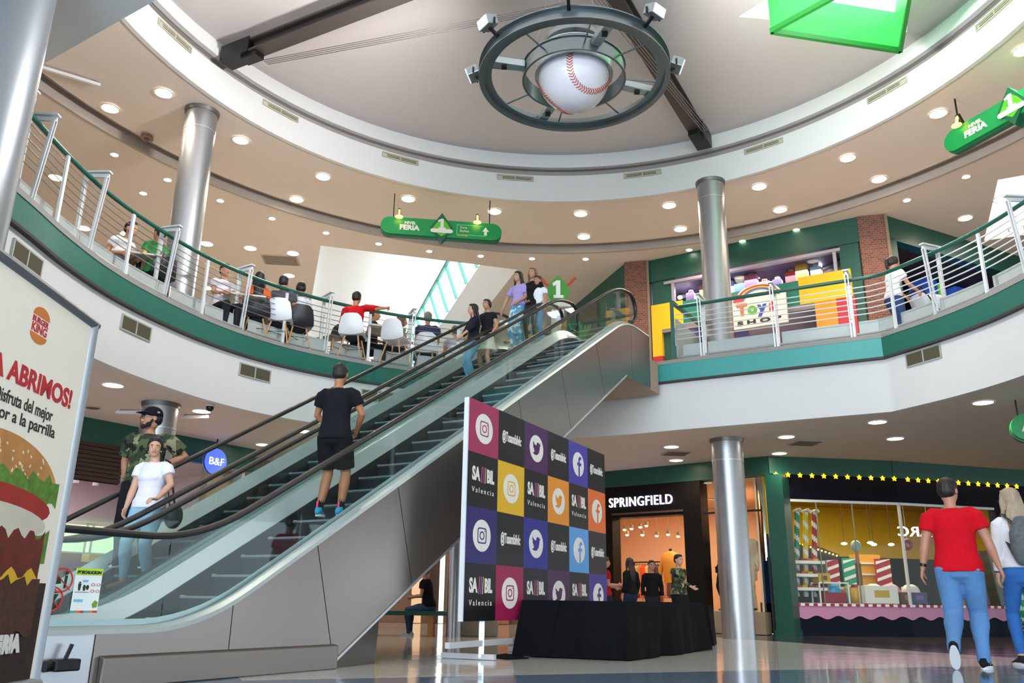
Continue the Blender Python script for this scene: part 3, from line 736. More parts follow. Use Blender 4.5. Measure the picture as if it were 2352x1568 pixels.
# ================================================================== downlights
LGLOW = mat('downlight_glow', '#ffffff', .5, emit=14, ecol='#fff2d8'); LRIM = mat('downlight_rim', '#e8e2d8', .4)
def downlight(x, y, z, r, label, group, proto=[None, None]):
    key = 0 if r > .1 else 1
    if proto[key] is None:
        t = empty('downlight', (x, y, z - .004)); mb = MB()
        a = [(math.cos(2 * PI * k / 24), math.sin(2 * PI * k / 24)) for k in range(24)]
        mb.loft([[Vector((c * rr, s * rr, zz)) for rr, zz in ((r, 0.003), (r, -.012), (r * .84, -.012), (r * .84, .003))] for c, s in a], False, True); mb.build('rim', LRIM, t, smooth=True)
        mb = MB(); mb.tube([(0, 0, .002), (0, 0, -.006)], r * .85, 24); mb.build('diffuser', LGLOW, t); proto[key] = t
    else: t = copy_tree(proto[key]); t.location = (x, y, z - .004)
    tag(t, label, 'ceiling light', group); return t
def spot(x, y, z, e, col=(1, .84, .68), size=150, r=.12):
    l = bpy.data.lights.new('downlight_lamp', 'SPOT'); l.energy = e; l.color = col; l.spot_size = math.radians(size); l.spot_blend = .8; l.shadow_soft_size = r
    o = bpy.data.objects.new('downlight_lamp', l); COL.objects.link(o); o.location = (x, y, z); return o
big_in = [(376, 213), (553, 321), (742, 405), (938, 456), (1136, 485), (1334, 490), (1537, 471), (1744, 428), (1947, 362), (2155, 260), (2351, 115), (253, 248), (681, 457), (1341, 543), (1563, 525), (1792, 481), (2019, 411)]
for k, p in enumerate(big_in):
    q = onz(*p, ZS); downlight(q.x, q.y, ZS, .165, 'large round downlight in the curved soffit beside the dome ring', 'large soffit downlights')
    if k % 2 == 0: spot(q.x, q.y, ZS - .06, 150)
for p in [(475, 559), (575, 569), (673, 581), (664, 632), (481, 661), (2217, 500), (2299, 456), (2334, 525), (192, 523), (291, 536), (129, 407)]:
    q = onz(*p, ZO); downlight(q.x, q.y, ZO, .165, 'large round downlight in the outer food court ceiling', 'outer ceiling downlights'); spot(q.x, q.y, ZO - .06, 60)
small = [(263, 354), (385, 412), (506, 460), (625, 501), (749, 534), (870, 559), (986, 576), (1104, 587), (1222, 593), (1345, 594), (1583, 573), (1705, 553), (1829, 527), (2083, 459), (2219, 405), (329, 443)]
for p in small:
    q = onz(*p, ZO); downlight(q.x, q.y, ZO, .085, 'small round downlight in the ring outside the ceiling groove', 'small ring downlights')
lowl = [(260, 883), (463, 943), (605, 1020), (697, 989), (1542, 1025), (1553, 1056), (1327, 1032), (1806, 1002), (1790, 1040), (2015, 968), (2056, 1006), (2258, 923)]
for k, p in enumerate(lowl):
    q = onz(*p, Z1); downlight(q.x, q.y, Z1, .14, 'round downlight in the ceiling under the balcony', 'under-balcony downlights')
    spot(q.x, q.y, Z1 - .06, 40)
# grilles, rods and small devices on ceilings
def cgrille(px, py, z, sx, sy, label):
    q = onz(px, py, z); t = empty('ceiling_grille', (q.x, q.y, z - .003), .1, label, 'vent')
    mb = MB(); mb.box((0, 0, -.008), (sx, sy, .012)); mb.build('frame', mat('grille_frame', '#b3a899', .6), t)
    mb = MB()
    for k in range(8): mb.box((0, -sy * .42 + k * sy * .12, -.017), (sx * .9, sy * .05, .006))
    mb.build('louvres', mat('grille_louvres', '#6f655c', .6), t); return t
cgrille(1553, 1040, Z1, .5, .5, 'square ceiling grille above the clothes shop entrance'); cgrille(1850, 1016, Z1, .5, .5, 'square ceiling grille in front of the candy shop')
cgrille(645, 597, ZO, .9, .6, 'rectangular ceiling grille above the food court diners')
def crod(a, b, z, label, dz=.05):
    p = onz(*a, z); q = onz(*b, z); t = empty('ceiling_light_bar', (p.x, p.y, z - dz), 0, label, 'light bar'); mb = MB(); mb.bar((0, 0, 0), (q.x - p.x, q.y - p.y, 0), .05, .05); mb.build('tube', mat('tube_white', '#d9dadb', .4), t)
    mb = MB(); 
    for s_ in (.1, .9): mb.bar(Vector((q.x - p.x, q.y - p.y, 0)) * s_, Vector((q.x - p.x, q.y - p.y, 0)) * s_ + Vector((0, 0, dz)), .03, .03)
    mb.build('mount', ALU, t); return t
crod((95, 148), (232, 190), ZS, 'thin white tube light under the soffit at the upper left')
crod((268, 940), (330, 941), Z1, 'thin white tube on the ceiling left of the lower left column'); crod((418, 952), (482, 950), Z1, 'thin white tube on the ceiling right of the lower left column')
q = onz(483, 928, Z1); t = empty('dome_camera', (q.x, q.y, Z1), 0, 'small black dome camera under the balcony', 'camera')
mb = MB(); mb.cyl((0, 0, -.04), (0, 0, -.002), .07, 20); mb.build('mount', mat('device_white', '#c9c5c0', .5), t); mb = MB(); mb.ell((0, 0, -.06), (.06, .06, .06)); mb.build('dome', BLACKM, t, smooth=True)
for (px, py, lab) in ((338, 312, 'round smoke detector on the soffit left of the column'), ):
    q = onz(px, py, ZS); t = empty('smoke_detector', (q.x, q.y, ZS), 0, lab, 'smoke detector'); mb = MB(); mb.cyl((0, 0, -.06), (0, 0, -.002), .12, 24, .1); mb.build('body', mat('detector_tan', '#8d7468', .6), t, smooth=True); mb = MB(); mb.cyl((0, 0, -.075), (0, 0, -.058), .05, 16); mb.build('sensor', mat('detector_dark', '#5a4a42', .6), t)
q = onz(213, 935, Z1); t = empty('ceiling_speaker', (q.x, q.y, Z1), 0, 'round ceiling speaker near the burger advert', 'speaker'); mb = MB(); mb.cyl((0, 0, -.015), (0, 0, -.002), .12, 24); mb.build('rim', _mc['grille_frame'], t); mb = MB(); mb.cyl((0, 0, -.02), (0, 0, -.014), .1, 24); mb.build('mesh_cover', _mc['grille_louvres'], t)
# ================================================================== shop fronts
class Fac:
    def __init__(s, A, B, z0=0.0):
        s.A = Vector((A[0], A[1], 0)); s.X = (Vector((B[0], B[1], 0)) - s.A); s.L = s.X.length; s.X.normalize(); s.N = Vector((s.X.y, -s.X.x, 0)); s.ang = math.atan2(s.X.y, s.X.x)
        s.M = Matrix((s.X, -s.N, Vector((0, 0, 1)))).transposed()
    def P(s, u, z, d=0): return s.A + s.X * u - s.N * d + Vector((0, 0, z))
    def at(s, px, py, d=0):
        q = onpl(px, py, s.A - s.N * d, s.N); return (q - s.A).dot(s.X), q.z
    def box(s, mb, u0, u1, z0, z1, d0, d1, O=Vector()):
        mb.box(s.P((u0 + u1) / 2, (z0 + z1) / 2, (d0 + d1) / 2) - O, (abs(u1 - u0), abs(d1 - d0), abs(z1 - z0)), s.M); return mb
def wallset(f, u0, u1, z0, z1, depth, m_back, m_side, m_floor, m_ceil, nm):
    mb = MB(); f.box(mb, u0, u1, z0, z1, depth, depth + .1); mb.build('wall_' + nm + '_back', m_back, kind='structure')
    mb = MB(); f.box(mb, u0 - .08, u0, z0, z1, .05, depth); f.box(mb, u1, u1 + .08, z0, z1, .05, depth); mb.build('wall_' + nm + '_side', m_side, kind='structure')
    mb = MB(); f.box(mb, u0, u1, z0 + .001, z0 + .012, .05, depth); mb.build('floor_' + nm, m_floor, kind='structure')
    mb = MB(); f.box(mb, u0, u1, z1 - .02, z1, .05, depth); mb.build('ceiling_' + nm, m_ceil, kind='structure')
def T(f, name, label, cat, u, z, d, group=None):
    return empty(name, tuple(f.P(u, z, d)), f.ang, label, cat, group)
def add(mb, name, m, t, **k): return mb.build(name, m, t, **k)

# ---------------- clothes shop
FS = Fac((2.0, 19.9), (5.25, 17.3))
PEACH = mat('peach_shop_paint', '#ecc7a6', .7)
BLK = mat('shop_black_cladding', '#120e0c', .5, spec=.15)
PT0, PT1 = Vector((5.12, 17.50)), Vector((6.80, 22.85))
def poly_slab(name, pts, z0, z1, m_): mb = MB(); mb.prism([(p[0], p[1]) for p in pts], z0, z1); return mb.build(name, m_, kind='structure')
def vwall(name, a, b, z0, z1, m_, th=.08):
    a = Vector(a); b = Vector(b); n = Vector((-(b - a).y, (b - a).x)).normalized() * th
    return poly_slab(name, [a, b, b + n, a + n], z0, z1, m_)
fsA = FS.P(.35, 0, .3); fsB = fsA + Vector((.1, 4.6, 0)); bk2 = FS.P(2.0, 0, 5.0)
vwall('wall_clothes_shop_left', fsA[:2], fsB[:2], 0, 3.1, PEACH); vwall('wall_clothes_shop_back', fsB[:2], (6.76, 22.72), 0, 3.1, PEACH); vwall('wall_clothes_shop_right', PT1, PT0, 0, 3.1, PEACH, -.04)
cl_poly = [FS.P(.35, 0, .3)[:2], FS.P(3.95, 0, .3)[:2], PT0, PT1, fsB[:2]]
poly_slab('floor_clothes_shop', [FS.P(.35, 0, .3)[:2], PT0, PT1, fsB[:2]], .001, .012, mat('shop_floor_tan', '#8a6e55', .3)); poly_slab('ceiling_clothes_shop', [FS.P(.35, 0, .3)[:2], PT0, PT1, fsB[:2]], 3.08, 3.11, PEACH)
mb = MB(); FS.box(mb, -.6, 4.3, 3.12, Z1, -.08, .2); mb.build('trim_20', GREEND, kind='structure')
t = T(FS, 'shop_portal', 'black square portal around the clothes shop entrance', 'shop front', .27, 0, 0); O = Vector()
def loc(f, t): return lambda u, z, d: Vector((u, d, z))
mb = MB(); mb.box((.12, .1, 1.62), (.25, .35, 3.05)); mb.build('left_pier', BLK, t)
mb = MB(); mb.box((2.26, .1, 1.62), (.42, .35, 3.05)); mb.build('right_pier', BLK, t)
mb = MB(); mb.box((1.15, .1, 2.78), (1.85, .34, .72)); mb.build('fascia', BLK, t)
mb = MB(); mb.box((1.15, -.085, 2.5), (1.8, .03, .04)); mb.build('light_ledge', mat('ledge_brown', '#5a4239', .5), t)
sg = T(FS, 'shop_sign', 'white illuminated SPRINGFIELD letters on the black portal', 'sign', .45, 2.66, -.1)
SGL = mat('sign_letter_white', '#d9d0ee', .4, emit=1.6, ecol='#d8cffa')
mb = MB(); add_text(mb, 'SPRINGFIELD', (0, 0, .0), (1, 0, 0), (0, 0, 1), .3, .02, fit=1.62, bold=.0, spacing=1.12); mb.build('letters', SGL, sg)
# window to the right of the portal
t = T(FS, 'display_window', 'tall clothes shop display window with beige plinth behind the column', 'shop window', 2.78, 0, 0)
mb = MB(); mb.box((.62, 0, .22), (1.25, .3, .42)); mb.build('plinth', mat('plinth_beige', '#9a8970', .5), t)
mb = MB(); mb.box((.62, 0, 1.77), (1.22, .012, 2.66)); mb.build('pane', CLEAR, t)
mb = MB(); mb.box((.62, 0, 2.42), (1.25, .05, .04)); mb.build('crossbar', BLACKM, t)
# inside: track lights, rail with garments, mannequins
TG = mat('track_lamp_glow', '#fff0c8', .5, emit=22, ecol='#ffe9b8')
tl = T(FS, 'track_light', 'black ceiling track with warm spot lamps inside the clothes shop', 'track light', .75, 2.95, 1.4)
mb = MB(); mb.bar((0, 0, 0), (1.6, .6, 0), .03, .03); mb.build('track', mat('track_grey', '#8c7860', .5), tl)
for px, py in [(1421, 1217), (1435, 1214), (1451, 1212), (1471, 1208), (1485, 1205), (1441, 1226), (1476, 1226), (1509, 1228), (1535, 1225), (1558, 1229)]:
    u, z = FS.at(px, py, 1.8); mb = MB(); x = u - .75; zz = z - 2.95
    mb.cyl((x, .4, zz + .06), (x, .4, 0), .008, 6); mb.cyl((x, .4, zz - .02), (x, .4, zz + .07), .045, 12); mb.build('lamp_body', mat('lamp_body_tan', '#8d7a60', .5), tl)
    mb = MB(); mb.ell((x, .39, zz - .025), (.04, .04, .025)); mb.build('lamp_bulb', TG, tl, smooth=True)
uL, zR = FS.at(1460, 1291, 3.0); uR = FS.at(1545, 1291, 3.0)[0]; RKW = uR - uL
rk = T(FS, 'clothes_rail', 'long black clothes rail across the back of the clothes shop', 'clothes rail', uL - .06, 0, 3.0)
mb = MB(); mb.bar((0, 0, zR), (RKW + .12, 0, zR), .03, .03); mb.build('rail', BLACKM, rk)
for x in (.02, RKW + .1): mb = MB(); mb.bar((x, 0, 0), (x, 0, zR), .03, .03); mb.build('leg', BLACKM, rk)
gcol = ['#b9874f', '#d8c59a', '#caa05c', '#f05a28', '#f3622d', '#e7cba0', '#8c8468', '#4d4038', '#3a302c', '#57463e', '#caa392', '#d8a08a', '#c98d7c', '#5b4640']
for k, c in enumerate(gcol):
    t = T(FS, 'hanging_garment', 'garment', 'garment', uL + (k + .5) * RKW / 14, zR - 1.515, 3.0)
    nm = ['tan coat first on the shop rail from the left', 'cream coat second on the shop rail', 'mustard knit third on the shop rail', 'bright orange shirt, left of the two orange ones on the rail', 'bright orange shirt, right of the two on the rail', 'pale cream garment just right of the orange shirts on the rail', 'olive jacket in the middle of the shop rail', 'dark brown jacket right of the olive one on the rail', 'near black jacket in the dark group on the rail', 'brown jacket last of the dark group on the rail', 'dusty beige top left of the two pink ones on the rail', 'salmon pink top on the right half of the rail', 'rose pink top, second from the right end of the rail', 'dark plum garment at the right end of the rail'][k]
    tag(t, nm, 'garment', 'garments on the clothes rail')
    mb = MB(); mb.loft([[Vector((sx * a, sy * b, z)) for sx, sy in ((-1, -1), (1, -1), (1, 1), (-1, 1))] for a, b, z in ((.03, .08, 1.44), (.05, .2, 1.38), (.05, .19, 1.1), (.055, .22, .62 + .05 * (k % 3)))]); mb.build('cloth', mat('garment_%d' % k, c, .8), t, bevel=.01)
    mb = MB(); mb.tube([(0, -.16, 1.40), (0, 0, 1.46), (0, .16, 1.40)], .008, 6); mb.tube([(0, 0, 1.46), (0, 0, 1.51)], .005, 6); mb.build('hanger', BLACKM, t)
area('clothes_shop_light', tuple(FS.P(1.9, 2.95, 2.4)), (0, 0, FS.ang), 3.0, 2.0, 75, (1.0, .74, .5))
mb = MB(); q = FS.P(4.35, 0, .1)
t = T(FS, 'corner_post', 'dark green square post between the clothes shop and candy shop', 'post', 4.22, 0, -.05)
mb = MB(); mb.box((.16, .15, 1.56), (.36, .36, 3.12)); mb.build('post_body', GREEND, t); mb = MB(); mb.box((.16, .15, .05), (.4, .4, .1)); mb.build('foot', GREEND, t)

# ---------------- candy shop
F1 = Fac((5.4, 17.25), (8.1, 17.65)); F2 = Fac((8.1, 17.65), (12.3, 18.9))
NAVY = mat('candy_navy', '#0a0914', .6, spec=.12); NAVYL = mat('candy_navy_base', '#091022', .5, spec=.15)
YELW = mat('candy_yellow_wall', '#d9b412', .6); PINK = mat('candy_pink', '#c98aa8', .5)
CRED = mat('candy_red', '#a51f2a', .4); CWH = mat('candy_white', '#eceae4', .4); CGR = mat('candy_green', '#1b9a72', .4); CYE = mat('candy_yellow', '#e2bd1c', .4)
for f, nm in ((F1, 'a'), (F2, 'b')):
    mb = MB(); f.box(mb, -.1, f.L + .02, 3.14, Z1, -.1, .2); mb.build('trim_21', GREEND, kind='structure')
    mb = MB(); f.box(mb, 0, f.L, 2.62, 3.14, -.02, .2); mb.build('wall_candy_fascia', NAVY, kind='structure')
mb = MB(); F2.box(mb, 2.55, 4.4, 2.3, 2.62, -.01, .2); mb.build('wall_candy_door_head', NAVY, kind='structure')
# back wall: lower dark, upper yellow
cL0, cL1 = PT0 + Vector((.12, -.05)), PT1 + Vector((.12, 0)); cR0, cR1 = Vector((12.3, 19.1)), Vector((12.6, 24.5))
CDW = mat('candy_dark_wall', '#100e1d', .6)
vwall('wall_candy_back_upper', cL1, cR1, 1.85, 3.2, YELW); vwall('wall_candy_back_lower', cL1, cR1, 0, 1.85, CDW)
vwall('wall_candy_left_upper', cL0, cL1, 1.95, 3.2, YELW, -.05); vwall('wall_candy_left_lower', cL0, cL1, 0, 1.95, CDW, -.05); vwall('wall_candy_right', cR0, cR1, 0, 3.2, YELW)
cpoly = [F1.P(.15, 0, .25)[:2], F1.P(F1.L, 0, .25)[:2], F2.P(F2.L, 0, .25)[:2], cR1, cL1]
poly_slab('ceiling_candy', cpoly, 3.16, 3.2, mat('candy_ceiling', '#a88a1c', .6)); poly_slab('floor_candy', cpoly, .001, .012, mat('candy_floor', '#5a4d42', .4))
def bulkhead(f, u0, u1, label):
    t = T(f, 'window_bulkhead', label, 'shop window base', u0, 0, 0); w_ = u1 - u0
    mb = MB(); mb.box((w_ / 2, .1, .28), (w_, .2, .56)); mb.build('navy_base', NAVYL, t)
    n = int(w_ / .045); poly = [(0, .56), (0, .33)] + [(w_ * k / n, .345 - .035 * math.cos(w_ * k / n / .48 * 2 * PI) * 1.0) for k in range(n + 1)] + [(w_, .56)]
    poly = [(0, .56)] + [(w_ * k / n, .345 - .035 * math.cos(w_ * k / n / .46 * 2 * PI)) for k in range(n + 1)] + [(w_, .56)]
    mb = MB(); mb.ext(poly, (0, -.002, 0), (1, 0, 0), (0, 0, 1), (0, -1, 0), .02); mb.build('pink_wavy_apron', PINK, t)
    mb = MB(); k = 0; x = 0
    while x < w_ - .001:
        mb.m = k % 2; x2 = min(w_, x + .09); mb.add([(x, -.05, .56), (x2, -.05, .56), (x2, -.05, .61), (x, -.05, .61), (x, .05, .56), (x2, .05, .56), (x2, .05, .61), (x, .05, .61)], [(0, 1, 2, 3), (3, 2, 6, 7), (4, 5, 6, 7), (0, 1, 5, 4), (0, 3, 7, 4), (1, 2, 6, 5)]); x = x2; k += 1
    mb.build('striped_sill', [CWH, CRED], t)
    mb = MB(); mb.box((w_ / 2, 0, 1.62), (w_, .012, 2.0)); mb.build('pane', CLEAR, t)
    mb = MB(); mb.box((.02, 0, 1.62), (.045, .05, 2.02)); mb.box((w_ / 2, 0, 2.62), (w_, .05, .05)); mb.build('white_frame', mat('frame_white', '#d8d6d0', .4), t)
    for x in ([.33, .62] if w_ > 2.6 else [.45]): mb = MB(); mb.box((w_ * x, -.004, 1.62), (.012, .03, 2.0)); mb.build('glass_joint', mat('joint_yellowish', '#8f8a74', .4), t)
    return t
bulkhead(F1, 0, F1.L, 'candy shop window left part over a pink scalloped apron and navy base'); bulkhead(F2, 0, 2.5, 'candy shop window right part beside the open shop door')
# star lights
STAR = mat('star_light_yellow', '#f2c21a', .4, emit=1.6, ecol='#ffc21c')
proto = None
for k in range(23):
    u_tot = .02 + k * .262
    f, u = (F1, u_tot) if u_tot < F1.L else (F2, u_tot - F1.L + .05)
    pts = [((.055 if j % 2 == 0 else .026) * math.sin(j * PI / 5), (.055 if j % 2 == 0 else .026) * math.cos(j * PI / 5)) for j in range(10)]
    if proto is None:
        mb = MB(); mb.ext(pts, (0, -.03, 0), (1, 0, 0), (0, 0, 1), (0, -1, 0), .025); proto = mb.build('star_light', STAR); o = proto
    else: o = proto.copy(); COL.objects.link(o)
    o.location = f.P(u, 3.12, -.09); o.rotation_euler = (0, 0, f.ang); tag(o, 'small glowing yellow star light in the row above the candy shop', 'star light', 'star lights along the candy shop fascia')
area('candy_light', tuple(F1.P(3.2, 3.1, 2.0)), (0, 0, F1.ang), 5, 2.2, 110, (1.0, .9, .66))
# candy cane poles
def stripe_pole(t, name, x0, z0, z1, r, ma, mb_, lean=0.0, pitch=.28):
    mb = MB(); n = 16; H = z1 - z0; rows = max(4, int(H / .035)); V = []; 
    for i in range(rows + 1):
        z = H * i / rows
        for j in range(n): a = 2 * PI * j / n; V.append((x0 + lean * z + r * math.cos(a), r * math.sin(a), z0 + z))
    b = 0; mb.v = V
    for i in range(rows):
        for j in range(n):
            mb.f.append([i * n + j, i * n + (j + 1) % n, (i + 1) * n + (j + 1) % n, (i + 1) * n + j]); mb.mi.append(0 if ((H * i / rows / pitch + j / n) % 1.0) < .62 else 1)
    return mb.build(name, [ma, mb_], t, smooth=True)
for (px, col, nm, d) in ((1828, CGR, 'green', .7), (1848, CYE, 'yellow', .75), (1868, CRED, 'red', .8)):
    u, z = F1.at(px, 1240, d); t = T(F1, 'candy_pole', nm + ' and white striped candy pole leaning inside the shop window', 'candy pole', u, .62, d)
    stripe_pole(t, 'pole', -.08, .12, 1.85, .055, col, CWH, .09)
    mb = MB()
    for a in range(5): mb.ell((.09 + .07 * math.cos(a * 1.26), .05 * math.sin(a * 1.26), 1.88 + .02 * math.sin(a * 2)), (.04, .04, .03), nu=10, nv=6)
    mb.build('cream_top', CWH, t, smooth=True)
# big hanging counter hood with little lights
t = T(F1, 'candy_hood', 'dark arched candy kiosk hood behind the striped poles', 'kiosk hood', F1.at(1786, 1300, 1.3)[0], .62, 1.3)
pl = [(0, .0), (0, .95), (.25, 1.12), (.6, 1.22), (1.0, 1.18), (1.45, 1.02), (1.45, .92), (1.0, .9), (.85, .0)]
mb = MB(); mb.ext([(x, z) for x, z in pl], (0, 0, 0), (1, 0, 0), (0, 0, 1), (0, 1, 0), .5); mb.build('hood_body', mat('hood_dark', '#37302f', .5), t)
mb = MB()
for k in range(12): mb.ell((.45 + k * .085, -.02, 1.26 - k * .024), (.018, .018, .018), nu=8, nv=6)
mb.build('bulb_row', mat('bulb_yellow', '#ffcf40', .4, emit=5), t)
# tiered shelf of sweets
t = T(F1, 'tiered_sweet_shelf', 'white tiered shelves of sweets at the left of the candy window', 'shelf', .05, .62, .3)
for k, (z, x1) in enumerate(((.78, 1.15), (.52, 1.1), (.25, 1.15))):
    mb = MB(); mb.box((.6, .35, z), (1.1, .5, .025)); mb.box((.6, .1, z + .02), (1.1, .02, .06)); mb.build('shelf_board', CWH, t)
    for j in range(7):
        mb = MB(); mb.box((.13 + j * .145, .3, z + .055), (.11, .25, .085)); mb.build('sweet_tray', mat('tray_%d' % ((j + k) % 5), ['#c8452b', '#d9a321', '#7c4128', '#b4622a', '#8a2b2b'][(j + k) % 5], .5), t)
mb = MB(); mb.box((.02, .35, .4), (.03, .5, .85)); mb.build('side_board', mat('shelf_blue', '#1d4a7c', .5), t); mb = MB(); mb.box((1.18, .35, .42), (.03, .5, .85)); mb.build('side_board', mat('shelf_grey', '#8c8a86', .5), t)
# goods on display
def good(name, label, cat, px, py_b, d, f=F1):
    u, z = f.at(px, py_b, d); t = T(f, name, label, cat, u, max(z, .62), d); t.scale = (1.45, 1.3, 1.45); return t
def jar(px, lab, c, cl, s_=1.0, d=.35):
    t = good('sweet_jar', lab, 'jar', px, 1386, d); t.location.z = .62
    mb = MB(); mb.tube([(0, 0, 0), (0, 0, .04 * s_), (0, 0, .2 * s_), (0, 0, .26 * s_)], [.1 * s_, .12 * s_, .12 * s_, .07 * s_], 16); mb.build('jar_body', mat('jar_' + c, c, .3), t, smooth=True)
    mb = MB(); mb.cyl((0, 0, .26 * s_), (0, 0, .31 * s_), .08 * s_, 16); mb.build('lid', mat('lid_' + cl, cl, .4), t, smooth=True)
def boxg(px, lab, c, c2, w_, h_, d=.35, z=.62, name='gift_box'):
    t = good(name, lab, 'box', px, 1386, d); t.location.z = z
    mb = MB(); mb.box((0, 0, h_ / 2), (w_, .2, h_)); mb.build('box_body', mat('box_' + c, c, .5), t, bevel=.005)
    mb = MB(); mb.box((0, -.102, h_ * .55), (w_ * .45, .006, h_ * .4)); mb.build('printed_front', mat('box_' + c2, c2, .5), t)
def tub(px, lab, c, c2, z=.62, d=.5):
    t = good('sweet_dispenser', lab, 'dispenser', px, 1386, d); t.location.z = z
    mb = MB(); mb.tube([(0, 0, 0), (0, 0, .05), (0, 0, .12)], [.13, .14, .12], 16); mb.build('base', mat('tub_' + c2, c2, .4), t, smooth=True)
    mb = MB(); mb.ell((0, 0, .17), (.13, .13, .11)); mb.build('dome', mat('tub_' + c, c, .3), t, smooth=True)
t = good('display_rack', 'white wire display rack with red crates at the middle of the candy window', 'display rack', 1888, 1386, .3); t.location.z = .62; t.scale = (1.1, 1.1, 1.1)
mb = MB()
for x in (-.02, .55): mb.bar((x, 0, 0), (x, 0, .36), .025, .025); mb.bar((x, .3, 0), (x, .3, .36), .025, .025)
mb.bar((-.02, 0, .36), (.55, 0, .36), .025, .025); mb.bar((-.02, .3, .36), (.55, .3, .36), .025, .025); mb.build('frame', CWH, t)
mb = MB(); mb.box((.27, .1, .1), (.44, .2, .18)); mb.build('red_crate', mat('crate_red', '#8e1424', .5), t)
boxg(1892, 'small yellow gift box on the white display rack', '#c9a227', '#7a4a1e', .18, .15, .5, .99)
jar(1917, 'bright blue sweet jar standing above the white display rack', '#2a93c9', '#7fd0e8', .9, .5); 
bpy.data.objects[-1] if 0 else None
tub(2010, 'black and white dome dispenser left of the orange one in the candy window', '#e8e4de', '#2a2522'); tub(2050, 'orange and pink dome dispenser in the candy window', '#d98a9c', '#e8531f'); tub(2095, 'red and white dome dispenser nearest the man in red', '#e4e0d8', '#a8242c')
boxg(2020, 'wide white gift box with yellow print in the candy window', '#e9e6dc', '#c9a227', .5, .24, .25); boxg(2078, 'small brown chocolate box in the candy window', '#5b3a22', '#8c6a3a', .2, .16, .25); boxg(1945, 'small teal present box behind the candy window glass', '#2fae9a', '#bfe8df', .16, .18, .9)
boxg(2105, 'low purple box beside the man in the red shirt', '#3d3c66', '#6b5a8c', .24, .16, .25)
_jr = random.Random(11)
_jc = [('#c8452b', '#e8e4da'), ('#2f9d8f', '#d8b04a'), ('#d9a321', '#8a2b2b'), ('#b03a6a', '#e8e4da'), ('#5a86b8', '#e8c23a'), ('#7c4128', '#c8a24a'), ('#4f8f3a', '#e8e4da'), ('#e06a2c', '#3a2a22'), ('#8a5ab0', '#e8e4da'), ('#d8c8a0', '#a8242c')]
_jn = ['tomato red', 'sea green', 'golden yellow', 'magenta', 'sky blue', 'chocolate brown', 'leaf green', 'orange', 'violet', 'cream']
for k in range(10): jar(1932 + k * 19, _jn[k] + ' sweet jar in the back row of the candy window', _jc[k][0], _jc[k][1], .62 + .25 * _jr.random(), .72 + .1 * (k % 2))
t = good('chocolate_column', 'speckled brown chocolate column with red tip in the candy window', 'display column', 1980, 1386, .8); t.location.z = .62; t.scale = (1, 1, 1)
mb = MB(); mb.cyl((0, 0, 0), (0, 0, .82), .06, 16); mb.build('column_body', mat('choc_speckle', '#6b4a33', .6, noise=.6, nscale=40), t, smooth=True); mb = MB(); mb.cyl((0, 0, .82), (0, 0, 1.08), .045, 16, .03); mb.build('red_tip', mat('tip_red', '#b65a52', .5), t, smooth=True); mb = MB(); mb.ell((0, 0, 1.18), (.11, .11, .12)); mb.build('lollipop_ball', mat('ball_grey_blue', '#9fb6b8', .3), t, smooth=True)
t = good('yellow_cabinet', 'tall yellow shelf cabinet behind the chocolate column', 'cabinet', 1997, 1386, 2.5); t.location.z = .02; t.scale = (1, 1, 1)
mb = MB(); mb.box((0, 0, .85), (.6, .3, 1.7)); mb.build('cabinet_body', mat('cab_yellow', '#d79a14', .5), t)
for z in (1.0, 1.25, 1.5): mb = MB(); mb.box((0, -.16, z), (.56, .04, .03)); mb.build('shelf_edge', CWH, t)
for (px, col, nm) in ((1908, CRED, 'red striped upright candy panel left of the teal one'), (1952, CGR, 'teal striped upright candy panel'), (2027, CRED, 'red striped upright candy panel right of the yellow cabinet')):
    u, z = F1.at(px, 1300, 2.2); t = T(F1, 'candy_display_board', nm, 'display panel', u, .9, 2.2)
    mb = MB(); W_, H_ = .36, .72
    mb.box((0, 0, H_ / 2), (W_, .06, H_)); mb.build('panel_board', col, t)
    mb = MB()
    for j in range(4): x = .0; z0 = .02 + j * .19; mb.ext([(-W_ / 2, z0), (W_ / 2, z0 + .12 if z0 + .12 < H_ else H_), (W_ / 2, min(H_, z0 + .19)), (-W_ / 2, z0 + .07)], (0, -.032, 0), (1, 0, 0), (0, 0, 1), (0, -1, 0), .004)
    mb.build('white_stripes', CWH, t)
    for x in (-.12, .12): mb = MB(); mb.bar((x, .02, -.885), (x, .02, .02), .03, .03); mb.build('leg', CWH, t)
sg = T(F1, 'neon_sign', 'white glowing reversed letter sign hanging inside the candy shop', 'sign', F1.at(2057, 1215, 1.0)[0], 2.05, 1.0)
mb = MB(); add_text(mb, 'ARC', (.85, 0, 0), (-1, 0, 0), (0, 0, 1), .30, .01, fit=.8); mb.build('letters', mat('neon_lilac', '#e8e2ff', .4, emit=4, ecol='#e6dcff'), sg)
for x in (.12, .78): mb = MB(); mb.cyl((x, .01, .2), (x, .01, 1.11), .004, 6); mb.build('string', CWH, sg)
t = T(F1, 'window_platform', 'low navy platform carrying the sweets behind the candy window glass', 'platform', .12, .012, .22); mb = MB(); mb.box((1.5, .55, .3), (3.0, 1.0, .6)); mb.build('platform_body', NAVYL, t); mb = MB(); mb.box((1.5, .04, .59), (3.0, .03, .03)); mb.build('front_edge', CWH, t)
t = T(F1, 'doughnut_ornament', 'red round doughnut ornament hanging under the reversed glowing sign', 'ornament', F1.at(2082, 1235, .9)[0], 1.86, .9)
mb = MB(); ring = []
for k in range(20): a = 2 * PI * k / 20; ring.append([Vector(((.08 + .045 * math.cos(b)) * math.cos(a), .045 * math.sin(b), (.08 + .045 * math.cos(b)) * math.sin(a))) for b in [j * PI / 4 for j in range(8)]])
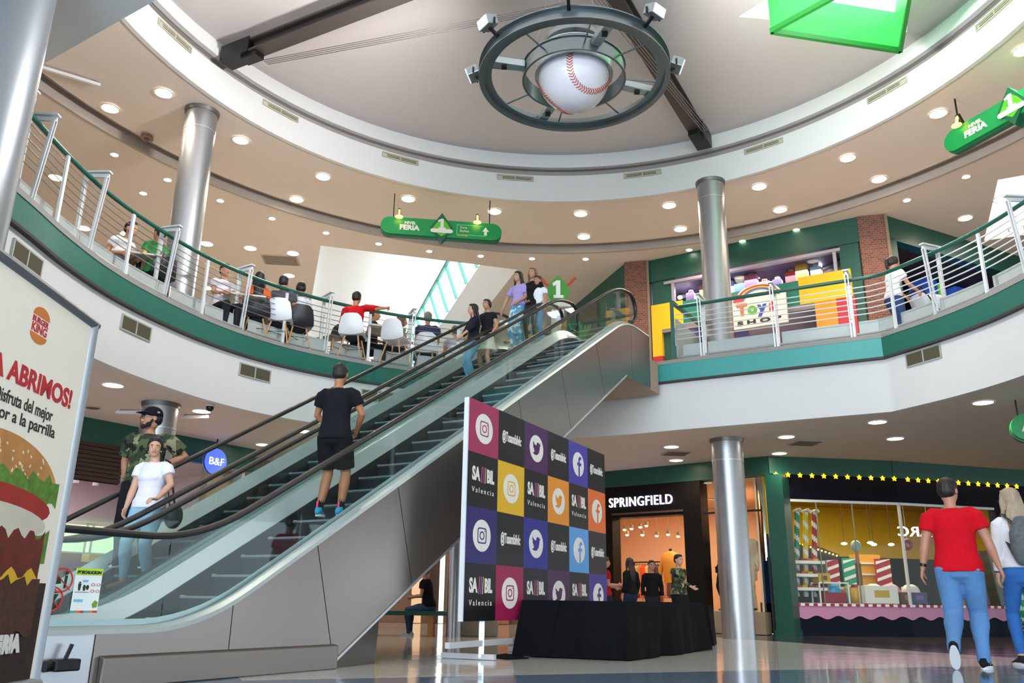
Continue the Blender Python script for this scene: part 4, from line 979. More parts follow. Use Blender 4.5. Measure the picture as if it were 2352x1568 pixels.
mb.loft(ring, False, True); mb.build('doughnut_ring', mat('doughnut_red', '#8f2430', .4), t, smooth=True); mb = MB(); mb.cyl((0, 0, .12), (0, 0, 1.30), .004, 6); mb.build('string', CWH, t)
for j, px in enumerate((1965, 1999, 2007, 2047, 1939)):
    u, z = F1.at(px, (1246, 1246, 1250, 1250, 1248)[j], 3.0); t = T(F1, 'shop_downlight', 'small bright lamp under the candy shop bulkhead', 'lamp', u, z, 3.0, 'small lamps at the back of the candy shop'); mb = MB(); mb.ell((0, 0, 0), (.07, .07, .03)); mb.build('lamp_glow', TG, t, smooth=True); mb = MB(); mb.cyl((0, 0, .03), (0, 0, 3.17 - z), .006, 6); mb.build('stem', BLACKM, t)
# leaning green striped pole and the open doorway with racks
t = T(F2, 'striped_pole', 'tall green and white striped pole leaning at the candy shop doorway', 'striped pole', 2.62, 0, -.35)
stripe_pole(t, 'pole', 0, 0, 2.25, .10, mat('stripe_green', '#158a5c', .35), mat('stripe_mint', '#a9d8c4', .35), -.14, .24)
t = T(F2, 'doorway_rack', 'dark shelving rack just inside the candy shop doorway', 'rack', 2.95, 0, .5)
mb = MB(); mb.box((.5, .3, .9), (1.0, .4, 1.8)); mb.build('rack_body', mat('rack_dark', '#1d1c22', .5), t)
for z in (.12, .2, .28, .36): mb = MB(); mb.box((.2, .05, z), (.35, .15, .03)); mb.build('tray', mat('tray_silver', '#a8a9ab', .4), t)
mb = MB(); mb.box((.45, .08, .75), (.6, .02, .25)); mb.build('green_print', mat('rack_green', '#2d5a2a', .5), t)
t = T(F2, 'framed_screen', 'pale framed screen hanging behind the man in the red shirt', 'screen', 1.55, 2.1, .8)
mb = MB(); mb.box((0, 0, .2), (.5, .04, .42)); mb.build('frame', mat('screen_frame', '#b9b0a0', .5), t); mb = MB(); mb.box((0, -.025, .2), (.42, .01, .34)); mb.build('screen_panel', mat('screen_dark', '#6d6a62', .4), t)
# ceiling sign at the right edge
def hang_sign(q, ang, length, label, full=True, words=('NIVEL', 'FERIA')):
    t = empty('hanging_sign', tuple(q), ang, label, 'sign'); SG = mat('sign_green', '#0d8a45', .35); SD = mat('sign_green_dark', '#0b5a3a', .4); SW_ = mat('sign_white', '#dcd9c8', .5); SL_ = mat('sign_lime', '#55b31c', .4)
    h_ = .19; L_ = length
    cap = [(-L_ / 2 + h_ + h_ * math.cos(a), h_ * math.sin(a)) for a in [PI / 2 + k * PI / 10 for k in range(11)]] + [(L_ / 2 - h_ + h_ * math.cos(a), h_ * math.sin(a)) for a in [-PI / 2 + k * PI / 10 for k in range(11)]]
    mb = MB(); mb.ext(cap, (0, .06, 0), (1, 0, 0), (0, 0, 1), (0, -1, 0), .12); mb.build('board', SG, t)
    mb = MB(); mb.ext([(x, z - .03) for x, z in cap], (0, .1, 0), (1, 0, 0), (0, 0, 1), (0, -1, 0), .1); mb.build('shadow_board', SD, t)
    if full:
        mb = MB(); mb.ext([(-.24, 0), (0, -.34), (.24, 0), (0, .34)], (0, .08, 0), (1, 0, 0), (0, 0, 1), (0, -1, 0), .17); mb.build('diamond', SD, t)
        mb = MB(); mb.ext([(-.19, -.02), (-.1, -.13), (0, -.2), (.1, -.13), (.19, -.02), (.1, .12), (0, .22), (-.1, .12)], (0, -.09, 0), (1, 0, 0), (0, 0, 1), (0, -1, 0), .012); mb.build('lime_disc', SL_, t)
        mb = MB(); mb.ext([(x * .95, y * .8 + .06) for x, y in [(-.07, -.13), (.09, -.13), (.09, -.08), (.04, -.08), (.04, .17), (-.02, .17), (-.09, .12), (-.07, .07), (-.03, .095), (-.03, -.08), (-.07, -.08)]], (0, -.1, 0), (1, 0, 0), (0, 0, 1), (0, -1, 0), .012)
        mb.ext([(-.19 + .045 * math.cos(a), -.08 + .045 * math.sin(a)) for a in [PI / 2 + k * PI / 6 for k in range(7)]] + [(.19 + .045 * math.cos(a), -.08 + .045 * math.sin(a)) for a in [-PI / 2 + k * PI / 6 for k in range(7)]], (0, -.1, 0), (1, 0, 0), (0, 0, 1), (0, -1, 0), .015); mb.build('number_and_scroll', SW_, t)
        mb = MB(); add_text(mb, words[0], (-.78, -.064, .045), (1, 0, 0), (0, 0, 1), .085, .004, fit=.24, bold=.004); add_text(mb, words[1], (-.88, -.064, -.085), (1, 0, 0), (0, 0, 1), .15, .004, fit=.42, bold=.008)
        add_text(mb, 'Zona', (.38, -.064, .03), (1, 0, 0), (0, 0, 1), .07, .004, fit=.16); add_text(mb, 'Baños', (.38, -.064, -.05), (1, 0, 0), (0, 0, 1), .075, .004, fit=.19)
        mb.ext([(.9, -.1), (.96, -.1), (.96, -.01), (1.0, -.01), (.93, .09), (.86, -.01), (.9, -.01)], (0, -.06, 0), (1, 0, 0), (0, 0, 1), (0, -1, 0), .008); mb.build('lettering', SW_, t)
        mb = MB(); mb.box((.6, -.063, .11), (.56, .006, .012)); mb.box((.62, -.063, -.115), (.6, .006, .012)); mb.box((.325, -.063, 0), (.012, .006, .23)); mb.build('outline', mat('sign_outline', '#7cc6a0', .4), t)
        mb = MB(); mb.box((.44, -.063, -.135), (.22, .006, .02)); mb.build('yellow_dash', mat('sign_yellow', '#b9a52c', .4), t)
        for x in (-.9, .74):
            mb = MB(); mb.bar((x, .0, .15), (x, -.12, .36), .05, .07); mb.build('lamp_arm', BLACKM, t)
            mb = MB(); mb.ell((x, -.18, .14), (.085, .07, .03)); mb.bar((x, -.12, .34), (x, -.18, .16), .03, .03); mb.build('sign_lamp', mat('sign_lamp_glow', '#f7c948', .4, emit=5, ecol='#ffc648'), t, smooth=True)
    else:
        mb = MB(); add_text(mb, words[0], (-L_ / 2 + .14, -.064, -.06), (1, 0, 0), (0, 0, 1), .17, .004, bold=.008); mb.build('lettering', SW_, t)
    for x in (-L_ * .4, L_ * .4): mb = MB(); mb.bar((x, .04, .15), (x, .04, .79 if full else .42), .02, .02); mb.build('hanger_rod', BLACKM, t)
    return t
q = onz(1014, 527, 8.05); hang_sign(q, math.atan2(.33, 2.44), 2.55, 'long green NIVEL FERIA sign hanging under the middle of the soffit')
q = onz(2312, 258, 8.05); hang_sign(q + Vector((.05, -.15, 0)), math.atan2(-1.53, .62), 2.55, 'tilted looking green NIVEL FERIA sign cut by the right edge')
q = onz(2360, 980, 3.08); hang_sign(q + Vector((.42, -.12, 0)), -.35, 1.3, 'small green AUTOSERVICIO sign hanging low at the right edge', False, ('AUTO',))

# ---------------- lower left shops behind the escalators
FL = Fac((-10.4, 9.6), (-5.9, 16.4))
mb = MB(); FL.box(mb, -1, 9.2, 3.05, Z1, -.05, .2); mb.build('trim_22', GREEND, kind='structure')
wallset(FL, 0, 9.0, 0, 3.05, 4.2, mat('food_back_wall', '#cfc0c8', .6), mat('food_side_wall', '#c9b7bb', .6), mat('food_floor', '#9a8a80', .3), mat('food_ceiling', '#c8bcc4', .6), 'food_shop')
t = T(FL, 'wooden_sign_band', 'dark wooden slatted fascia above the food shop counter', 'fascia', 3.0, 2.45, -.04)
mb = MB()
for k in range(9): mb.box((1.6, 0, k * .072 + .03), (3.4, .06, .062))
mb.build('slats', WOODD, t); mb = MB(); mb.box((1.6, .04, .33), (3.4, .03, .7)); mb.build('backing', mat('wood_backing', '#150d0a', .8), t)
t = T(FL, 'round_shop_sign', 'round blue illuminated B&F sign hanging beside the man in camouflage', 'sign', FL.at(455, 1061)[0] + .12, FL.at(455, 1061)[1], -.35)
mb = MB(); mb.cyl((0, -.03, 0), (0, .04, 0), .25, 32); mb.build('disc', mat('bf_blue', '#5468cc', .4, emit=.9, ecol='#4660d8'), t, smooth=True); mb = MB(); mb.tube([(.255 * math.cos(k * PI / 16), 0, .255 * math.sin(k * PI / 16)) for k in range(32)], .014, 6, closed=True); mb.build('rim', BLACKM, t)
mb = MB(); add_text(mb, 'B&F', (-.17, -.035, -.065), (1, 0, 0), (0, 0, 1), .2, .004, fit=.34, bold=.0); mb.build('letters', mat('bf_letters', '#e9d5f2', .4, emit=1.4, ecol='#ecd6f8'), t); mb = MB(); mb.bar((0, 0, .25), (0, .0, Z1 - FL.at(455, 1061)[1]), .02, .02); mb.build('hanger', BLACKM, t)
def fitem(name, lab, cat, px, py, d): u, z = FL.at(px, py, d); return T(FL, name, lab, cat, u, z, d), u, z
for (px, py, w_, h_, lab) in ((182, 1205, .75, .62, 'bright window with greenery at the back of the food shop, left one'), (244, 1205, .75, .62, 'bright window with greenery at the back of the food shop, right one')):
    t, u, z = fitem('back_window', lab, 'window', px, py, 4.0); t.location = FL.P(u, 1.75, 4.12)
    mb = MB(); mb.box((0, 0, 0), (w_, .04, h_)); gmw = mat('garden_view', '#b7d9a0', .5, emit=1.0, ecol='#b9dba4', noise=.5, nscale=3); mb.build('bright_view', gmw, t)
    mb = MB(); mb.box((0, -.03, h_ / 2), (w_ + .06, .04, .05)); mb.box((0, -.03, -h_ / 2), (w_ + .06, .04, .05)); mb.box((-w_ / 2, -.03, 0), (.05, .04, h_)); mb.box((w_ / 2, -.03, 0), (.05, .04, h_)); mb.build('frame', CWH, t)
t, u, z = fitem('food_counter', 'orange and yellow food counter behind the escalators', 'counter', 170, 1250, 2.6); t.location = FL.P(u, 0.012, 2.6)
mb = MB(); mb.box((.9, 0, .5), (3.6, .6, 1.0)); mb.build('counter_body', mat('counter_orange', '#c9682c', .5), t); mb = MB(); mb.box((.9, 0, 1.03), (3.7, .7, .06)); mb.build('counter_top', CWH, t)
for k in range(6): mb = MB(); mb.box((-.7 + k * .55, -.1, 1.2), (.4, .3, .28)); mb.build('display_case', mat('case_%d' % (k % 3), ['#e08a2c', '#8a4a1e', '#d8b04a'][k % 3], .4), t)
t, u, z = fitem('round_mural', 'dark red wall panel with a pale ring logo seen through the glass', 'wall panel', 214, 1275, 1.2); t.location = FL.P(u, .15, 1.2)
mb = MB(); mb.box((.1, 0, .5), (1.5, .05, 1.0)); mb.build('panel', mat('mural_red', '#7c3134', .5), t)
mb = MB(); ring = []
for k in range(24): a = 2 * PI * k / 24; ring.append([Vector((.1 + rr * math.cos(a) * .8, dd_, .5 + rr * math.sin(a))) for rr, dd_ in ((.34, -.03), (.34, -.045), (.22, -.045), (.22, -.03))])
mb.loft(ring, False, True); mb.build('pale_ring', mat('ring_pale', '#c9b9a4', .5), t)
for (px, py) in ((170, 1128), (218, 1124)):
    u, z = FL.at(px, py, 2.0); t = T(FL, 'pendant_lamp', 'grey pendant spot inside the food shop', 'lamp', u, 2.75, 2.0, 'grey spots inside the food shop'); mb = MB(); mb.cyl((0, 0, -.12), (0, 0, .1), .06, 14); mb.build('shade', mat('lamp_grey', '#8b8488', .5), t); mb = MB(); mb.cyl((0, 0, .1), (0, 0, .28), .01, 6); mb.build('stem', BLACKM, t)
area('food_shop_light', tuple(FL.P(4.2, 2.95, 2.2)), (0, 0, FL.ang), 6, 2.6, 130, (1.0, .86, .9))

# ---------------- centre passage (seen under the escalator): more shops far behind
FB = Fac((-5.9, 16.4), (-4.6, 22.6)); FC = Fac((-4.6, 22.6), (2.0, 22.6))
WTILE = mat('passage_warm_wall', '#8a6a50', .5, noise=.2, nscale=3)
mb = MB(); FB.box(mb, 0, FB.L, 0, Z1, 0, .15); mb.build('wall_passage_left', mat('passage_tan', '#a08872', .6), kind='structure')
mb = MB(); FC.box(mb, -.2, FC.L + .3, 0, Z1, 0, .15); mb.build('wall_passage_back', WTILE, kind='structure')
mb = MB(); mb.box((1.95, 21.2, 1.75), (.15, 2.8, 3.5)); mb.build('wall_passage_right', WTILE, kind='structure')
mb = MB(); FC.box(mb, 0, FC.L, 2.9, Z1, -.3, -.0); mb.build('trim_23', GREEND, kind='structure')
def shopc(px0, px1, z0, z1, d, m_, name, lab, cat):
    u0, _ = FC.at(px0, 1380, d); u1, _ = FC.at(px1, 1380, d); t = T(FC, name, lab, cat, (u0 + u1) / 2, z0, d)
    mb = MB(); mb.box((0, 0, (z1 - z0) / 2), (u1 - u0, .08, z1 - z0)); mb.build('panel', m_, t); mb = MB(); mb.box((0, .01, z1 - z0 + .02), (u1 - u0 + .06, .1, .05)); mb.build('cap', BLACKM, t); return t
shopc(985, 1018, .012, 2.3, -.12, mat('dark_wood_door', '#3d1d0c', .5, noise=.2), 'wood_screen', 'dark brown wooden screen behind the seated man', 'screen')
shopc(945, 968, .012, 1.8, -.15, mat('lit_peach_panel', '#f0c8a0', .5, emit=.25), 'glowing_board', 'pale lit shop panel left of the seated man', 'panel')
shopc(1008, 1019, .012, 1.9, -.3, mat('lit_menu', '#dfe9ea', .5, emit=1.0), 'vertical_light_sign', 'thin bright vertical sign behind the seated man', 'sign')
shopc(1060, 1170, .012, .95, -.2, mat('terracotta_panel', '#c0784e', .5), 'terracotta_counter', 'terracotta counter seen below the black checkered backdrop', 'counter')
area('passage_light', tuple(FC.P(3.3, 3.3, -1.4)), (0, 0, 0), 5, 1.5, 45, (1.0, .85, .68))

# ---------------- upper toy shop
FT = Fac((3.4, 19.3), (7.5, 16.7)); UP2 = Z2
mb = MB(); FT.box(mb, -.1, FT.L + .1, 8.12, ZO + .1, -.05, .2); mb.build('trim_24', GREEND, kind='structure')
wallset(FT, 0, FT.L, Z2, 8.3, 4.0, mat('toy_back_wall', '#5d5470', .6), mat('toy_side_wall', '#6b6180', .6), mat('toy_floor', '#7d7888', .3), mat('toy_ceiling', '#3f3a50', .6), 'toy_shop')
mb = MB(); FT.box(mb, .05, .6, Z2, 8.12, -.02, .1); FT.box(mb, 4.45, FT.L, Z2, 8.12, -.02, .1); mb.build('wall_toy_jambs', GREEND, kind='structure')
t = T(FT, 'toy_shop_window', 'wide toy shop window with grey frame on the upper floor', 'shop window', .45, 6.4, 0)
mb = MB(); mb.box((1.98, -.02, 1.62), (4.1, .12, .07)); mb.box((.15, -.02, .8), (.07, .1, 1.6)); mb.box((3.9, -.02, .8), (.07, .1, 1.6)); mb.build('grey_frame', mat('frame_grey', '#a39da6', .4, .4), t)
mb = MB(); mb.box((2, .0, .5), (3.8, .012, 2.2)); mb.build('pane', CLEAR, t)
# lego-like coloured surround
t = T(FT, 'coloured_surround', 'green, yellow and red block-coloured band across the toy shop front', 'shop front', 0, Z2, -.06)
def cb(mname, c, x0, x1, z0, z1, dd=0, nm='colour_block'): mb = MB(); mb.box(((x0 + x1) / 2, dd, (z0 + z1) / 2), (x1 - x0, .12, z1 - z0)); mb.build(nm, mat(mname, c, .4), t)
cb('block_green', '#17705a', .85, 3.9, 2.15, 2.72); cb('block_yellow', '#efb40e', .05, .85, 2.1, 2.75, -.01); cb('block_yellow', '', .05, .3, 1.45, 2.1, -.01); cb('block_red', '#b3242c', .05, .3, 0.0, 1.45, -.01)
cb('block_yellow', '', 3.55, 4.65, 2.15, 2.78, -.01); cb('block_orange', '#e88a12', 3.85, 4.3, .9, 2.15, 0); cb('block_red', '', 4.3, 4.68, .7, 2.15, -.01); cb('block_grey', '#7f7877', .3, 3.85, 2.02, 2.15, 0)
sg = T(FT, 'toy_shop_sign', 'white TOYS SHOP sign with rainbow arc and coloured letters', 'sign', 2.25, Z2 + 1.78, -.2); sg.scale = (.86, 1, .86)
mb = MB(); mb.box((.5, 0, .4), (1.4, .08, .82)); mb.ext([(.5 + .6 * math.cos(a), .8 + .36 * math.sin(a)) for a in [k * PI / 14 for k in range(15)]], (0, .04, 0), (1, 0, 0), (0, 0, 1), (0, -1, 0), .08); mb.build('board', mat('toy_sign_cream', '#e9dfcf', .5), sg)
for k, (c, rr) in enumerate((('#c22a2a', .56), ('#e8b21c', .49), ('#4668b0', .42))):
    ring = []; mb = MB()
    for j in range(15): a = j * PI / 14; ring.append([Vector((.5 + r_ * math.cos(a), y_, .78 + r_ * .6 * math.sin(a))) for r_, y_ in ((rr, -.045), (rr, -.06), (rr - .06, -.06), (rr - .06, -.045))])
    mb.loft(ring); mb.build('rainbow_band', mat('rainbow_%d' % k, c, .4), sg)
for ch, c, x, sz in (('T', '#d8661c', -.08, .42), ('o', '#4ba82a', .2, .42), ('y', '#2b4fa0', .48, .42), ('s', '#cc2630', .76, .46)):
    mb = MB(); add_text(mb, ch, (x, -.05, .36), (1, 0, 0), (0, 0, 1), sz, .012, bold=.02); mb.build('letter', mat('letter_' + ch, c, .4), sg)
mb = MB(); mb.ext([(-.18, .74), (.12, .74), (-.03, .95)], (0, -.05, 0), (1, 0, 0), (0, 0, 1), (0, -1, 0), .02); mb.build('roof_shape', mat('letter_s', '#cc2630', .4), sg)
mb = MB(); add_text(mb, 'S H O P', (-.1, -.05, .08), (1, 0, 0), (0, 0, 1), .15, .008, fit=1.15, bold=.006); mb.build('small_letters', mat('toy_dark_letters', '#1e1a1c', .5), sg)
PGL = mat('purple_lamp_glow', '#ffffff', .4, emit=18, ecol='#fff0ff')
for k, (px, py, d) in enumerate([(1737, 623, 1.5), (1751, 617, 1.6), (1742, 635, 1.4), (1872, 595, 1.5), (1871, 607, 1.4), (1882, 611, 1.3), (1892, 588, 1.6), (1562, 683, 1.2), (1581, 677, 1.2), (1614, 639, 1.0)]):
    u, z = FT.at(px, py, d); t = T(FT, 'shop_spotlight', 'bright white spotlight inside the toy shop', 'lamp', u, z, d, 'spotlights inside the toy shop'); mb = MB(); mb.ell((0, 0, 0), (.06, .06, .05)); mb.build('bulb', PGL, t, smooth=True); mb = MB(); mb.cyl((0, .02, .02), (0, .02, .12), .03, 10); mb.build('housing', BLACKM, t)
for (p0, p1, lab) in (((1575, 743), (1607, 739), 'short tube lamp in the toy shop, left one'), ((1862, 703), (1903, 696), 'long tube lamp in the toy shop, right one')):
    u0, z0 = FT.at(*p0, .5); u1, z1 = FT.at(*p1, .5); t = T(FT, 'tube_lamp', lab, 'lamp', u0, z0, .5); mb = MB(); mb.tube([(0, 0, 0), (u1 - u0, 0, z1 - z0)], .03, 10); mb.build('tube_glow', mat('tube_glow', '#ffffff', .4, emit=6, ecol='#fff2e0'), t, smooth=True); mb = MB(); mb.box(((u1 - u0) / 2, .02, .04), (u1 - u0, .06, .03)); mb.build('fitting', CWH, t)
tc_ = ['#c79a5a', '#8a6db0', '#d8d0e8', '#5a86b8', '#c46a8a', '#e8d8c0', '#6a5aa0', '#b04a4a', '#d8a85a', '#9ac0d8', '#7a5a48', '#caa8d8']
for k in range(22):
    u = .7 + (k % 11) * .3; z = Z2 + (.35 if k < 11 else 2.75); h_ = .5 + .35 * random.random(); t = T(FT, 'toy_display', ['lower', 'upper'][k // 11] + ' shelf toy box in the toy shop window', 'toy', u, z, .9 + .5 * random.random(), 'toys in the toy shop window')
    mb = MB(); mb.box((0, 0, h_ / 2), (.2 + .1 * random.random(), .2, h_)); mb.build('toy_box', mat('toy_c%d' % (k % 12), tc_[k % 12], .4), t, bevel=.01)
    mb = MB(); mb.ell((0, 0, h_ + .06), (.07, .07, .07), nu=10, nv=6); mb.build('toy_head', mat('toy_c%d' % ((k + 5) % 12), tc_[(k + 5) % 12], .4), t, smooth=True)
t = T(FT, 'toy_shelf', 'long shelf carrying the upper toys in the toy shop', 'shelf', .6, Z2 + 2.7, 1.1); mb = MB(); mb.box((1.8, 0, 0), (3.8, .7, .04)); mb.build('board', CWH, t)
t = T(FT, 'toy_plinth', 'low plinth under the toys in the toy shop window', 'plinth', .4, Z2 + .02, 1.1); mb = MB(); mb.box((1.6, 0, .16), (3.3, .7, .32)); mb.build('board', CWH, t)
area('toy_light', tuple(FT.P(2.2, 8.1, 1.8)), (0, 0, FT.ang), 3.6, 2.2, 160, (.92, .82, 1.0))
# brick pillars
def brickmat():
    M = bpy.data.materials.new('brickwork'); M.use_nodes = True; nt = M.node_tree; b = nt.nodes['Principled BSDF']; tc = nt.nodes.new('ShaderNodeTexCoord'); mp = nt.nodes.new('ShaderNodeMapping'); mp.inputs['Rotation'].default_value = (PI / 2, 0, 0)
    br = nt.nodes.new('ShaderNodeTexBrick'); br.inputs['Scale'].default_value = 5; br.inputs['Color1'].default_value = (*lin('#7a4b3c'), 1); br.inputs['Color2'].default_value = (*lin('#5c3a30'), 1); br.inputs['Mortar'].default_value = (*lin('#8b7668'), 1); br.inputs['Mortar Size'].default_value = .015
    nt.links.new(tc.outputs['Object'], mp.inputs[0]); nt.links.new(mp.outputs[0], br.inputs[0]); nt.links.new(br.outputs[0], b.inputs['Base Color']); b.inputs['Roughness'].default_value = .85; return M
BR = brickmat()
for f, u0, u1, nm in ((Fac((2.8, 19.45), (3.4, 19.3)), 0, .6, 'brick pillar at the left end of the toy shop, behind the escalator top'), (Fac((7.5, 16.7), (8.1, 16.55)), .02, .62, 'brick pillar between the toy shop and the dark arcade')):
    t = T(f, 'brick_pillar', nm, 'pillar', u0, Z2, -.1); mb = MB(); mb.box(((u1 - u0) / 2, .25, 1.98), (u1 - u0, .5, 3.96)); mb.build('brick_shaft', BR, t); mb = MB(); mb.box(((u1 - u0) - .03, -.01, 1.98), (.06, .03, 3.96)); mb.build('corner_trim', mat('pillar_trim', '#7d6a52', .6), t)
FX = Fac((1.6, 23.2), (2.8, 19.45))
mb = MB(); FX.box(mb, 0, FX.L, Z2, ZO, 0, .15); mb.build('wall_upper_side', GREEND, kind='structure')
FA = Fac((8.1, 16.6), (13.2, 19.2))
mb = MB(); FA.box(mb, -.05, 9, 8.15, ZO + .1, -.05, .2); FA.box(mb, -.02, .22, Z2, 8.2, -.05, .2); mb.build('trim_25', GREEND, kind='structure')
wallset(FA, .2, 8, Z2, 8.2, 4.5, mat('arcade_wall', '#3d2a22', .7), mat('arcade_wall', ''), mat('arcade_floor', '#4a3a30', .3), mat('arcade_ceiling', '#2c211d', .7), 'arcade')
for (px, py) in ((2097, 571), (2205, 588), (2310, 607), (2235, 648)):
    u, z = FA.at(px, py, 2.5); t = T(FA, 'amber_lamp', 'amber glowing oval lamp in the dark arcade', 'lamp', u, z, 2.5, 'amber lamps in the arcade'); mb = MB(); mb.ell((0, 0, 0), (.28, .2, .1)); mb.build('amber_glow', mat('amber_glow', '#e8963a', .4, emit=1.6, ecol='#f0963a'), t, smooth=True); mb = MB(); mb.cyl((0, 0, .05), (0, 0, 8.17 - z), .03, 8); mb.build('stem', BLACKM, t)
for (px, py, w_, h_, c, lab) in ((2120, 640, .5, 1.0, '#2a4ba8', 'blue arcade machine just left of the lime panel'), (2143, 620, .16, 1.3, '#6cc81c', 'lime green upright panel in the arcade'), (2190, 640, .8, .9, '#2a4ba8', 'widest blue arcade machine right of the lime panel'), (2232, 660, .45, .7, '#24408f', 'small blue arcade machine lower right')):
    u, z = FA.at(px, py, 1.2); t = T(FA, 'arcade_machine', lab, 'arcade machine', u, Z2 + .02, 1.2); zz = min(z - Z2, 3.35 - h_ / 2)
    mb = MB(); mb.ext([(-w_ / 2, 0), (w_ / 2, 0), (w_ / 2 * .9, zz + h_ / 2), (-w_ / 2 * .7, zz + h_ / 2)], (0, .3, 0), (1, 0, 0), (0, 0, 1), (0, -1, 0), .5); mb.build('cabinet', mat('arc_' + c, c, .4, emit=.25), t, bevel=.02)
    mb = MB(); mb.box((0, -.21, zz + .05), (w_ * .6, .02, .2)); mb.build('screen', mat('arc_screen', '#3a5ad0', .3, emit=.4), t)
# ================================================================== burger advert light box (near left)
K = .785
c1 = onz(198, 745, 2.6278); r1 = onz(78, 1560, 0)
BX = Vector((r1.x * K, r1.y * K, 0)); ztop = CAM_Z + (2.6278 - CAM_Z) * K + .0
pn_ = onz(0, 585, ztop); BD = Vector((pn_.x - BX.x, pn_.y - BX.y, 0)).normalized()   # along the board towards the viewer
BW = 1.28; BN = Vector((-BD.y, BD.x, 0)); 
if BN.dot(Vector((-BX.x, -BX.y, 0))) < 0: BN = -BN
XB = -BD                                   # reading direction (left to right) = away from the viewer
OB = BX + BD * BW                          # bottom-left corner as read
t = empty('advert_lightbox', tuple(OB), 0, 'tall burger advert in a rounded aluminium frame at the left edge', 'advert board')
ZB0 = .10; HB_ = ztop - ZB0; Zv = Vector((0, 0, 1))
def bp_(x, z, d=0): return XB * x + Zv * (ZB0 + z) + BN * d
mb = MB(); mb.ext([(0, 0), (BW, 0), (BW, HB_), (0, HB_)], bp_(0, 0, -.05), XB, Zv, BN, .052); mb.build('printed_panel', mat('advert_cream', '#dfdacb', .45, emit=.12, ecol='#dfdacb'), t)
FR = mat('frame_satin_aluminium', '#a2a7ab', .4, .7)
mb = MB(); mb.tube([bp_(BW + .0, -.02, -.02), bp_(BW + .0, HB_, -.02)], [(.035, .05)] * 2, 12, side=XB); mb.build('frame_upright', FR, t, smooth=True)
mb = MB(); mb.tube([bp_(0, -.02, -.02), bp_(0, HB_, -.02)], [(.035, .05)] * 2, 12, side=XB); mb.build('frame_upright', FR, t, smooth=True)
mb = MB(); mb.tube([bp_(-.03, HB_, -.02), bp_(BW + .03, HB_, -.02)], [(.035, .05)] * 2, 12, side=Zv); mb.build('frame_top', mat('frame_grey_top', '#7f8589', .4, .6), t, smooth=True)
mb = MB(); mb.tube([bp_(-.03, -.0, -.02), bp_(BW + .03, -.0, -.02)], [(.035, .06)] * 2, 12, side=Zv); mb.build('frame_bottom', FR, t, smooth=True)
mb = MB(); mb.ext([(-.02, -.09), (BW + .02, -.09), (BW + .02, 0), (-.02, 0)], bp_(0, 0, -.12), XB, Zv, BN, .2); mb.build('base', FR, t, bevel=.02)
def prt(px, py): q = onpl(px, py, OB, BN); return (q - OB).dot(XB), q.z - ZB0
def ppoly(name, pts, m_, d, depth=.0015, par=None):
    mb = MB(); mb.ext(pts, bp_(0, 0, d), XB, Zv, BN, depth); return mb.build(name, m_, par or t)
def ellp(cx, cz, rx, rz, a0=0, a1=2 * PI, n=24): return [(cx + rx * math.cos(a0 + (a1 - a0) * k / n), cz + rz * math.sin(a0 + (a1 - a0) * k / n)) for k in range(n + (0 if a1 - a0 > 6.2 else 1))]
lx, lz = prt(91, 748); OR = mat('bun_orange', '#dd7a2c', .5); RD = mat('print_red', '#c5202c', .5); DKI = mat('print_dark', '#2b2220', .5)
sx_ = (prt(112, 748)[0] - prt(70, 748)[0]) / 2; sz_ = (prt(91, 703)[1] - prt(91, 794)[1]) / 2
ppoly('logo_bun_top', ellp(lx, lz + sz_ * .45, sx_, sz_ * .55, 0, PI), OR, .003); ppoly('logo_bun_bottom', ellp(lx, lz - sz_ * .52, sx_, sz_ * .48, PI, 2 * PI), OR, .003)
mb = MB(); add_text(mb, 'BURGER', bp_(lx - sx_ * .98, lz + sz_ * .08, .004), XB, Zv, sz_ * .42, .001, fit=sx_ * 1.9, bold=.0012); add_text(mb, 'KING', bp_(lx - sx_ * .95, lz - sz_ * .44, .004), XB, Zv, sz_ * .66, .001, fit=sx_ * 1.8, bold=.0015); mb.build('logo_lettering', RD, t)
def line_text(txt, p_end_base, p_end_top, x_left, m_, bold, name):
    """line whose last letter ends at pixel p_end"""
    xe, zb = prt(*p_end_base); _, zt = prt(*p_end_top)
    V, F = text_mesh(txt, 1.0, .001, bold=bold); cap = .72; size = (zt - zb) / cap
    w0 = (max(v.x for v in V) - min(v.x for v in V)) * size; fit = xe - x_left
    mb = MB(); V, F = text_mesh(txt, size, .001, bold=bold * size); wx = max(v.x for v in V) - min(v.x for v in V)
    add_text(mb, txt, bp_(x_left, zb, .004), XB, Zv, size, .001, fit=fit, bold=bold * size); mb.build(name, m_, t)
xA = prt(22, 0)[0] if 0 else prt(20, 850)[0]
wd_ = (prt(158, 930)[0] - xA) / 8.2
line_text('¡YA ABRIMOS!', (158, 937), (158, 893), xA - wd_ * 3.6, RD, .035, 'headline')
x2 = prt(0, 915)[0]; w2_ = (prt(118, 960)[0] - x2)
line_text('Disfruta del mejor', (116, 968), (116, 938), x2 - w2_ * .12, DKI, .012, 'subtitle')
x3 = prt(0, 965)[0]; w3_ = (prt(122, 1005)[0] - x3)
line_text('sabor a la parrilla', (122, 1006), (122, 978), x3 - w3_ * .30, DKI, .014, 'subtitle')
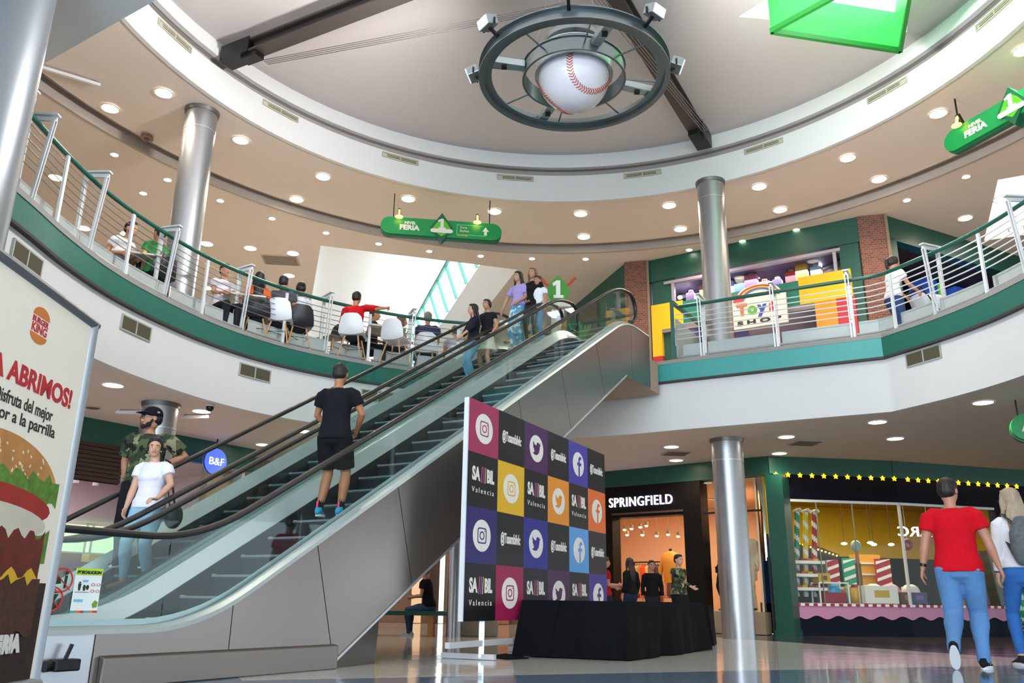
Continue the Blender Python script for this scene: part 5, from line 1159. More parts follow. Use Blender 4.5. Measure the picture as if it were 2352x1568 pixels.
# burger picture (printed layers)
def px_poly(name, pts, m_, d): ppoly(name, [prt(*p) for p in pts], m_, d)
BUN = mat('print_bun', '#c78a4a', .4, noise=.6, nscale=4); LET = mat('print_lettuce', '#5c8a2c', .4, noise=.95, nscale=22); TOM = mat('print_tomato', '#a8241c', .35, noise=.5, nscale=5); ONI = mat('print_onion', '#d8d0bc', .4, noise=.1)
BAC = mat('print_bacon', '#6b1d12', .35, noise=.95, nscale=12); CHE = mat('print_cheese', '#e2b222', .4, noise=.15); PAT = mat('print_patty', '#4a2818', .6, noise=.95, nscale=26); BTM = mat('print_char', '#2c1810', .6, noise=.95, nscale=30)
def zrow(px, py): return prt(px, py)
cx = BW * .5
def band(name, zt_, zb_, m_, d, amp=.02, xr=None, n=26, ph=0):
    x0 = max(.02, BCX - xr); x1 = min(BW - .04, BCX + xr)
    top = [(x0 + (x1 - x0) * k / n, zt_ + amp * math.sin(k * 1.7 + ph) + amp * .6 * math.sin(k * 3.1 + ph)) for k in range(n + 1)]
    bot = [(x0 + (x1 - x0) * k / n, zb_ + amp * math.sin(k * 1.3 + 1 + ph)) for k in range(n + 1)][::-1]
    ppoly(name, top + bot, m_, d)
def zz(py): return prt(120, py)[1]
BCX = prt(8, 1000)[0]; xr = prt(127, 1140)[0] - BCX
ppoly('burger_char', [(.02, .02), (BW - .06, .02), (BW - .06, zz(1340)), (.02, zz(1340))], BTM, .003)
ppoly('burger_bun', ellp(BCX, prt(60, 1130)[1], xr, prt(8, 985)[1] - prt(60, 1130)[1], 0, PI, 30), BUN, .003)
band('burger_lettuce', zz(1105), zz(1165), LET, .0045, .022, xr * 1.02); ppoly('burger_tomato', ellp(BCX - .02, zz(1180), xr * .96, (zz(1140) - zz(1185)), 0, 2 * PI), TOM, .006)
ppoly('burger_onion', ellp(BCX - .02, zz(1215), xr * .92, (zz(1195) - zz(1235)), 0, 2 * PI), ONI, .0075)
band('burger_lettuce_lower', zz(1230), zz(1290), LET, .0065, .02, xr * .98, ph=2); band('burger_bacon', zz(1235), zz(1320), BAC, .0085, .03, xr * .9, ph=1); band('burger_cheese', zz(1300), zz(1350), CHE, .0075, .03, xr * .9, ph=4); band('burger_patty', zz(1335), zz(1450), PAT, .009, .02, xr * .95, ph=3)
mb = MB(); rr_ = random.Random(3)
for k in range(60):
    a = rr_.uniform(.12, PI - .12); q = rr_.uniform(.35, .95); X0 = BCX + xr * q * math.cos(a); Z0 = prt(60, 1130)[1] + (prt(8, 985)[1] - prt(60, 1130)[1]) * q * math.sin(a); an = rr_.uniform(0, PI)
    mb.ext([(X0 + .011 * math.cos(b) * math.cos(an) - .006 * math.sin(b) * math.sin(an), Z0 + .011 * math.cos(b) * math.sin(an) + .006 * math.sin(b) * math.cos(an)) for b in [j * PI / 4 for j in range(8)]], bp_(0, 0, .0046), XB, Zv, BN, .001)
mb.build('burger_sesame', mat('print_sesame', '#efe2bd', .5), t)
xe = prt(43, 1480)[0]; zb = prt(43, 1493)[1]; zt2 = prt(43, 1457)[1]
mb = MB(); add_text(mb, 'HAMBURGUESERIA', bp_(.05, zb, .011), XB, Zv, (zt2 - zb) / .72, .001, fit=xe - .05, bold=.01); mb.build('footer_lettering', mat('print_white', '#e6e2d8', .5), t)

# ================================================================== checkered social media backdrop
kl, kr = .785, .735
pl_ = Vector((-.558 * kl, 10.953 * kl, 0)); zt_ = CAM_Z + (3.1786 - CAM_Z) * kl; zb_ = CAM_Z - (CAM_Z - .3203) * kl
qr = onz(1388, 1065, 3.1786); pr_ = Vector((qr.x * kr, qr.y * kr, 0))
SX = (pr_ - pl_); SWd = SX.length; SX.normalize(); SN = Vector((SX.y, -SX.x, 0))
t = empty('photo_backdrop', (pl_.x, pl_.y, 0), 0, 'checkered photo backdrop wall with social media icons and mall logos', 'backdrop')
def sp_(x, z, d=0): return SX * x + Zv * z + SN * d
HT = zt_ - zb_
mb = MB(); mb.ext([(-.02, zb_), (SWd, zb_), (SWd, zt_), (-.02, zt_)], sp_(0, 0, -.05), SX, Zv, SN, .05); mb.build('frame_board', mat('backdrop_edge_white', '#d9dadf', .5), t)
cells = [['#a0325a', '#1d1b20', '#4a2454', '#1d1b22', '#4640a0', '#1f1d22'], ['#1a191d', '#dcae28', '#1c1b20', '#e08f33', '#29271f', '#e0713a'], ['#2d2866', '#1c1b1f', '#2c3088', '#1e1d21', '#5f9fdc', '#322b31'], ['#161619', '#961f4e', '#1e1c22', '#47284e', '#25221f', '#453a8c']]
icon = [['i', '@', 't', '@', 'f', '@'], ['s', 'i', 's', 't', 's', 'f'], ['i', '@', 't', '@', 'f', '@'], ['s', 'i', 's', 't', 's', 'f']]
CW_, CH_ = SWd / 6, HT / 4
WPR = mat('print_offwhite', '#e3dfd9', .45)
for r in range(4):
    for c in range(6):
        x0 = c * CW_; z1 = zt_ - r * CH_; col = cells[r][c]; mcol = mat('print_' + col[1:], col, .42, noise=.04, spec=.2)
        mb = MB(); mb.ext([(x0, z1 - CH_), (x0 + CW_, z1 - CH_), (x0 + CW_, z1), (x0, z1)], sp_(0, 0, .0), SX, Zv, SN, .003); mb.build('printed_square', mcol, t)
        cxx, czz = x0 + CW_ / 2, z1 - CH_ / 2; k_ = icon[r][c]; R_ = min(CW_, CH_) * .31
        if k_ in 'itf':
            RX = CW_ * .29; RZ = CH_ * .29
            mb = MB(); mb.ext(ellp(cxx, czz, RX, RZ, n=32), sp_(0, 0, .003), SX, Zv, SN, .002); mb.build('icon_disc', WPR, t)
            mb = MB(); q = .006
            def ringp(a, b, fn, d_=.005):
                n = 24; rg = []
                for j in range(n):
                    th_ = 2 * PI * j / n; rg.append([sp_(*fn(th_, a), d_), sp_(*fn(th_, a), d_ + .0015), sp_(*fn(th_, b), d_ + .0015), sp_(*fn(th_, b), d_)])
                mb.loft(rg, False, True)
            sq = lambda th_, a: (cxx + RX * a * (abs(math.cos(th_)) ** .35) * (1 if math.cos(th_) > 0 else -1), czz + RZ * a * (abs(math.sin(th_)) ** .35) * (1 if math.sin(th_) > 0 else -1))
            el = lambda th_, a: (cxx + RX * a * math.cos(th_), czz + RZ * a * math.sin(th_))
            if k_ == 'i': ringp(.50, .42, sq); ringp(.27, .19, el); mb.ext(ellp(cxx + RX * .3, czz + RZ * .3, RX * .05, RZ * .05, n=8), sp_(0, 0, .005), SX, Zv, SN, .0015)
            elif k_ == 'f': mb.ext([(cxx + RX * a, czz + RZ * b) for a, b in ((-.02, -.98), (.22, -.98), (.22, -.1), (.48, -.1), (.5, .14), (.22, .14), (.22, .34), (.28, .42), (.5, .42), (.5, .66), (.2, .66), (.0, .5), (-.02, .34), (-.02, .14), (-.24, .14), (-.24, -.1), (-.02, -.1))], sp_(0, 0, .005), SX, Zv, SN, .0015)
            else: mb.ext([(cxx + RX * a, czz + RZ * b) for a, b in ((-.6, -.38), (-.3, -.5), (.05, -.48), (.35, -.25), (.46, .1), (.46, .22), (.62, .36), (.44, .34), (.54, .5), (.38, .42), (.22, .5), (.04, .44), (-.04, .22), (-.3, .28), (-.52, .48), (-.54, .28), (-.44, .14), (-.54, .16), (-.46, -.02), (-.34, -.1), (-.42, -.1), (-.3, -.24), (-.4, -.34))], sp_(0, 0, .005), SX, Zv, SN, .0015)
            mb.build('icon_symbol', mcol, t)
        elif k_ == '@':
            mb = MB(); add_text(mb, '@Tusambilvlc', sp_(x0 + CW_ * .14, czz - .04, .004), SX, Zv, .15, .001, fit=CW_ * .72, bold=.004); mb.build('handle_lettering', WPR, t)
        else:
            mb = MB(); add_text(mb, 'SA', sp_(x0 + CW_ * .14, czz - .0, .004), SX, Zv, .19, .001, fit=CW_ * .26, bold=.008); add_text(mb, 'BIL', sp_(x0 + CW_ * .62, czz - .0, .004), SX, Zv, .19, .001, fit=CW_ * .25, bold=.008); add_text(mb, 'Valencia', sp_(x0 + CW_ * .14, czz - .13, .004), SX, Zv, .08, .001, fit=CW_ * .73, spacing=1.5); mb.build('mall_lettering', WPR, t)
            for j, cc_ in enumerate(('#c03a4a', '#3a5ab8', '#d88a3a')):
                xx = x0 + CW_ * (.425 + .06 * j); mb = MB(); mb.ext([(xx, czz - .02), (xx + CW_ * .03, czz - .02), (xx + CW_ * .05, czz + .15), (xx + CW_ * .02, czz + .15)], sp_(0, 0, .004), SX, Zv, SN, .001); mb.build('logo_figure', mat('logo_' + cc_[1:], cc_, .4), t)
PIPE = mat('stand_pipe_white', '#d6d8dc', .35, .3)
for x in (.45, SWd * .5, SWd - .3):
    mb = MB(); mb.bar(sp_(x, .02, -.04), sp_(x, zb_ + .05, -.04), .055, .055); mb.build('stand_leg', PIPE, t)
    mb = MB(); mb.bar(sp_(x, .03, -.5), sp_(x, .03, .12), .05, .05); mb.build('stand_foot', PIPE, t)
mb = MB(); mb.bar(sp_(-.22, .16, -.04), sp_(SWd - .2, .16, -.04), .05, .055); mb.build('stand_rail', PIPE, t)

# ================================================================== table under black cloth
def cloth_table():
    t = empty('draped_table', (0.06, 9.2, 0), 0, 'low platform table covered to the floor with black cloth', 'table'); O = Vector((0.06, 9.2, 0))
    A = onz(1195, 1508, 0); B = onz(1445, 1518, 0); C = onz(1622, 1494, 0); D = A + (C - B)
    D = Vector((A.x + (C.x - B.x) * .9, A.y + (C.y - B.y) * .9, 0))
    H = .585; loop = []
    cor = [A, B, C, D]
    for i in range(4):
        p, q = cor[i], cor[(i + 1) % 4]; n = 40
        for k in range(n): loop.append((p + (q - p) * (k / n), i, k / n))
    cen = (A + B + C + D) / 4; rings = []
    rnd = random.Random(5); ph = [rnd.uniform(0, 6.28) for _ in range(6)]
    for lv, z in enumerate((H, H - .012, H - .1, H - .25, H - .4, .12, .01)):
        ring = []; f = (H - z) / H
        for j, (p, i, u) in enumerate(loop):
            o = (p - cen); o.z = 0; o.normalize(); a = j / len(loop) * 2 * PI
            ed = min(u, 1 - u); w_ = (.02 + .05 * f) * (math.sin(a * 9 + ph[0]) * .5 + math.sin(a * 17 + ph[1]) * .35 + math.sin(a * 31 + ph[2]) * .2) * min(1, f * 1.6)
            out = -.015 + .03 * f + (.05 * f if ed < .04 else 0) + w_ * (.35 if i == 0 else 1.0)
            ring.append(p + o * out + Vector((0, 0, z)) - O)
        rings.append(ring)
    mb = MB(); mb.loft(rings); CL_ = mat('black_cloth', '#0f1013', .95, noise=.12, nscale=8, bump=.25, bscale=25, spec=.1); mb.build('cloth', CL_, t, smooth=55)
    # sharp overlapping seam fold on the front and a spread hem at the left foot
    s0 = A + (B - A) * .30; n = Vector((B.y - A.y, -(B.x - A.x), 0)).normalized(); d = (B - A).normalized()
    if n.dot(-A) < 0: n = -n
    mb = MB(); mb.loft([[s0 + d * (.10 - .22 * k / 6 * .6) * 1 + n * (.015 + .012 * k / 6) + Vector((0, 0, H - .005 - (H - .02) * k / 6)) - O, s0 - d * (.34 + .10 * k / 6) + n * (.018 + .03 * k / 6) + Vector((0, 0, H - .005 - (H - .02) * k / 6)) - O, s0 - d * (.34 + .10 * k / 6) + n * (.012 + .026 * k / 6) + Vector((0, 0, H - .005 - (H - .02) * k / 6)) - O, s0 + d * (.10 - .22 * k / 6 * .6) + n * (.008 + .006 * k / 6) + Vector((0, 0, H - .005 - (H - .02) * k / 6)) - O] for k in range(7)]); mb.build('cloth_overlap', CL_, t)
    mb = MB(); hem = [(1120, 1506), (1160, 1500), (1190, 1503), (1215, 1510), (1165, 1512)]; P_ = [onz(x, y, .012) - O for x, y in hem]; mb.add([p for p in P_] + [p - Vector((0, 0, .01)) for p in P_], [(0, 1, 2, 3, 4), (5, 6, 7, 8, 9)] + [(i, (i + 1) % 5, 5 + (i + 1) % 5, 5 + i) for i in range(5)]); mb.build('cloth_hem', CL_, t)
    return t
cloth_table()
# darker draped stage block behind on the right
t = empty('draped_block', tuple(onz(1612, 1482, 0)), 0, 'lower black draped block just right of the black table', 'table'); mb = MB()
mb.loft([[Vector((x * (1 + f) + .02 * math.sin(7 * x + 9 * y + f * 5), y * (1 + f), z)) for x, y in ((-.3, -.1), (-.1, -.13), (.1, -.1), (.2, .1), (.2, .45), (-.3, .45))] for z, f in ((.55, 0), (.5, .02), (.25, .12), (.01, .3))]); mb.build('cloth', _mc['black_cloth'], t, smooth=30)
# ================================================================== people
V3 = Vector
def _ik(a, tgt, l1, l2, hint):
    d = tgt - a; L = d.length; L = max(min(L, (l1 + l2) * .999), abs(l1 - l2) * 1.02 + .01); u = d.normalized()
    x = (l1 * l1 - l2 * l2 + L * L) / (2 * L); h = math.sqrt(max(0, l1 * l1 - x * x))
    hn = hint - u * hint.dot(u); hn = hn.normalized() if hn.length > 1e-5 else V3((0, 0, 1))
    return a + u * x + hn * h, a + u * L
def _remesh(o, vox, sm=3):
    r = o.modifiers.new('remesh', 'REMESH'); r.mode = 'VOXEL'; r.voxel_size = vox; r.use_smooth_shade = True
    if sm: s_ = o.modifiers.new('smooth', 'SMOOTH'); s_.factor = .5; s_.iterations = sm
    return o
_tex = None
def _wrinkle(o, st=.012, sc=.12):
    global _tex
    if _tex is None: _tex = bpy.data.textures.new('fold_noise', 'CLOUDS'); _tex.noise_scale = sc
    d = o.modifiers.new('folds', 'DISPLACE'); d.texture = _tex; d.strength = st; d.mid_level = .5; d.texture_coords = 'LOCAL'; return o
def hand(mb, wrist, dirv, palm_n, thumb_side, curl=.35, s=1.0):
    """wrist point, hand direction, palm normal (the way the palm faces), side the thumb is on"""
    D = dirv.normalized(); N = (palm_n - D * palm_n.dot(D)); N = N.normalized() if N.length > 1e-4 else V3((0, 0, -1)); S_ = D.cross(N)
    if S_.dot(thumb_side) < 0: S_ = -S_
    mb.tube([wrist - D * .02, wrist + D * .03 * s, wrist + D * .07 * s, wrist + D * .092 * s], [(.026 * s, .02 * s), (.034 * s, .018 * s), (.040 * s, .016 * s), (.037 * s, .013 * s)], 12, side=S_)
    for k, (off, L, r) in enumerate(((.030, .070, .0088), (.0105, .078, .0092), (-.0100, .073, .0088), (-.029, .058, .0078))):
        p = wrist + D * (.084 + (.006 if k in (1, 2) else 0)) * s + S_ * off * s; pts = [p - D * .012]; d = D.copy(); c = curl * (1 + .12 * k)
        pts.append(p)
        for f in (.45, .30, .25):
            d = (d * math.cos(c) + N * math.sin(c)).normalized(); pts.append(pts[-1] + d * L * f * s)
        mb.tube(pts, [r * s, r * s, r * .96 * s, r * .88 * s, r * .72 * s], 8, side=S_, rnd=True)
    p = wrist + D * .03 * s + S_ * .028 * s; d = (D * .6 + S_ * .7 + N * .25).normalized(); d2 = (D * .85 + S_ * .25 + N * .45).normalized()
    mb.tube([p - d * .015, p + d * .03 * s, p + d * .03 * s + d2 * .032 * s, p + d * .03 * s + (d2 + N * .3 * curl).normalized() * .056 * s], [.0125 * s, .0115 * s, .010 * s, .008 * s], 8, rnd=True)
SKIN = {}
def skinm(c): return mat('skin_' + c.lstrip('#'), c, .5, noise=.06, nscale=12)
def clothm(c, pat=None):
    k = 'cloth_' + c.lstrip('#') + (pat or '')
    if k in _mc: return _mc[k]
    M = mat(k, c, .9, noise=.08, nscale=5, bump=.15, bscale=35, spec=.2)
    if pat == 'camo':
        nt = M.node_tree; b = nt.nodes['Principled BSDF']; tc = nt.nodes.new('ShaderNodeTexCoord'); prev = None
        for i, (sc, th, colr) in enumerate(((7, .52, '#4f5a3c'), (9, .58, '#8b8468'), (8, .60, '#1f211b'))):
            n = nt.nodes.new('ShaderNodeTexNoise'); n.inputs['Scale'].default_value = sc; n.inputs['Detail'].default_value = 2.5; mp = nt.nodes.new('ShaderNodeMapping'); mp.inputs['Location'].default_value = (i * 3.1, i * 1.7, i); nt.links.new(tc.outputs['Object'], mp.inputs[0]); nt.links.new(mp.outputs[0], n.inputs['Vector'])
            g = nt.nodes.new('ShaderNodeMath'); g.operation = 'GREATER_THAN'; g.inputs[1].default_value = th; nt.links.new(n.outputs[0], g.inputs[0])
            mx = nt.nodes.new('ShaderNodeMix'); mx.data_type = 'RGBA'; nt.links.new(g.outputs[0], mx.inputs[0]); mx.inputs[7].default_value = (*lin(colr), 1)
            if prev is None: mx.inputs[6].default_value = (*lin('#333b2c'), 1)
            else: nt.links.new(prev, mx.inputs[6])
            prev = mx.outputs[2]
        nt.links.new(prev, b.inputs['Base Color'])
    if pat in ('denim', 'floral', 'stripe'):
        nt = M.node_tree; b = nt.nodes['Principled BSDF']; tc = nt.nodes.new('ShaderNodeTexCoord')
        if pat == 'stripe':
            n = nt.nodes.new('ShaderNodeTexWave'); n.bands_direction = 'Z'; n.inputs['Scale'].default_value = 4; th = .6; c2 = '#8a8f86'
        else: n = nt.nodes.new('ShaderNodeTexNoise'); n.inputs['Scale'].default_value = 9 if pat == 'floral' else 3.5; n.inputs['Detail'].default_value = 3; th = .53 if pat == 'floral' else .5; c2 = '#cfe0e4'
        nt.links.new(tc.outputs['Object'], n.inputs['Vector']); mx = nt.nodes.new('ShaderNodeMix'); mx.data_type = 'RGBA'; c_ = lin(c)
        if pat == 'denim':
            mx.inputs[6].default_value = (*[v * .72 for v in c_], 1); mx.inputs[7].default_value = (*[min(1, v * 1.35) for v in c_], 1); nt.links.new(n.outputs[0], mx.inputs[0])
        else:
            g = nt.nodes.new('ShaderNodeMath'); g.operation = 'GREATER_THAN'; g.inputs[1].default_value = th; nt.links.new(n.outputs[0], g.inputs[0]); nt.links.new(g.outputs[0], mx.inputs[0]); mx.inputs[6].default_value = (*c_, 1); mx.inputs[7].default_value = (*lin(c2), 1)
        nt.links.new(mx.outputs[2], b.inputs['Base Color'])
    return M
HAIRM = {}
def person(label, loc, yaw, H=1.75, name='person', q=2, skin='#b98263', hair='#1c1512', hairstyle='short', top='#202022', top_pat=None, sleeve=.55, bottom='#22252c', bot_pat='denim', leg='long',
           shoe='#1a1a1a', sole='#e8e8e8', ph=None, lean=(0, 0), twist=0.0, side_hip=0.0, head=(0, 0), hl=None, hr=None, el=None, er=None, fl_=None, fr_=None, kl_=None, kr_=None, foot_yaw=(.12, -.12), foot_pitch=(0, 0),
           build_=1.0, female=False, cat='person', loose=1.0, curl=(.35, .35), palms=(None, None), top_len=.0, knee_hint=(0, 1, 0), cap=None, glasses=False, beard=False, group=None, sock=None, bust=None, hips=1.0):
    """person facing local +Y, origin under the pelvis at floor height; q = quality (3 near .. 1 far)"""
    root = empty(name, loc, yaw, label, cat, group); S = H / 1.75; root.scale = (S, S, S)
    B = build_; ph = ph if ph is not None else .93
    P = V3((side_hip, 0, ph)); T = V3((math.sin(lean[0]), math.sin(lean[1]), math.cos(lean[0]) * math.cos(lean[1]))).normalized()
    Sx = V3((math.cos(twist), math.sin(twist), 0)); Sx = (Sx - T * Sx.dot(T)).normalized(); Fw = T.cross(Sx)
    if Fw.y < 0: Fw = -Fw
    Hx = V3((1, 0, 0))
    sh = .148 if female else .170; sh *= (.6 + .4 * B); SC = P + T * .50
    sR, sL = SC + Sx * sh, SC - Sx * sh; hipR, hipL = P + Hx * .088 * (.5 + .5 * B) + V3((0, 0, -.03)), P - Hx * .088 * (.5 + .5 * B) + V3((0, 0, -.03))
    NB = P + T * .545; hy, hp = head
    Mh = Matrix.Rotation(hy, 3, 'Z') @ Matrix.Rotation(hp, 3, 'X'); HC = NB + T * .085 + V3((0, .015, .075)) + (Fw * .02)
    defR = sR + V3((.07, .05, -.52)); defL = sL + V3((-.07, .05, -.52))
    hr = V3(hr) if hr is not None else defR; hl = V3(hl) if hl is not None else defL
    er = V3(er) if er is not None else V3((.3, -1, -.2)); el = V3(el) if el is not None else V3((-.3, -1, -.2))
    eR, wR = _ik(sR, hr, .29, .255, er); eL, wL = _ik(sL, hl, .29, .255, el)
    fr = V3(fr_) if fr_ is not None else V3((.10, .0, .085)); fl = V3(fl_) if fl_ is not None else V3((-.10, .0, .085))
    kh = V3(knee_hint); kr, aR = _ik(hipR, fr, .43, .43, V3(kr_) if kr_ else kh); kl, aL = _ik(hipL, fl, .43, .43, V3(kl_) if kl_ else kh)
    vox = {3: .0085, 2: .012, 1: .018}[q]
    # ------------ bare body, one continuous surface
    mb = MB(); th_ = .078 * B * hips; wx = (.118 if female else .135) * B; wd = .095 * B
    mb.tube([P - T * .05, P - T * .0, P + T * .10, P + T * .22, P + T * .34, P + T * .45, P + T * .505, P + T * .54], [(.12 * B, .075 * B), (.150 * B * hips, .104 * B), (.136 * B, .096 * B), (wx, wd), (.145 * B, .105 * B), (.135 * B, .092 * B), (.098 * B, .07 * B), (.06, .055)], 20, side=Sx, rnd=True)
    mb.tube([NB - T * .04, NB + T * .03, HC - V3((0, .02, .05))], [(.062, .058), (.053, .053), (.055, .055)], 14, side=Sx)
    for s_, e_, w_ in ((sR, eR, wR), (sL, eL, wL)):
        mid = s_ + (e_ - s_) * .35; f1 = e_ + (w_ - e_) * .3
        dd_ = (e_ - s_).normalized(); oo_ = (s_ - SC).normalized()
        mb.tube([s_ + (SC - s_) * .55 - T * .012, s_ - oo_ * .02 - T * .016, s_ + dd_ * .05 + oo_ * .012, mid, e_, f1, w_], [.042 * B, .050 * B, .053 * B, .047 * B, .037 * B, .038 * B, .025], 14, rnd=True)
        if q >= 2 or True:
            i = 0 if s_ is sR else 1; pn = palms[i]; pn = V3(pn) if pn is not None else (V3((-1, 0, 0)) if i == 0 else V3((1, 0, 0)))
            ts = V3((0, 1, 0)) + V3((0, 0, .3)); dv = (w_ - e_).normalized()
            if isinstance(curl, tuple): cv = curl[i]
            if pn is not None and abs(dv.dot(pn.normalized())) > .8: dv = (dv - pn.normalized() * dv.dot(pn.normalized()) * .8).normalized()
            hand(mb, w_, dv, pn, V3((0, 1, 0)) if abs(dv.y) < .7 else V3((-1 if i == 0 else 1, 0, 0)), cv, 1.0 if q > 1 else 1.15)
    for h_, k_, a_ in ((hipR, kr, aR), (hipL, kl, aL)):
        m1 = h_ + (k_ - h_) * .45; c1 = k_ + (a_ - k_) * .3
        mb.tube([h_, m1, k_, c1, a_ + V3((0, 0, .0)), a_ - V3((0, 0, .03))], [.078 * B * hips, .072 * B * hips, .054 * B, .056 * B, .036, .034], 14, rnd=True)
        mb.ell(k_ + (k_ - (h_ + a_) / 2).normalized() * .012, (.04 * B,) * 3, nu=10, nv=6)
    # head
    HSC = 1.07
    def h(x, y, z): return HC + Mh @ V3((x, y, z)) * HSC
    def hell(c, r, **k): mb.ell(h(*c), tuple(v * HSC for v in r), Mh, **k)
    hell((0, -.012, .03), (.076, .094, .088), nu=20, nv=12); hell((0, .018, -.02), (.062, .072, .085), nu=18, nv=12); hell((0, .038, -.072), (.040, .042, .034)); hell((0, -.02, -.05), (.06, .06, .06))
    mb.tube([h(0, .082, .012), h(0, .100, -.018), h(0, .098, -.034)], [.009, .013, .012], 8, rnd=True); hell((0, .092, -.034), (.018, .014, .010), nu=8, nv=6)
    hell((0, .070, .022), (.05, .018, .014), nu=10, nv=6)
    hell((.028, .062, -.028), (.022, .02, .022), nu=8, nv=6); hell((-.028, .062, -.028), (.022, .02, .022), nu=8, nv=6)
    hell((0, .080, -.056), (.022, .012, .010), nu=8, nv=6)
    for sx in (-1, 1): hell((sx * .077, -.008, -.004), (.009, .02, .032), nu=8, nv=6)
    o = mb.build('body', skinm(skin), root, smooth=True); _remesh(o, vox, 3 if q > 1 else 2)
    # ------------ face
    if q >= 2:
        for sx in (-1, 1):
            m2 = MB(); m2.ell(h(sx * .029, .078, .002), (.0125, .008, .0075), Mh, nu=12, nv=8); e = m2.build('eye', mat('eye_white', '#d9d3cc', .3), root, smooth=True)
            m2 = MB(); m2.ell(h(sx * .029, .0855, .002), (.006, .003, .006), Mh, nu=10, nv=6); m2.build('iris', mat('eye_dark', '#1d120c', .2), e, smooth=True)
            m2 = MB(); m2.tube([h(sx * .014, .090, .020), h(sx * .030, .089, .026), h(sx * .046, .078, .021)], [.0035, .0045, .0025], 6); m2.build('eyebrow', mat('brow_dark', '#1b120e', .8), root, smooth=True)
        m2 = MB(); m2.tube([h(-.021, .083, -.057), h(0, .093, -.054), h(.021, .083, -.057)], [(.002, .003), (.004, .0065), (.002, .003)], 8, side=Mh @ V3((0, 1, 0))); m2.build('lips', mat('lips_' + ('f' if female else 'm'), '#a8544e' if female else '#94594a', .45), root, smooth=True)
    if beard:
        m2 = MB(); 
        for sx in (-1, 1): m2.tube([h(sx * .066, .012, -.015), h(sx * .060, .03, -.055), h(sx * .035, .064, -.088), h(0, .080, -.098)], [.012, .016, .018, .02], 8, rnd=True)
        m2.ell(h(0, .072, -.090), (.040, .026, .028), Mh); m2.ell(h(.045, .04, -.068), (.02, .03, .03), Mh); m2.ell(h(-.045, .04, -.068), (.02, .03, .03), Mh); m2.tube([h(-.026, .084, -.046), h(0, .096, -.043), h(.026, .084, -.046)], [.005, .006, .005], 6)
        _remesh(m2.build('beard', mat('beard_dark', '#1c1411', .9), root, smooth=True), vox * .8, 1)
    if glasses:
        m2 = MB()
        for sx in (-1, 1): m2.tube([h(sx * .031 + .021 * math.cos(a), .099, .0 + .017 * math.sin(a)) for a in [k * PI / 8 for k in range(16)]], .0022, 5, closed=True); m2.tube([h(sx * .052, .098, .006), h(sx * .078, .0, .01)], .002, 5)
        m2.tube([h(-.01, .1, .004), h(.01, .1, .004)], .0022, 5); m2.build('glasses', mat('glasses_dark', '#22202a', .3, .3), root)
    # ------------ hair
    if hairstyle:
        m2 = MB(); hm = mat('hair_' + hair.lstrip('#'), hair, .55, noise=.35, nscale=30, stretch=(1, 1, .15), bump=.4, bscale=60)
        m2.ell(h(0, -.022, .046), (.089, .104, .093), Mh, nu=20, nv=12); m2.ell(h(0, -.045, .005), (.085, .079, .082), Mh, nu=16, nv=10)
        if female:
            for sx in (-1, 1): m2.ell(h(sx * .066, -.006, .018), (.024, .05, .062), Mh, nu=12, nv=8)
        if hairstyle in ('short', 'long', 'mid', 'bun', 'pony', 'bob'):
            m2.ell(h(0, .035, .095), (.06, .045, .025), Mh)
        if hairstyle in ('long', 'mid', 'bob'):
            L_ = {'long': .40, 'mid': .26, 'bob': .16}[hairstyle]; dn = V3((0, 0, -1))
            p0 = h(0, -.06, .03); bk = -Fw * .085
            m2.tube([p0, h(0, -.075, -.06), NB + bk + V3((0, 0, .0)), NB + bk * 1.25 + dn * (L_ - .12), NB + bk * 1.2 + dn * L_], [(.078, .05), (.088, .045), (.095, .036), (.085, .03), (.05, .015)], 16, side=Sx, rnd=True)
            for sx in (-1, 1): m2.tube([h(sx * .062, .01, .06), h(sx * .085, .0, -.02), h(sx * .088, -.01, -.09), NB + Sx * sx * .10 + Fw * .02 + dn * min(.12, L_ * .5)], [.024, .026, .026, .015], 10, rnd=True)
        if hairstyle == 'bun': m2.ell(h(0, -.115, .06), (.042, .038, .042), Mh)
        if hairstyle == 'pony': m2.tube([h(0, -.10, .06), h(0, -.15, .03), h(0, -.155, -.08), h(0, -.13, -.2)], [.025, .035, .032, .012], 10, rnd=True)
        if hairstyle == 'spiky':
            m2.ell(h(0, .01, .115), (.065, .07, .035), Mh)
        o = m2.build('hair', hm, root, smooth=True); _remesh(o, vox, 2)
    if cap:
        m2 = MB(); m2.ell(h(0, -.012, .062), (.096, .110, .083), Mh, nu=20, nv=12); m2.tube([h(0, -.012, .03), h(0, -.012, .06)], [(.099, .113), (.098, .112)], 20, side=Mh @ V3((1, 0, 0)))
        m2.tube([h(0, .075, .052), h(0, .12, .052), h(0, .165, .044)], [(.078, .008), (.072, .007), (.045, .005)], 14, side=Mh @ V3((1, 0, 0)), rnd=True)
        _remesh(m2.build('cap', clothm(cap), root, smooth=True), .009, 2)
        m2 = MB(); m2.ell(h(-.082, -.03, .065), (.012, .022, .014), Mh); m2.build('cap_badge', mat('badge_grey', '#8d8d92', .6), root, smooth=True)
    # ------------ top
    g = .014 * loose
    if top:
        mb = MB(); hem = -.02 - top_len; fl2 = .02 * loose
        pts = [P + T * hem, P + T * (hem + .08), P + T * .12, P + T * .22, P + T * .34, P + T * .45, P + T * .505, P + T * .535]
        wst = .020 * (loose - 1) if loose > 1 else 0
        rr = [(.150 * B * max(1, hips * .97) + g + fl2, .108 * B + g + fl2), (.150 * B * max(1, hips * .95) + g + fl2 * .8, .108 * B + g + fl2 * .7), (.140 * B + g + wst, .10 * B + g + wst), (wx + g + wst, wd + g + wst), (.147 * B + g, .107 * B + g), (.140 * B + g, .095 * B + g), (.104 * B + g, .074 * B + g), (.066 + g * .3, .06 + g * .3)]
        mb.tube(pts, rr, 22, side=Sx, rnd=False)
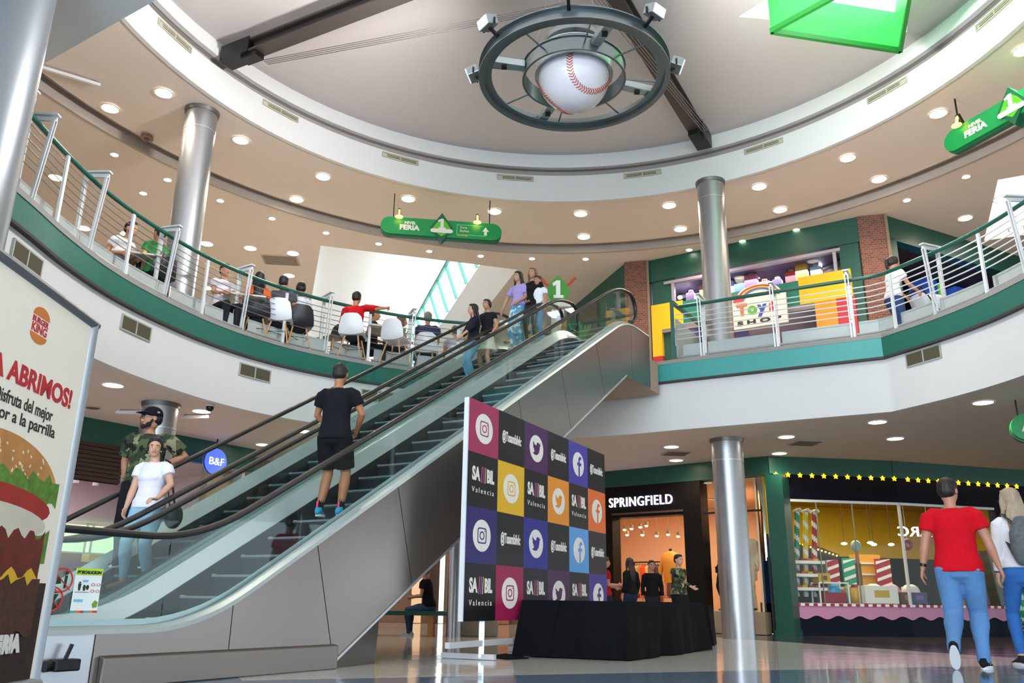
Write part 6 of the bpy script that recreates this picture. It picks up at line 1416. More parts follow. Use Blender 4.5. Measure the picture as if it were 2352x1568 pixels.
        if female and (bust is None or bust): 
            mb.ell(P + T * .345 + Fw * .075 * B, (.125 * B, .06 * B, .065 * B), Matrix((Sx, Fw, T)).transposed(), nu=18, nv=10)
        if beard and B > 1.1: mb.ell(P + T * .14 + Fw * .06, (.13, .09, .12), nu=14, nv=8)
        for s_, e_, w_ in ((sR, eR, wR), (sL, eL, wL)):
            if sleeve <= 0: continue
            if sleeve <= 1: end = s_ + (e_ - s_) * sleeve; dd_ = (e_ - s_).normalized(); oo_ = (s_ - SC).normalized(); mb.tube([s_ + (SC - s_) * .55 - T * .012, s_ - oo_ * .03 - T * .016, s_ + dd_ * .05 + oo_ * .004, s_ + (end - s_) * .6, end], [.036 * B + g * .6, .045 * B + g, .053 * B + g, .055 * B + g * 1.1, (.052 * B + g * 1.3)], 16, rnd=False)
            else: mb.tube([s_ + (SC - s_) * .55 - T * .012, s_ - (s_ - SC).normalized() * .03 - T * .016, s_ + (e_ - s_).normalized() * .05 + (s_ - SC).normalized() * .006, s_ + (e_ - s_) * .5, e_, e_ + (w_ - e_) * .5, e_ + (w_ - e_) * min(.97, (sleeve - 1))], [.036 * B + g * .6, .046 * B + g, .055 * B + g, .050 * B + g * .8, .043 * B + g * .9, .036 * B + g * .8, .029 + g * .5], 16, rnd=False)
        o = mb.build('shirt', clothm(top, top_pat), root, smooth=True); _remesh(o, vox * 1.15, 2); _wrinkle(o, .014)
    # ------------ bottom
    if bottom:
        mb = MB(); g2 = .012 * loose if leg != 'tight' else .006
        mb.tube([P - T * .175, P - T * .12, P - T * .03, P + T * .05, P + T * .115], [(.055 * B * hips, .05 * B), (.132 * B * hips + g2, .104 * B + g2), (.160 * B * hips + g2, .118 * B + g2), (.153 * B * hips + g2, .112 * B + g2), (.138 * B + g2, .10 * B + g2)], 20, side=Hx, rnd=False)
        for h_, k_, a_ in ((hipR, kr, aR), (hipL, kl, aL)):
            m1 = h_ + (k_ - h_) * .45; c1 = k_ + (a_ - k_) * .3
            if leg == 'shorts': e2 = h_ + (k_ - h_) * .86; mb.tube([h_ + V3((0, 0, .03)), h_, m1, e2], [.092 * B, .096 * B * hips + g2, .086 * B * hips + g2 * 1.5, .076 * B * hips + g2 * 1.8], 16)
            elif leg == 'skirt': pass
            else:
                en = a_ + (V3((0, 0, -.035)) if leg == 'long' else V3((0, 0, .02)) if leg == 'tight' else V3((0, 0, -.03))); fl3 = {'long': .05, 'tight': .039, 'wide': .075}[leg]
                mb.tube([h_ + V3((0, 0, .03)), h_, m1, k_, c1, a_ + (k_ - a_) * .3, en], [(.086 * B, .104 * B), (.090 * B * hips + g2, .112 * B + g2), (.077 * B * hips + g2, .088 * B + g2), (.058 * B + g2 * 1.1) * (1.15 if leg == 'wide' else 1), (.060 * B + g2) * (1.2 if leg == 'wide' else 1), (.046 + g2) * (1.35 if leg == 'wide' else 1.0), fl3 + g2 * .5], 16, side=Hx if abs((k_ - h_).normalized().x) < .8 else None)
        if leg == 'skirt':
            mb.tube([P + T * .05, P - V3((0, 0, .12)), P - V3((0, 0, .34))], [(.15 * B, .11 * B), (.185 * B, .15 * B), (.24 * B, .20 * B)], 20, side=Hx)
        o = mb.build('trousers' if leg in ('long', 'tight', 'wide') else ('shorts' if leg == 'shorts' else 'skirt'), clothm(bottom, bot_pat), root, smooth=True); _remesh(o, vox * 1.15, 7 if q > 1 else 3); _wrinkle(o, .010)
    # ------------ shoes
    for i, (k_, a_) in enumerate(((kr, aR), (kl, aL))):
        fy = foot_yaw[i]; fp = foot_pitch[i]; D = Matrix.Rotation(-fy, 3, 'Z') @ V3((0, math.cos(fp), math.sin(fp))); side = Matrix.Rotation(-fy, 3, 'Z') @ V3((1, 0, 0)); U = side.cross(D)
        if U.z < 0 and abs(fp) < 1.4: U = -U
        c = a_ - U * .0
        def fpnt(y, z, x=0): return a_ + D * y + U * z + side * x
        if sock:
            ms = MB(); dn_ = (k_ - a_).normalized(); ms.tube([a_ - U * .02, a_ + dn_ * .03, a_ + dn_ * .12], [.040, .040, .044], 12); ms.build('sock', clothm(sock), root, smooth=True)
        ms = MB(); ms.tube([fpnt(-.065, -.045), fpnt(-.05, -.035), fpnt(.0, -.028), fpnt(.05, -.042), fpnt(.11, -.055), fpnt(.165, -.062)], [(.026, .030), (.036, .040), (.040, .046), (.043, .034), (.046, .024), (.034, .017)], 14, side=side, rnd=True)
        ms.tube([fpnt(-.01, -.03), fpnt(-.012, .015)], [(.043, .05), (.040, .042)], 14, side=side)
        so = _remesh(ms.build('shoe', clothm(shoe) if shoe else skinm(skin), root, smooth=True), .008 if q > 1 else .013, 2)
        ms = MB(); pts = []
        for k in range(18):
            a = 2 * PI * k / 18; y = .055 + .128 * math.cos(a); x = .045 * math.sin(a) * (1 + .12 * math.cos(a)); pts.append((x, y))
        ms.loft([[fpnt(y, z, x * sc) for x, y in pts] for z, sc in ((-.086, .96), (-.064, 1.0), (-.056, .9))]); ms.build('sole', mat('sole_' + sole.lstrip('#'), sole, .5), so, smooth=True)
    root['label'] = label
    global _LAST; _LAST = dict(P=P, T=T, Sx=Sx, Fw=Fw, sR=sR, sL=sL, eR=eR, eL=eL, wR=wR, wL=wL, NB=NB, HC=HC, kr=kr, kl=kl, aR=aR, aL=aL, S=S, SC=SC)
    return root
def to_local(root_loc, yaw, H, w_): 
    v = Matrix.Rotation(-yaw, 3, 'Z') @ (V3(w_) - V3(root_loc)); return v / (H / 1.75)
def childpart(root, mb, name, m_, **k): return mb.build(name, m_, root, **k)
def yaw_to(a, b): d = V3(b) - V3(a); return math.atan2(-d.x, d.y)

def esc_spot(w_, py_foot, lo=-.5, hi=9.0):
    best = None; s = lo
    while s < hi:
        p = ep(s, w_, tread(s)); e_ = abs(pix(p)[1] - py_foot)
        if best is None or e_ < best[0]: best = (e_, s)
        s += .01
    s = best[1]; return ep(s, w_, tread(s)), s
UPYAW = yaw_to((0, 0, 0), ED)                  # facing up the escalator
DNYAW = UPYAW + PI

# ---- man in black on the near escalator, back to the camera
def spot_px(px, py, ws=(.2, .25, .3, .35, .4, .45, .5, .55, .6, .65, .7, .75, .8, .85, .9)):
    """escalator tread position whose pixel is closest"""
    best = None
    for w_ in ws:
        p, s = esc_spot(w_, py); e_ = abs(pix(p)[0] - px)
        if best is None or e_ < best[0]: best = (e_, p, s, w_)
    return best[1], best[2], best[3]
p, s, w_ = spot_px(755, 1186)
Hh = (vert_z(838, p.x, p.y) - p.z)
person('man in black shirt and shorts with blue trainers, back turned, on the near escalator', tuple(p), UPYAW + .35, Hh, q=3, hair='#15110f', hairstyle='crop', top='#15161a', top_pat=None, sleeve=.62, bottom='#141518', bot_pat=None, leg='shorts', shoe='#2f9fc9', sole='#dfe6e8', sock='#17171a', build_=1.08, loose=1.15,
       hr=(.16, .26, 1.02), er=(1, -.6, -.1), hl=(-.14, .24, 1.02), el=(-1, -.5, -.1), fl_=(-.13, .02, .085), fr_=(.13, -.0, .085), top_len=.05, head=(.05, -.05), skin='#a8704f', curl=(.6, .6), palms=((-.6, -.6, 0), (.6, -.6, 0)))
R1 = bpy.context.scene.collection.objects[-1] if 0 else None
L1 = _LAST
for a_ in (L1['aR'], L1['aL']):
    m2 = MB(); m2.box(a_ + V3((0, -.055, .045)), (.02, .012, .07)); m2.build('pink_heel_tab', mat('pink_tab', '#e8306a', .5), [o for o in COL.objects if o.get('label', '').startswith('man in black shirt and shorts')][0])

# ---- couple on the far escalator
w0 = 1.97
def spot_px2(px, py): return spot_px(px, py, [1.55 + .05 * k for k in range(18)])
p, s, w_ = spot_px2(318, 1352)
Hh = (vert_z(1008, p.x, p.y) - p.z)
yawW = yaw_to(p, (0.6, 0, 0))
yawW -= .62
rail = ep(s + .03, 1.424, prof(s + .03) + RAIL_H + .03)
hl_t = to_local(p, yawW, Hh, rail)
pl_ = person('woman in white t-shirt and light blue jeans with black shoulder bag, facing the camera', tuple(p), yawW, Hh, q=3, female=True, hair='#1a1310', hairstyle='bun', skin='#c99a80', top='#e2deea', sleeve=.55, bottom='#8db2cc', bot_pat='denim', leg='tight', shoe='#9c6a48', sole='#7a5238', build_=1.12, hips=1.08, loose=1.1,
       hl=(-.24, .24, 1.0), el=(-.9, -.5, -.3), hr=(.20, .16, .86), er=(.6, -1, 0), fl_=(-.11, .0, .085), fr_=(.13, .10, .085), head=(.50, -.06), curl=(.5, .75), palms=(None, (0, .3, -1)), foot_yaw=(.5, -.3))
Lw = _LAST
mb = MB(); bp0 = Lw['P'] + V3((-.30, -.06, -.10)); mb.ell(bp0, (.10, .13, .15), nu=18, nv=12); ob = _remesh(mb.build('shoulder_bag', mat('bag_black', '#141417', .5), pl_, smooth=True), .012, 2)
mb = MB(); mb.tube([bp0 + V3((0, 0, .12)), Lw['sL'] + V3((-.02, -.05, .04)), Lw['sL'] + V3((.02, .0, .07)), bp0 + V3((.02, .08, .12))], [(.014, .006)] * 4, 8); mb.build('bag_strap', _mc['bag_black'], pl_, smooth=True)
for sx in (-1, 1): m2 = MB(); m2.ell(Lw['HC'] + V3((sx * .082, -.005, -.045)), (.006, .006, .012), nu=8, nv=6); m2.build('earring', mat('gold', '#c9a24a', .3, .9), pl_, smooth=True)

p2, s2 = esc_spot(2.10, 1318); p2, s2, _ = spot_px(282, 1305, [1.9, 1.95, 2.0, 2.05, 2.1, 2.15, 2.2, 2.25, 2.3])
Hm = (vert_z(941, p2.x, p2.y) - p2.z)
yawM = yaw_to(p2, (-2.2, 0, 0))
_sr = min([k * .02 - 1 for k in range(150)], key=lambda q_: abs(pix(ep(q_, 2.518, prof(q_) + RAIL_H))[0] - 286)); rr = ep(_sr, 2.518, prof(_sr) + RAIL_H + .035)
tr = to_local(p2, yawM, Hm, rr)
pm_ = person('bearded man in camouflage t-shirt and black cap looking left, one hand on the far rail', tuple(p2), yawM, Hm, q=3, hair='#17110f', hairstyle='crop', cap='#141418', glasses=True, beard=True, skin='#b07a60', top='#3a4232', top_pat='camo', sleeve=.78, bottom='#17181c', bot_pat=None, build_=1.2, loose=1.35, top_len=.06,
       hr=tuple(tr + V3((0, 0, .03))), er=(1, -.4, -.4), hl=(-.20, .02, 1.12), el=(-1, -.5, .3), head=(-.95, .02), fl_=(-.12, 0, .085), fr_=(.12, .08, .085), curl=(.25, .6), palms=((0, .2, -1), (.8, 0, 0)), shoe='#1c1c1e')
mb = MB(); 
# ---- family descending at the top of the far escalator
def esc_person(px, pyf, pyh, label, yaw=None, **k):
    p, s, w_ = spot_px(px, pyf, [1.5 + .05 * j for j in range(19)])
    H_ = min(1.85, max(1.0, vert_z(pyh, p.x, p.y) - p.z)); y_ = yaw if yaw is not None else DNYAW
    return person(label, tuple(p), y_, H_, **k), p, s
esc_person(1085, 885, 700, 'woman in black long-sleeved top and light jeans facing left on the escalator', yaw=yaw_to((0, 0, 0), (-.9, -.35, 0)), q=2, female=True, hair='#1d1511', hairstyle='mid', skin='#c3907a', top='#191b26', sleeve=1.5, bottom='#6fa3c4', leg='long', hl=(-.20, .30, 1.0), el=(-.5, -.8, -.2), hr=(.1, .28, 1.0), er=(.8, -.4, 0), shoe='#d8d8d8')
esc_person(1118, 868, 690, 'girl in short-sleeved black top and cream skirt behind the woman in black', q=2, female=True, bust=False, hair='#17110f', hairstyle='short', skin='#b98268', top='#1a1b22', sleeve=.45, bottom='#d8d0bc', bot_pat=None, leg='skirt', hr=(.12, .3, 1.05), hl=(-.2, .1, .95), shoe='#3a3a3a')
esc_person(1192, 800, 626, 'young woman in lilac puff-sleeve top and patterned blue jeans', yaw=DNYAW - .2, q=2, female=True, hair='#1b1310', hairstyle='mid', skin='#bf8d74', top='#a79ad6', sleeve=.7, bottom='#5f9cc0', bot_pat='floral', leg='wide', loose=1.2, hl=(-.16, .2, 1.0), hr=(.42, .05, .98), er=(1, -.3, -.3), shoe='#e2e2e2', top_len=-.06)
esc_person(1222, 745, 618, 'woman in black top with light brown hair standing behind the boy', q=2, female=True, hair='#7a5030', hairstyle='bob', skin='#b98a70', top='#1a191c', sleeve=.6, bottom='#2a2c34')
esc_person(1250, 785, 636, 'boy in white t-shirt and blue jeans near the top of the far escalator', q=2, hair='#17110f', hairstyle='short', skin='#b07c62', top='#e4e6ea', sleeve=.55, bottom='#5a88a8', hr=(.14, .3, 1.05), hl=(-.24, .1, .9), shoe='#4a4440')

# ---- man in red shirt and woman walking away on the right
p = onz(2234, 1536, 0); Hr = vert_z(1100, p.x, p.y); Hr = max(1.7, min(1.95, Hr)); yR = yaw_to(p, (p.x * 1.9, p.y * 1.8, 0)) - .05
pr2 = person('man in bright red t-shirt and blue jeans walking away past the candy shop', tuple(p), yR, Hr, q=3, hair='#17110f', hairstyle='crop', skin='#b57f66', top='#c40a1c', sleeve=.62, bottom='#5b84b4', bot_pat='denim', leg='long', shoe='#1b1b1e', sole='#e6e6ea', build_=1.18, loose=1.2, top_len=.05, lean=(.0, .05),
       hl=(-.34, .02, .80), el=(-.8, -.6, 0), hr=(.36, .06, .84), er=(.8, -.6, 0), fr_=(.10, .06, .085), fl_=(-.10, -.30, .20), foot_pitch=(0, -.95), head=(-.35, -.05), curl=(.4, .4), foot_yaw=(.15, -.1))
Lr = _LAST
m2 = MB(); m2.tube([Lr['wL'] + (Lr['eL'] - Lr['wL']).normalized() * .02, Lr['wL'] + (Lr['eL'] - Lr['wL']).normalized() * .05], [.034, .035], 16); m2.build('wristwatch', mat('watch_black', '#17171b', .4), pr2, smooth=True)
m2 = MB(); m2.box(Lr['aR'] + V3((.046, .06, -.035)), (.003, .09, .018)); m2.build('white_shoe_stripe', mat('stripe_white', '#e2e2e2', .5), pr2)
pw = onz(2382, 1531, 0); Hw = min(1.8, max(1.6, vert_z(1118, pw.x, pw.y))); yW = yaw_to(pw, (pw.x * 1.75, pw.y * 1.9, 0)) + .25
hand_w = pr2.matrix_world
pwm = person('blonde woman in white long-sleeved top and blue jeans wearing a grey backpack, right edge', tuple(pw), yW, Hw, q=3, female=True, hair='#a39078', hairstyle='long', skin='#c99e86', top='#e6e4e8', sleeve=1.9, bottom='#3468ad', leg='tight', shoe='#2c2c30', sole='#dddddd', glasses=True, loose=1.05,
       hl=(-.22, .06, .80), el=(-.7, -.7, 0), hr=(.24, .06, .84), head=(.35, -.02), fl_=(-.09, .10, .085), fr_=(.10, -.12, .12), foot_pitch=(-.4, 0), curl=(.4, .5), top_len=-.04)
Lp = _LAST
mb = MB(); c = Lp['P'] + Lp['T'] * .28 - Lp['Fw'] * .20; mb.tube([c - V3((0, 0, .19)), c - V3((0, 0, .1)), c + V3((0, 0, .08)), c + V3((0, 0, .2))], [(.11, .06), (.135, .085), (.13, .08), (.08, .05)], 18, side=Lp['Sx'], rnd=True); _remesh(mb.build('backpack', mat('backpack_grey_pattern', '#565b5e', .7, noise=.6, nscale=30), pwm, smooth=True), .012, 2)
for sx in (-1, 1): mb = MB(); mb.tube([c + Lp['Sx'] * sx * .08 + V3((0, 0, .17)), Lp['SC'] + Lp['Sx'] * sx * .10 + V3((0, 0, .075)), Lp['SC'] + Lp['Sx'] * sx * .11 + Lp['Fw'] * .11 - V3((0, 0, .05)), c + Lp['Sx'] * sx * .11 - V3((0, 0, .14))], [(.02, .006)] * 4, 8); mb.build('backpack_strap', mat('strap_dark', '#2a2c30', .6), pwm, smooth=True)
m2 = MB(); m2.tube([Lp['wL'] + (Lp['eL'] - Lp['wL']).normalized() * .015, Lp['wL'] + (Lp['eL'] - Lp['wL']).normalized() * .04], [.031, .032], 16); m2.build('wristband', mat('watch_black', '#17171b', .4), pwm, smooth=True)
# ================================================================== baseball chandelier
CZ = 7.3
cc_ = onz(1318, 172, CZ); CH = empty('ball_chandelier', tuple(cc_), 0, 'round steel ring chandelier holding a giant white baseball and floodlights', 'chandelier')
RO = 1.20; RM = mat('ring_steel_paint', '#7b8587', .32, .75); RI = mat('ring_steel_light', '#a9b8b8', .3, .7)
def ringband(r, z0, z1, th, name, m_, fl_=.05):
    mb = MB(); n = 72; rg = []
    for k in range(n):
        a = 2 * PI * k / n; c, s_ = math.cos(a), math.sin(a)
        prof_ = [(r, z0), (r + fl_, z0), (r + fl_, z0 + .015), (r + th, z0 + .015), (r + th, z1 - .015), (r + fl_, z1 - .015), (r + fl_, z1), (r, z1)]
        rg.append([V3((c * q, s_ * q, z)) for q, z in prof_])
    mb.loft(rg, False, True); return mb.build(name, m_, CH, smooth=30)
ringband(RO, -.09, .09, .015, 'outer_ring', RM, .07); ringband(.66, -.10, .12, .012, 'middle_ring', RM, .03); ringband(.50, -.02, .28, .012, 'ball_ring', RI, .02)
mb = MB(); rg = []
for k in range(72):
    a = 2 * PI * k / 72; rg.append([V3((math.cos(a) * (RO - .1), math.sin(a) * (RO - .1), z)) for z in (-.05, -.035)] + [V3((math.cos(a) * (RO - .0), math.sin(a) * (RO - .0), z)) for z in (-.035, -.05)])
mb.loft(rg, False, True); mb.build('ring_flange', RM, CH, smooth=30)
for k in range(8):
    a = k * PI / 4 + .12; mb = MB(); mb.tube([(math.cos(a) * .66, math.sin(a) * .66, 0), (math.cos(a) * RO, math.sin(a) * RO, 0)], .011, 8); mb.build('spoke', RM, CH, smooth=True)
for k, a in enumerate((.35, 1.9, 3.35, 5.05)):
    mb = MB(); c, s_ = math.cos(a), math.sin(a); mb.bar((c * .68, s_ * .68, .03), (c * (RO - .02), s_ * (RO - .02), .03), .13, .10); mb.build('box_arm', RI, CH, bevel=.01)
    mb = MB(); mb.box((c * .95, s_ * .95, -.03), (.07, .07, .04)); mb.build('arm_clamp', BLACKM, CH)
# ball with seams
RBALL = .475; BC = V3((0.0, 0, -.04)); BM = mat('baseball_white', '#e9e4e8', .25, coat=.5)
mb = MB(); mb.ell(BC, (RBALL,) * 3, nu=48, nv=32); ball = mb.build('baseball', BM, CH, smooth=180)
_tw = (CAM - (cc_ + V3((0, 0, -.04)))).normalized(); _ri = (RT - _tw * RT.dot(_tw)).normalized(); _up = _tw.cross(_ri)
from mathutils import Quaternion
_Q = Quaternion((.29667, -.94927, .00077, -.10425)).to_matrix()
def seam0(t):
    v = _Q @ V3((.75 * math.cos(t) + .25 * math.cos(3 * t), .75 * math.sin(t) - .25 * math.sin(3 * t), .8660 * math.sin(2 * t))).normalized(); return _ri * v.x + _up * v.y + _tw * v.z
_sp = [seam0(2 * PI * k / 1200) for k in range(1200)]; _sl = [0.0]
for k in range(1200): _sl.append(_sl[-1] + (_sp[(k + 1) % 1200] - _sp[k]).length)
import bisect
def seam(t):
    L_ = (t / (2 * PI) % 1.0) * _sl[-1]; i = min(1199, bisect.bisect_left(_sl, L_)); return _sp[i % 1200]
N_ = 128; red = mat('seam_red', '#c4583c', .5)
mb = MB()
for k in range(N_):
    t = 2 * PI * k / N_; p = seam(t); q = seam(t + .03); d = (q - p).normalized(); n = p.cross(d)
    for sgn in (-1, 1):
        a = p * (RBALL + .003) + d * .006; b = (p + n * sgn * .085 - d * .05).normalized() * (RBALL + .003)
        mb.bar(BC + a, BC + b, .012, .006, up=p)
mb.build('red_stitches', red, ball)
mb = MB(); mb.cyl(BC + V3((0, 0, .3)), (0, 0, .5), .12, 20); mb.cyl((0, 0, .45), (0, 0, .52), .4, 32); mb.build('ceiling_mount', RM, CH, smooth=True)
for k in range(4):
    a = k * PI / 2 + .5; mb = MB(); mb.tube([(math.cos(a) * .62, math.sin(a) * .62, .1), (math.cos(a) * .12, math.sin(a) * .12, ZD - CZ - .2)], .008, 6); mb.build('suspension_cable', mat('cable_steel', '#8f8a88'), CH)
# floodlights around the ring
for k, (px, py) in enumerate([(1082, 180), (1130, 68), (1306, 8), (1487, 48), (1558, 160), (1440, 300), (1190, 290)]):
    q = onz(px, py, CZ + .12); d = V3((q.x - cc_.x, q.y - cc_.y, 0)); an = math.atan2(d.y, d.x)
    if k > 4: continue
    c, s_ = math.cos(an), math.sin(an); R_ = RO + .16; Mz = Matrix.Rotation(an, 3, 'Z')
    f = empty('floodlight', (cc_.x + c * R_, cc_.y + s_ * R_, CZ + .16), an, 'boxy floodlight clamped outside the chandelier ring, ' + ['left side', 'upper left', 'top middle', 'upper right', 'right side'][k], 'floodlight', 'floodlights on the chandelier ring')
    mb = MB(); mb.box((.02, 0, .03), (.16, .22, .13), Matrix.Rotation(.35, 3, 'Y')); mb.build('lamp_housing', mat('flood_grey', '#8f9a9a', .35, .6), f, bevel=.01)
    mb = MB(); mb.box((.10, 0, .0), (.02, .19, .11), Matrix.Rotation(.35, 3, 'Y')); mb.build('lamp_glass', mat('flood_glass', '#e2f3ee', .2, emit=.5), f)
    mb = MB(); mb.bar((-.14, 0, -.10), (.0, 0, -.02), .04, .03); mb.bar((.0, -.12, -.03), (.0, -.12, .05), .02, .02); mb.bar((.0, .12, -.03), (.0, .12, .05), .02, .02); mb.build('bracket', BLACKM, f)
    l = bpy.data.lights.new('floodlight_lamp', 'SPOT'); l.energy = 640; l.color = (1, .96, .95); l.spot_size = math.radians(165); l.spot_blend = 1.0; l.shadow_soft_size = .25
    o = bpy.data.objects.new('floodlight_lamp', l); COL.objects.link(o); o.location = (cc_.x + c * (R_ + .22), cc_.y + s_ * (R_ + .22), CZ + .2)
    o.rotation_euler = V3((c * .8, s_ * .8, .25)).to_track_quat('-Z', 'Y').to_euler()
# ================================================================== food court on the upper floor
def chair(shell, legm):
    t = empty('dining_chair', (0, 0, 0)); mb = MB(); rg = []
    prof_ = [(.22, .43), (.20, .45), (.0, .445), (-.16, .45), (-.205, .50), (-.23, .62), (-.25, .76), (-.255, .82)]
    for i, (y, z) in enumerate(prof_):
        hw = [.20, .22, .235, .235, .235, .225, .19, .12][i]; cv = [.0, .0, .02, .03, .045, .06, .05, .03][i]
        up = [V3((hw * x, y + (cv * x * x if i > 3 else 0), z + (cv * x * x * 1.2 if i <= 3 else 0))) for x in (-1, -.66, -.33, 0, .33, .66, 1)]
        n = V3((0, .0, -.012)) if i < 4 else V3((0, -.012, 0)); rg.append(up + [p + n for p in up[::-1]])
    mb.loft(rg); mb.build('seat_shell', shell, t, smooth=True)
    for sx, sy in ((-1, 1), (1, 1), (-1, -1), (1, -1)):
        mb = MB(); mb.tube([(sx * .12, sy * .11, .43), (sx * .21, sy * .21, .0)], [.016, .011], 8); mb.build('leg', legm, t, smooth=True)
    mb = MB()
    for sx in (-1, 1): mb.tube([(sx * .16, .15, .24), (sx * .16, -.15, .24)], .005, 6); mb.tube([(-.16, sx * .15, .24), (.16, sx * .15, .24)], .005, 6)
    mb.tube([(-.16, -.15, .24), (.16, .15, .24)], .005, 6); mb.build('wire_brace', BLACKM, t)
    return t
WSH = mat('chair_white_shell', '#dcdfe2', .35); BSH = mat('chair_black_shell', '#1c1d22', .4); LEGW = mat('chair_beech_leg', '#b98f62', .5)
protoW = chair(WSH, LEGW); protoB = chair(BSH, LEGW); used_ = {'w': False, 'b': False}
def place_chair(x, y, yaw, k, label):
    p = protoW if k == 'w' else protoB
    t = p if not used_[k] else copy_tree(p); used_[k] = True
    t.location = (x, y, Z2 + .002); t.rotation_euler = (0, 0, yaw); tag(t, label, 'chair', 'moulded chairs in the food court'); return t
def seated(px, py, hh, yaw, label, k='b', q=1, clab='', dz=0, **kw):
    """head-top pixel, seated head height hh above the floor"""
    q_ = onz(px, py, Z2 + hh); H_ = kw.pop('H', 1.7); S = H_ / 1.75; c_, s_ = math.cos(yaw), math.sin(yaw)
    kw.setdefault('hr', (.16, .34, .72)); kw.setdefault('hl', (-.16, .34, .72))
    t = person(label, (q_.x, q_.y, Z2 + dz), yaw, H_, q=q, ph=.56 / S if False else .54, fr_=(.12, .42, .085), fl_=(-.12, .42, .085), knee_hint=(0, .3, 1), **kw)
    if k: place_chair(q_.x - (-s_) * .0 + s_ * .02, q_.y - c_ * .02, yaw, k, clab)
    return t, q_
# left group (x, y pixel of head top)
seated(268, 522, 1.22, -1.9, 'person in white shirt bending forward at a food court table, far left', 'b', clab='black chair under the white-shirted diner at far left', top='#e6e2e0', lean=(0, .45), hair='#17120f', q=1, bottom='#2c3038')
seated(370, 532, 1.25, 1.1, 'diner in green t-shirt seated left of the upper column', 'b', clab='black chair under the diner in green', top='#3f8a4a', hair='#2a1a12', q=1, bottom='#20232a', build_=1.1)
seated(516, 618, 1.25, -2.3, 'man in white shirt seated right of the upper column, facing the railing', 'w', clab='white chair under the man right of the upper column', top='#dcd6dc', hair='#16110f', q=2, bottom='#1d1f26')
seated(597, 636, 1.24, .35, 'woman in orange top with long dark hair seated with her back to the railing', 'b', clab='black chair behind the woman in orange', top='#e8662f', hair='#17110f', hairstyle='long', female=True, q=2, bottom='#2a2c33')
seated(652, 640, 1.28, .1, 'man in dark grey t-shirt seated with his back to the railing', 'w', clab='white chair behind the man in dark grey', top='#4a4c55', hair='#15110f', q=2, build_=1.15, hairstyle='crop')
seated(692, 664, 1.20, .5, 'woman in pale top with dark bun beside the white wall edge', 'b', clab='black chair behind the woman with the bun', top='#cfd6d8', hair='#17110f', hairstyle='bun', female=True, q=2)
t, q_ = seated(819, 676, 1.28, -.1, 'man in red shirt seated with right arm stretched along the railing', 'w', clab='white chair behind the man in the red shirt', top='#c3161f', sleeve=1.15, hair='#17110f', hairstyle='crop', q=2, build_=1.1, hr=(.62, -.02, 1.02), er=(0, -1, -.4), hl=(-.2, .3, .8))
place_chair(q_.x + .75, q_.y + .25, -.35, 'w', 'empty white chair right of the man in the red shirt')
seated(858, 724, 1.2, -1.3, 'dark haired diner in black top half hidden by a railing post', 'b', clab='black chair behind the half hidden diner', top='#18191e', hair='#1b1411', q=1)
seated(920, 738, 1.2, -1.2, 'woman with long brown hair in black top seated sideways', 'b', clab='black chair under the long-haired woman', top='#1a1a1e', hair='#5a3c28', hairstyle='long', female=True, bottom='#6d93b8', sleeve=.3, q=2)
seated(983, 724, 1.26, 0.05, 'broad man in navy t-shirt seated with his back to the railing', 'w', clab='white chair behind the broad man in navy', top='#343c58', hair='#6e665f', hairstyle='crop', q=2, build_=1.22)
seated(1046, 762, 1.2, .3, 'person in pale grey top seated behind the escalator handrails', 'w', clab='white chair nearest the escalators', top='#a9a4b4', hair='#2a201c', q=1)
place_chair(*onz(765, 760, Z2 + .6)[:2], 2.6, 'b', 'empty black chair just left of the man in the red shirt')
# tables
def table(px, py, label):
    q_ = onz(px, py, Z2 + .74); t = empty('cafe_table', (q_.x, q_.y, Z2 + .002), .3, label, 'table')
    mb = MB(); mb.box((0, 0, .73), (.7, .7, .03)); mb.build('table_top', mat('table_pale', '#cfc9be', .35), t, bevel=.01); mb = MB(); mb.cyl((0, 0, .03), (0, 0, .72), .035, 16); mb.build('pedestal', BLACKM, t, smooth=True); mb = MB(); mb.cyl((0, 0, 0), (0, 0, .03), .24, 24); mb.build('base', BLACKM, t, smooth=True); return q_
table(320, 598, 'square cafe table between the white-shirted and green-shirted diners'); table(562, 690, 'square cafe table in front of the man right of the column'); table(885, 760, 'square cafe table left of the long-haired woman')
q_ = onz(332, 590, Z2 + .76); t = empty('drink_cup', (q_.x, q_.y, Z2 + .75), 0, 'yellow and white drink cup on the cafe table by the green-shirted diner', 'cup'); mb = MB(); mb.tube([(0, 0, 0), (0, 0, .16)], [.03, .045], 14); mb.build('cup_body', mat('cup_yellow', '#e2b84a', .4), t, smooth=True); mb = MB(); mb.cyl((0, 0, .16), (0, 0, .175), .047, 14); mb.build('lid', CWH, t)
# woman pushing a stroller on the right
q_ = onz(2040, 592, Z2 + 1.62); ys = -PI / 2 + .25
person('woman in white t-shirt with ponytail pushing a stroller behind the right railing', (q_.x, q_.y, Z2), ys, 1.65, q=2, female=True, hair='#1a1310', hairstyle='pony', skin='#b9886c', top='#e4e2e6', sleeve=.6, bottom='#2f4470', hr=(.16, .42, 1.05), hl=(-.16, .42, 1.05), lean=(0, .12), shoe='#c9c9c9', fl_=(-.1, .18, .085), fr_=(.1, -.15, .1))
dx, dy = -math.sin(ys), math.cos(ys)
t = empty('baby_stroller', (q_.x + dx * .85, q_.y + dy * .85, Z2), ys, 'grey baby stroller pushed along the upper floor', 'stroller'); SG_ = mat('stroller_grey', '#b4b8c2', .7); 
mb = MB(); mb.tube([(0, -.38, .95), (0, -.2, .62), (0, .2, .45), (0, .42, .5)], [(.2, .04), (.22, .12), (.22, .16), (.18, .06)], 14, side=(1, 0, 0), rnd=True); mb.build('seat_pod', SG_, t, smooth=True)
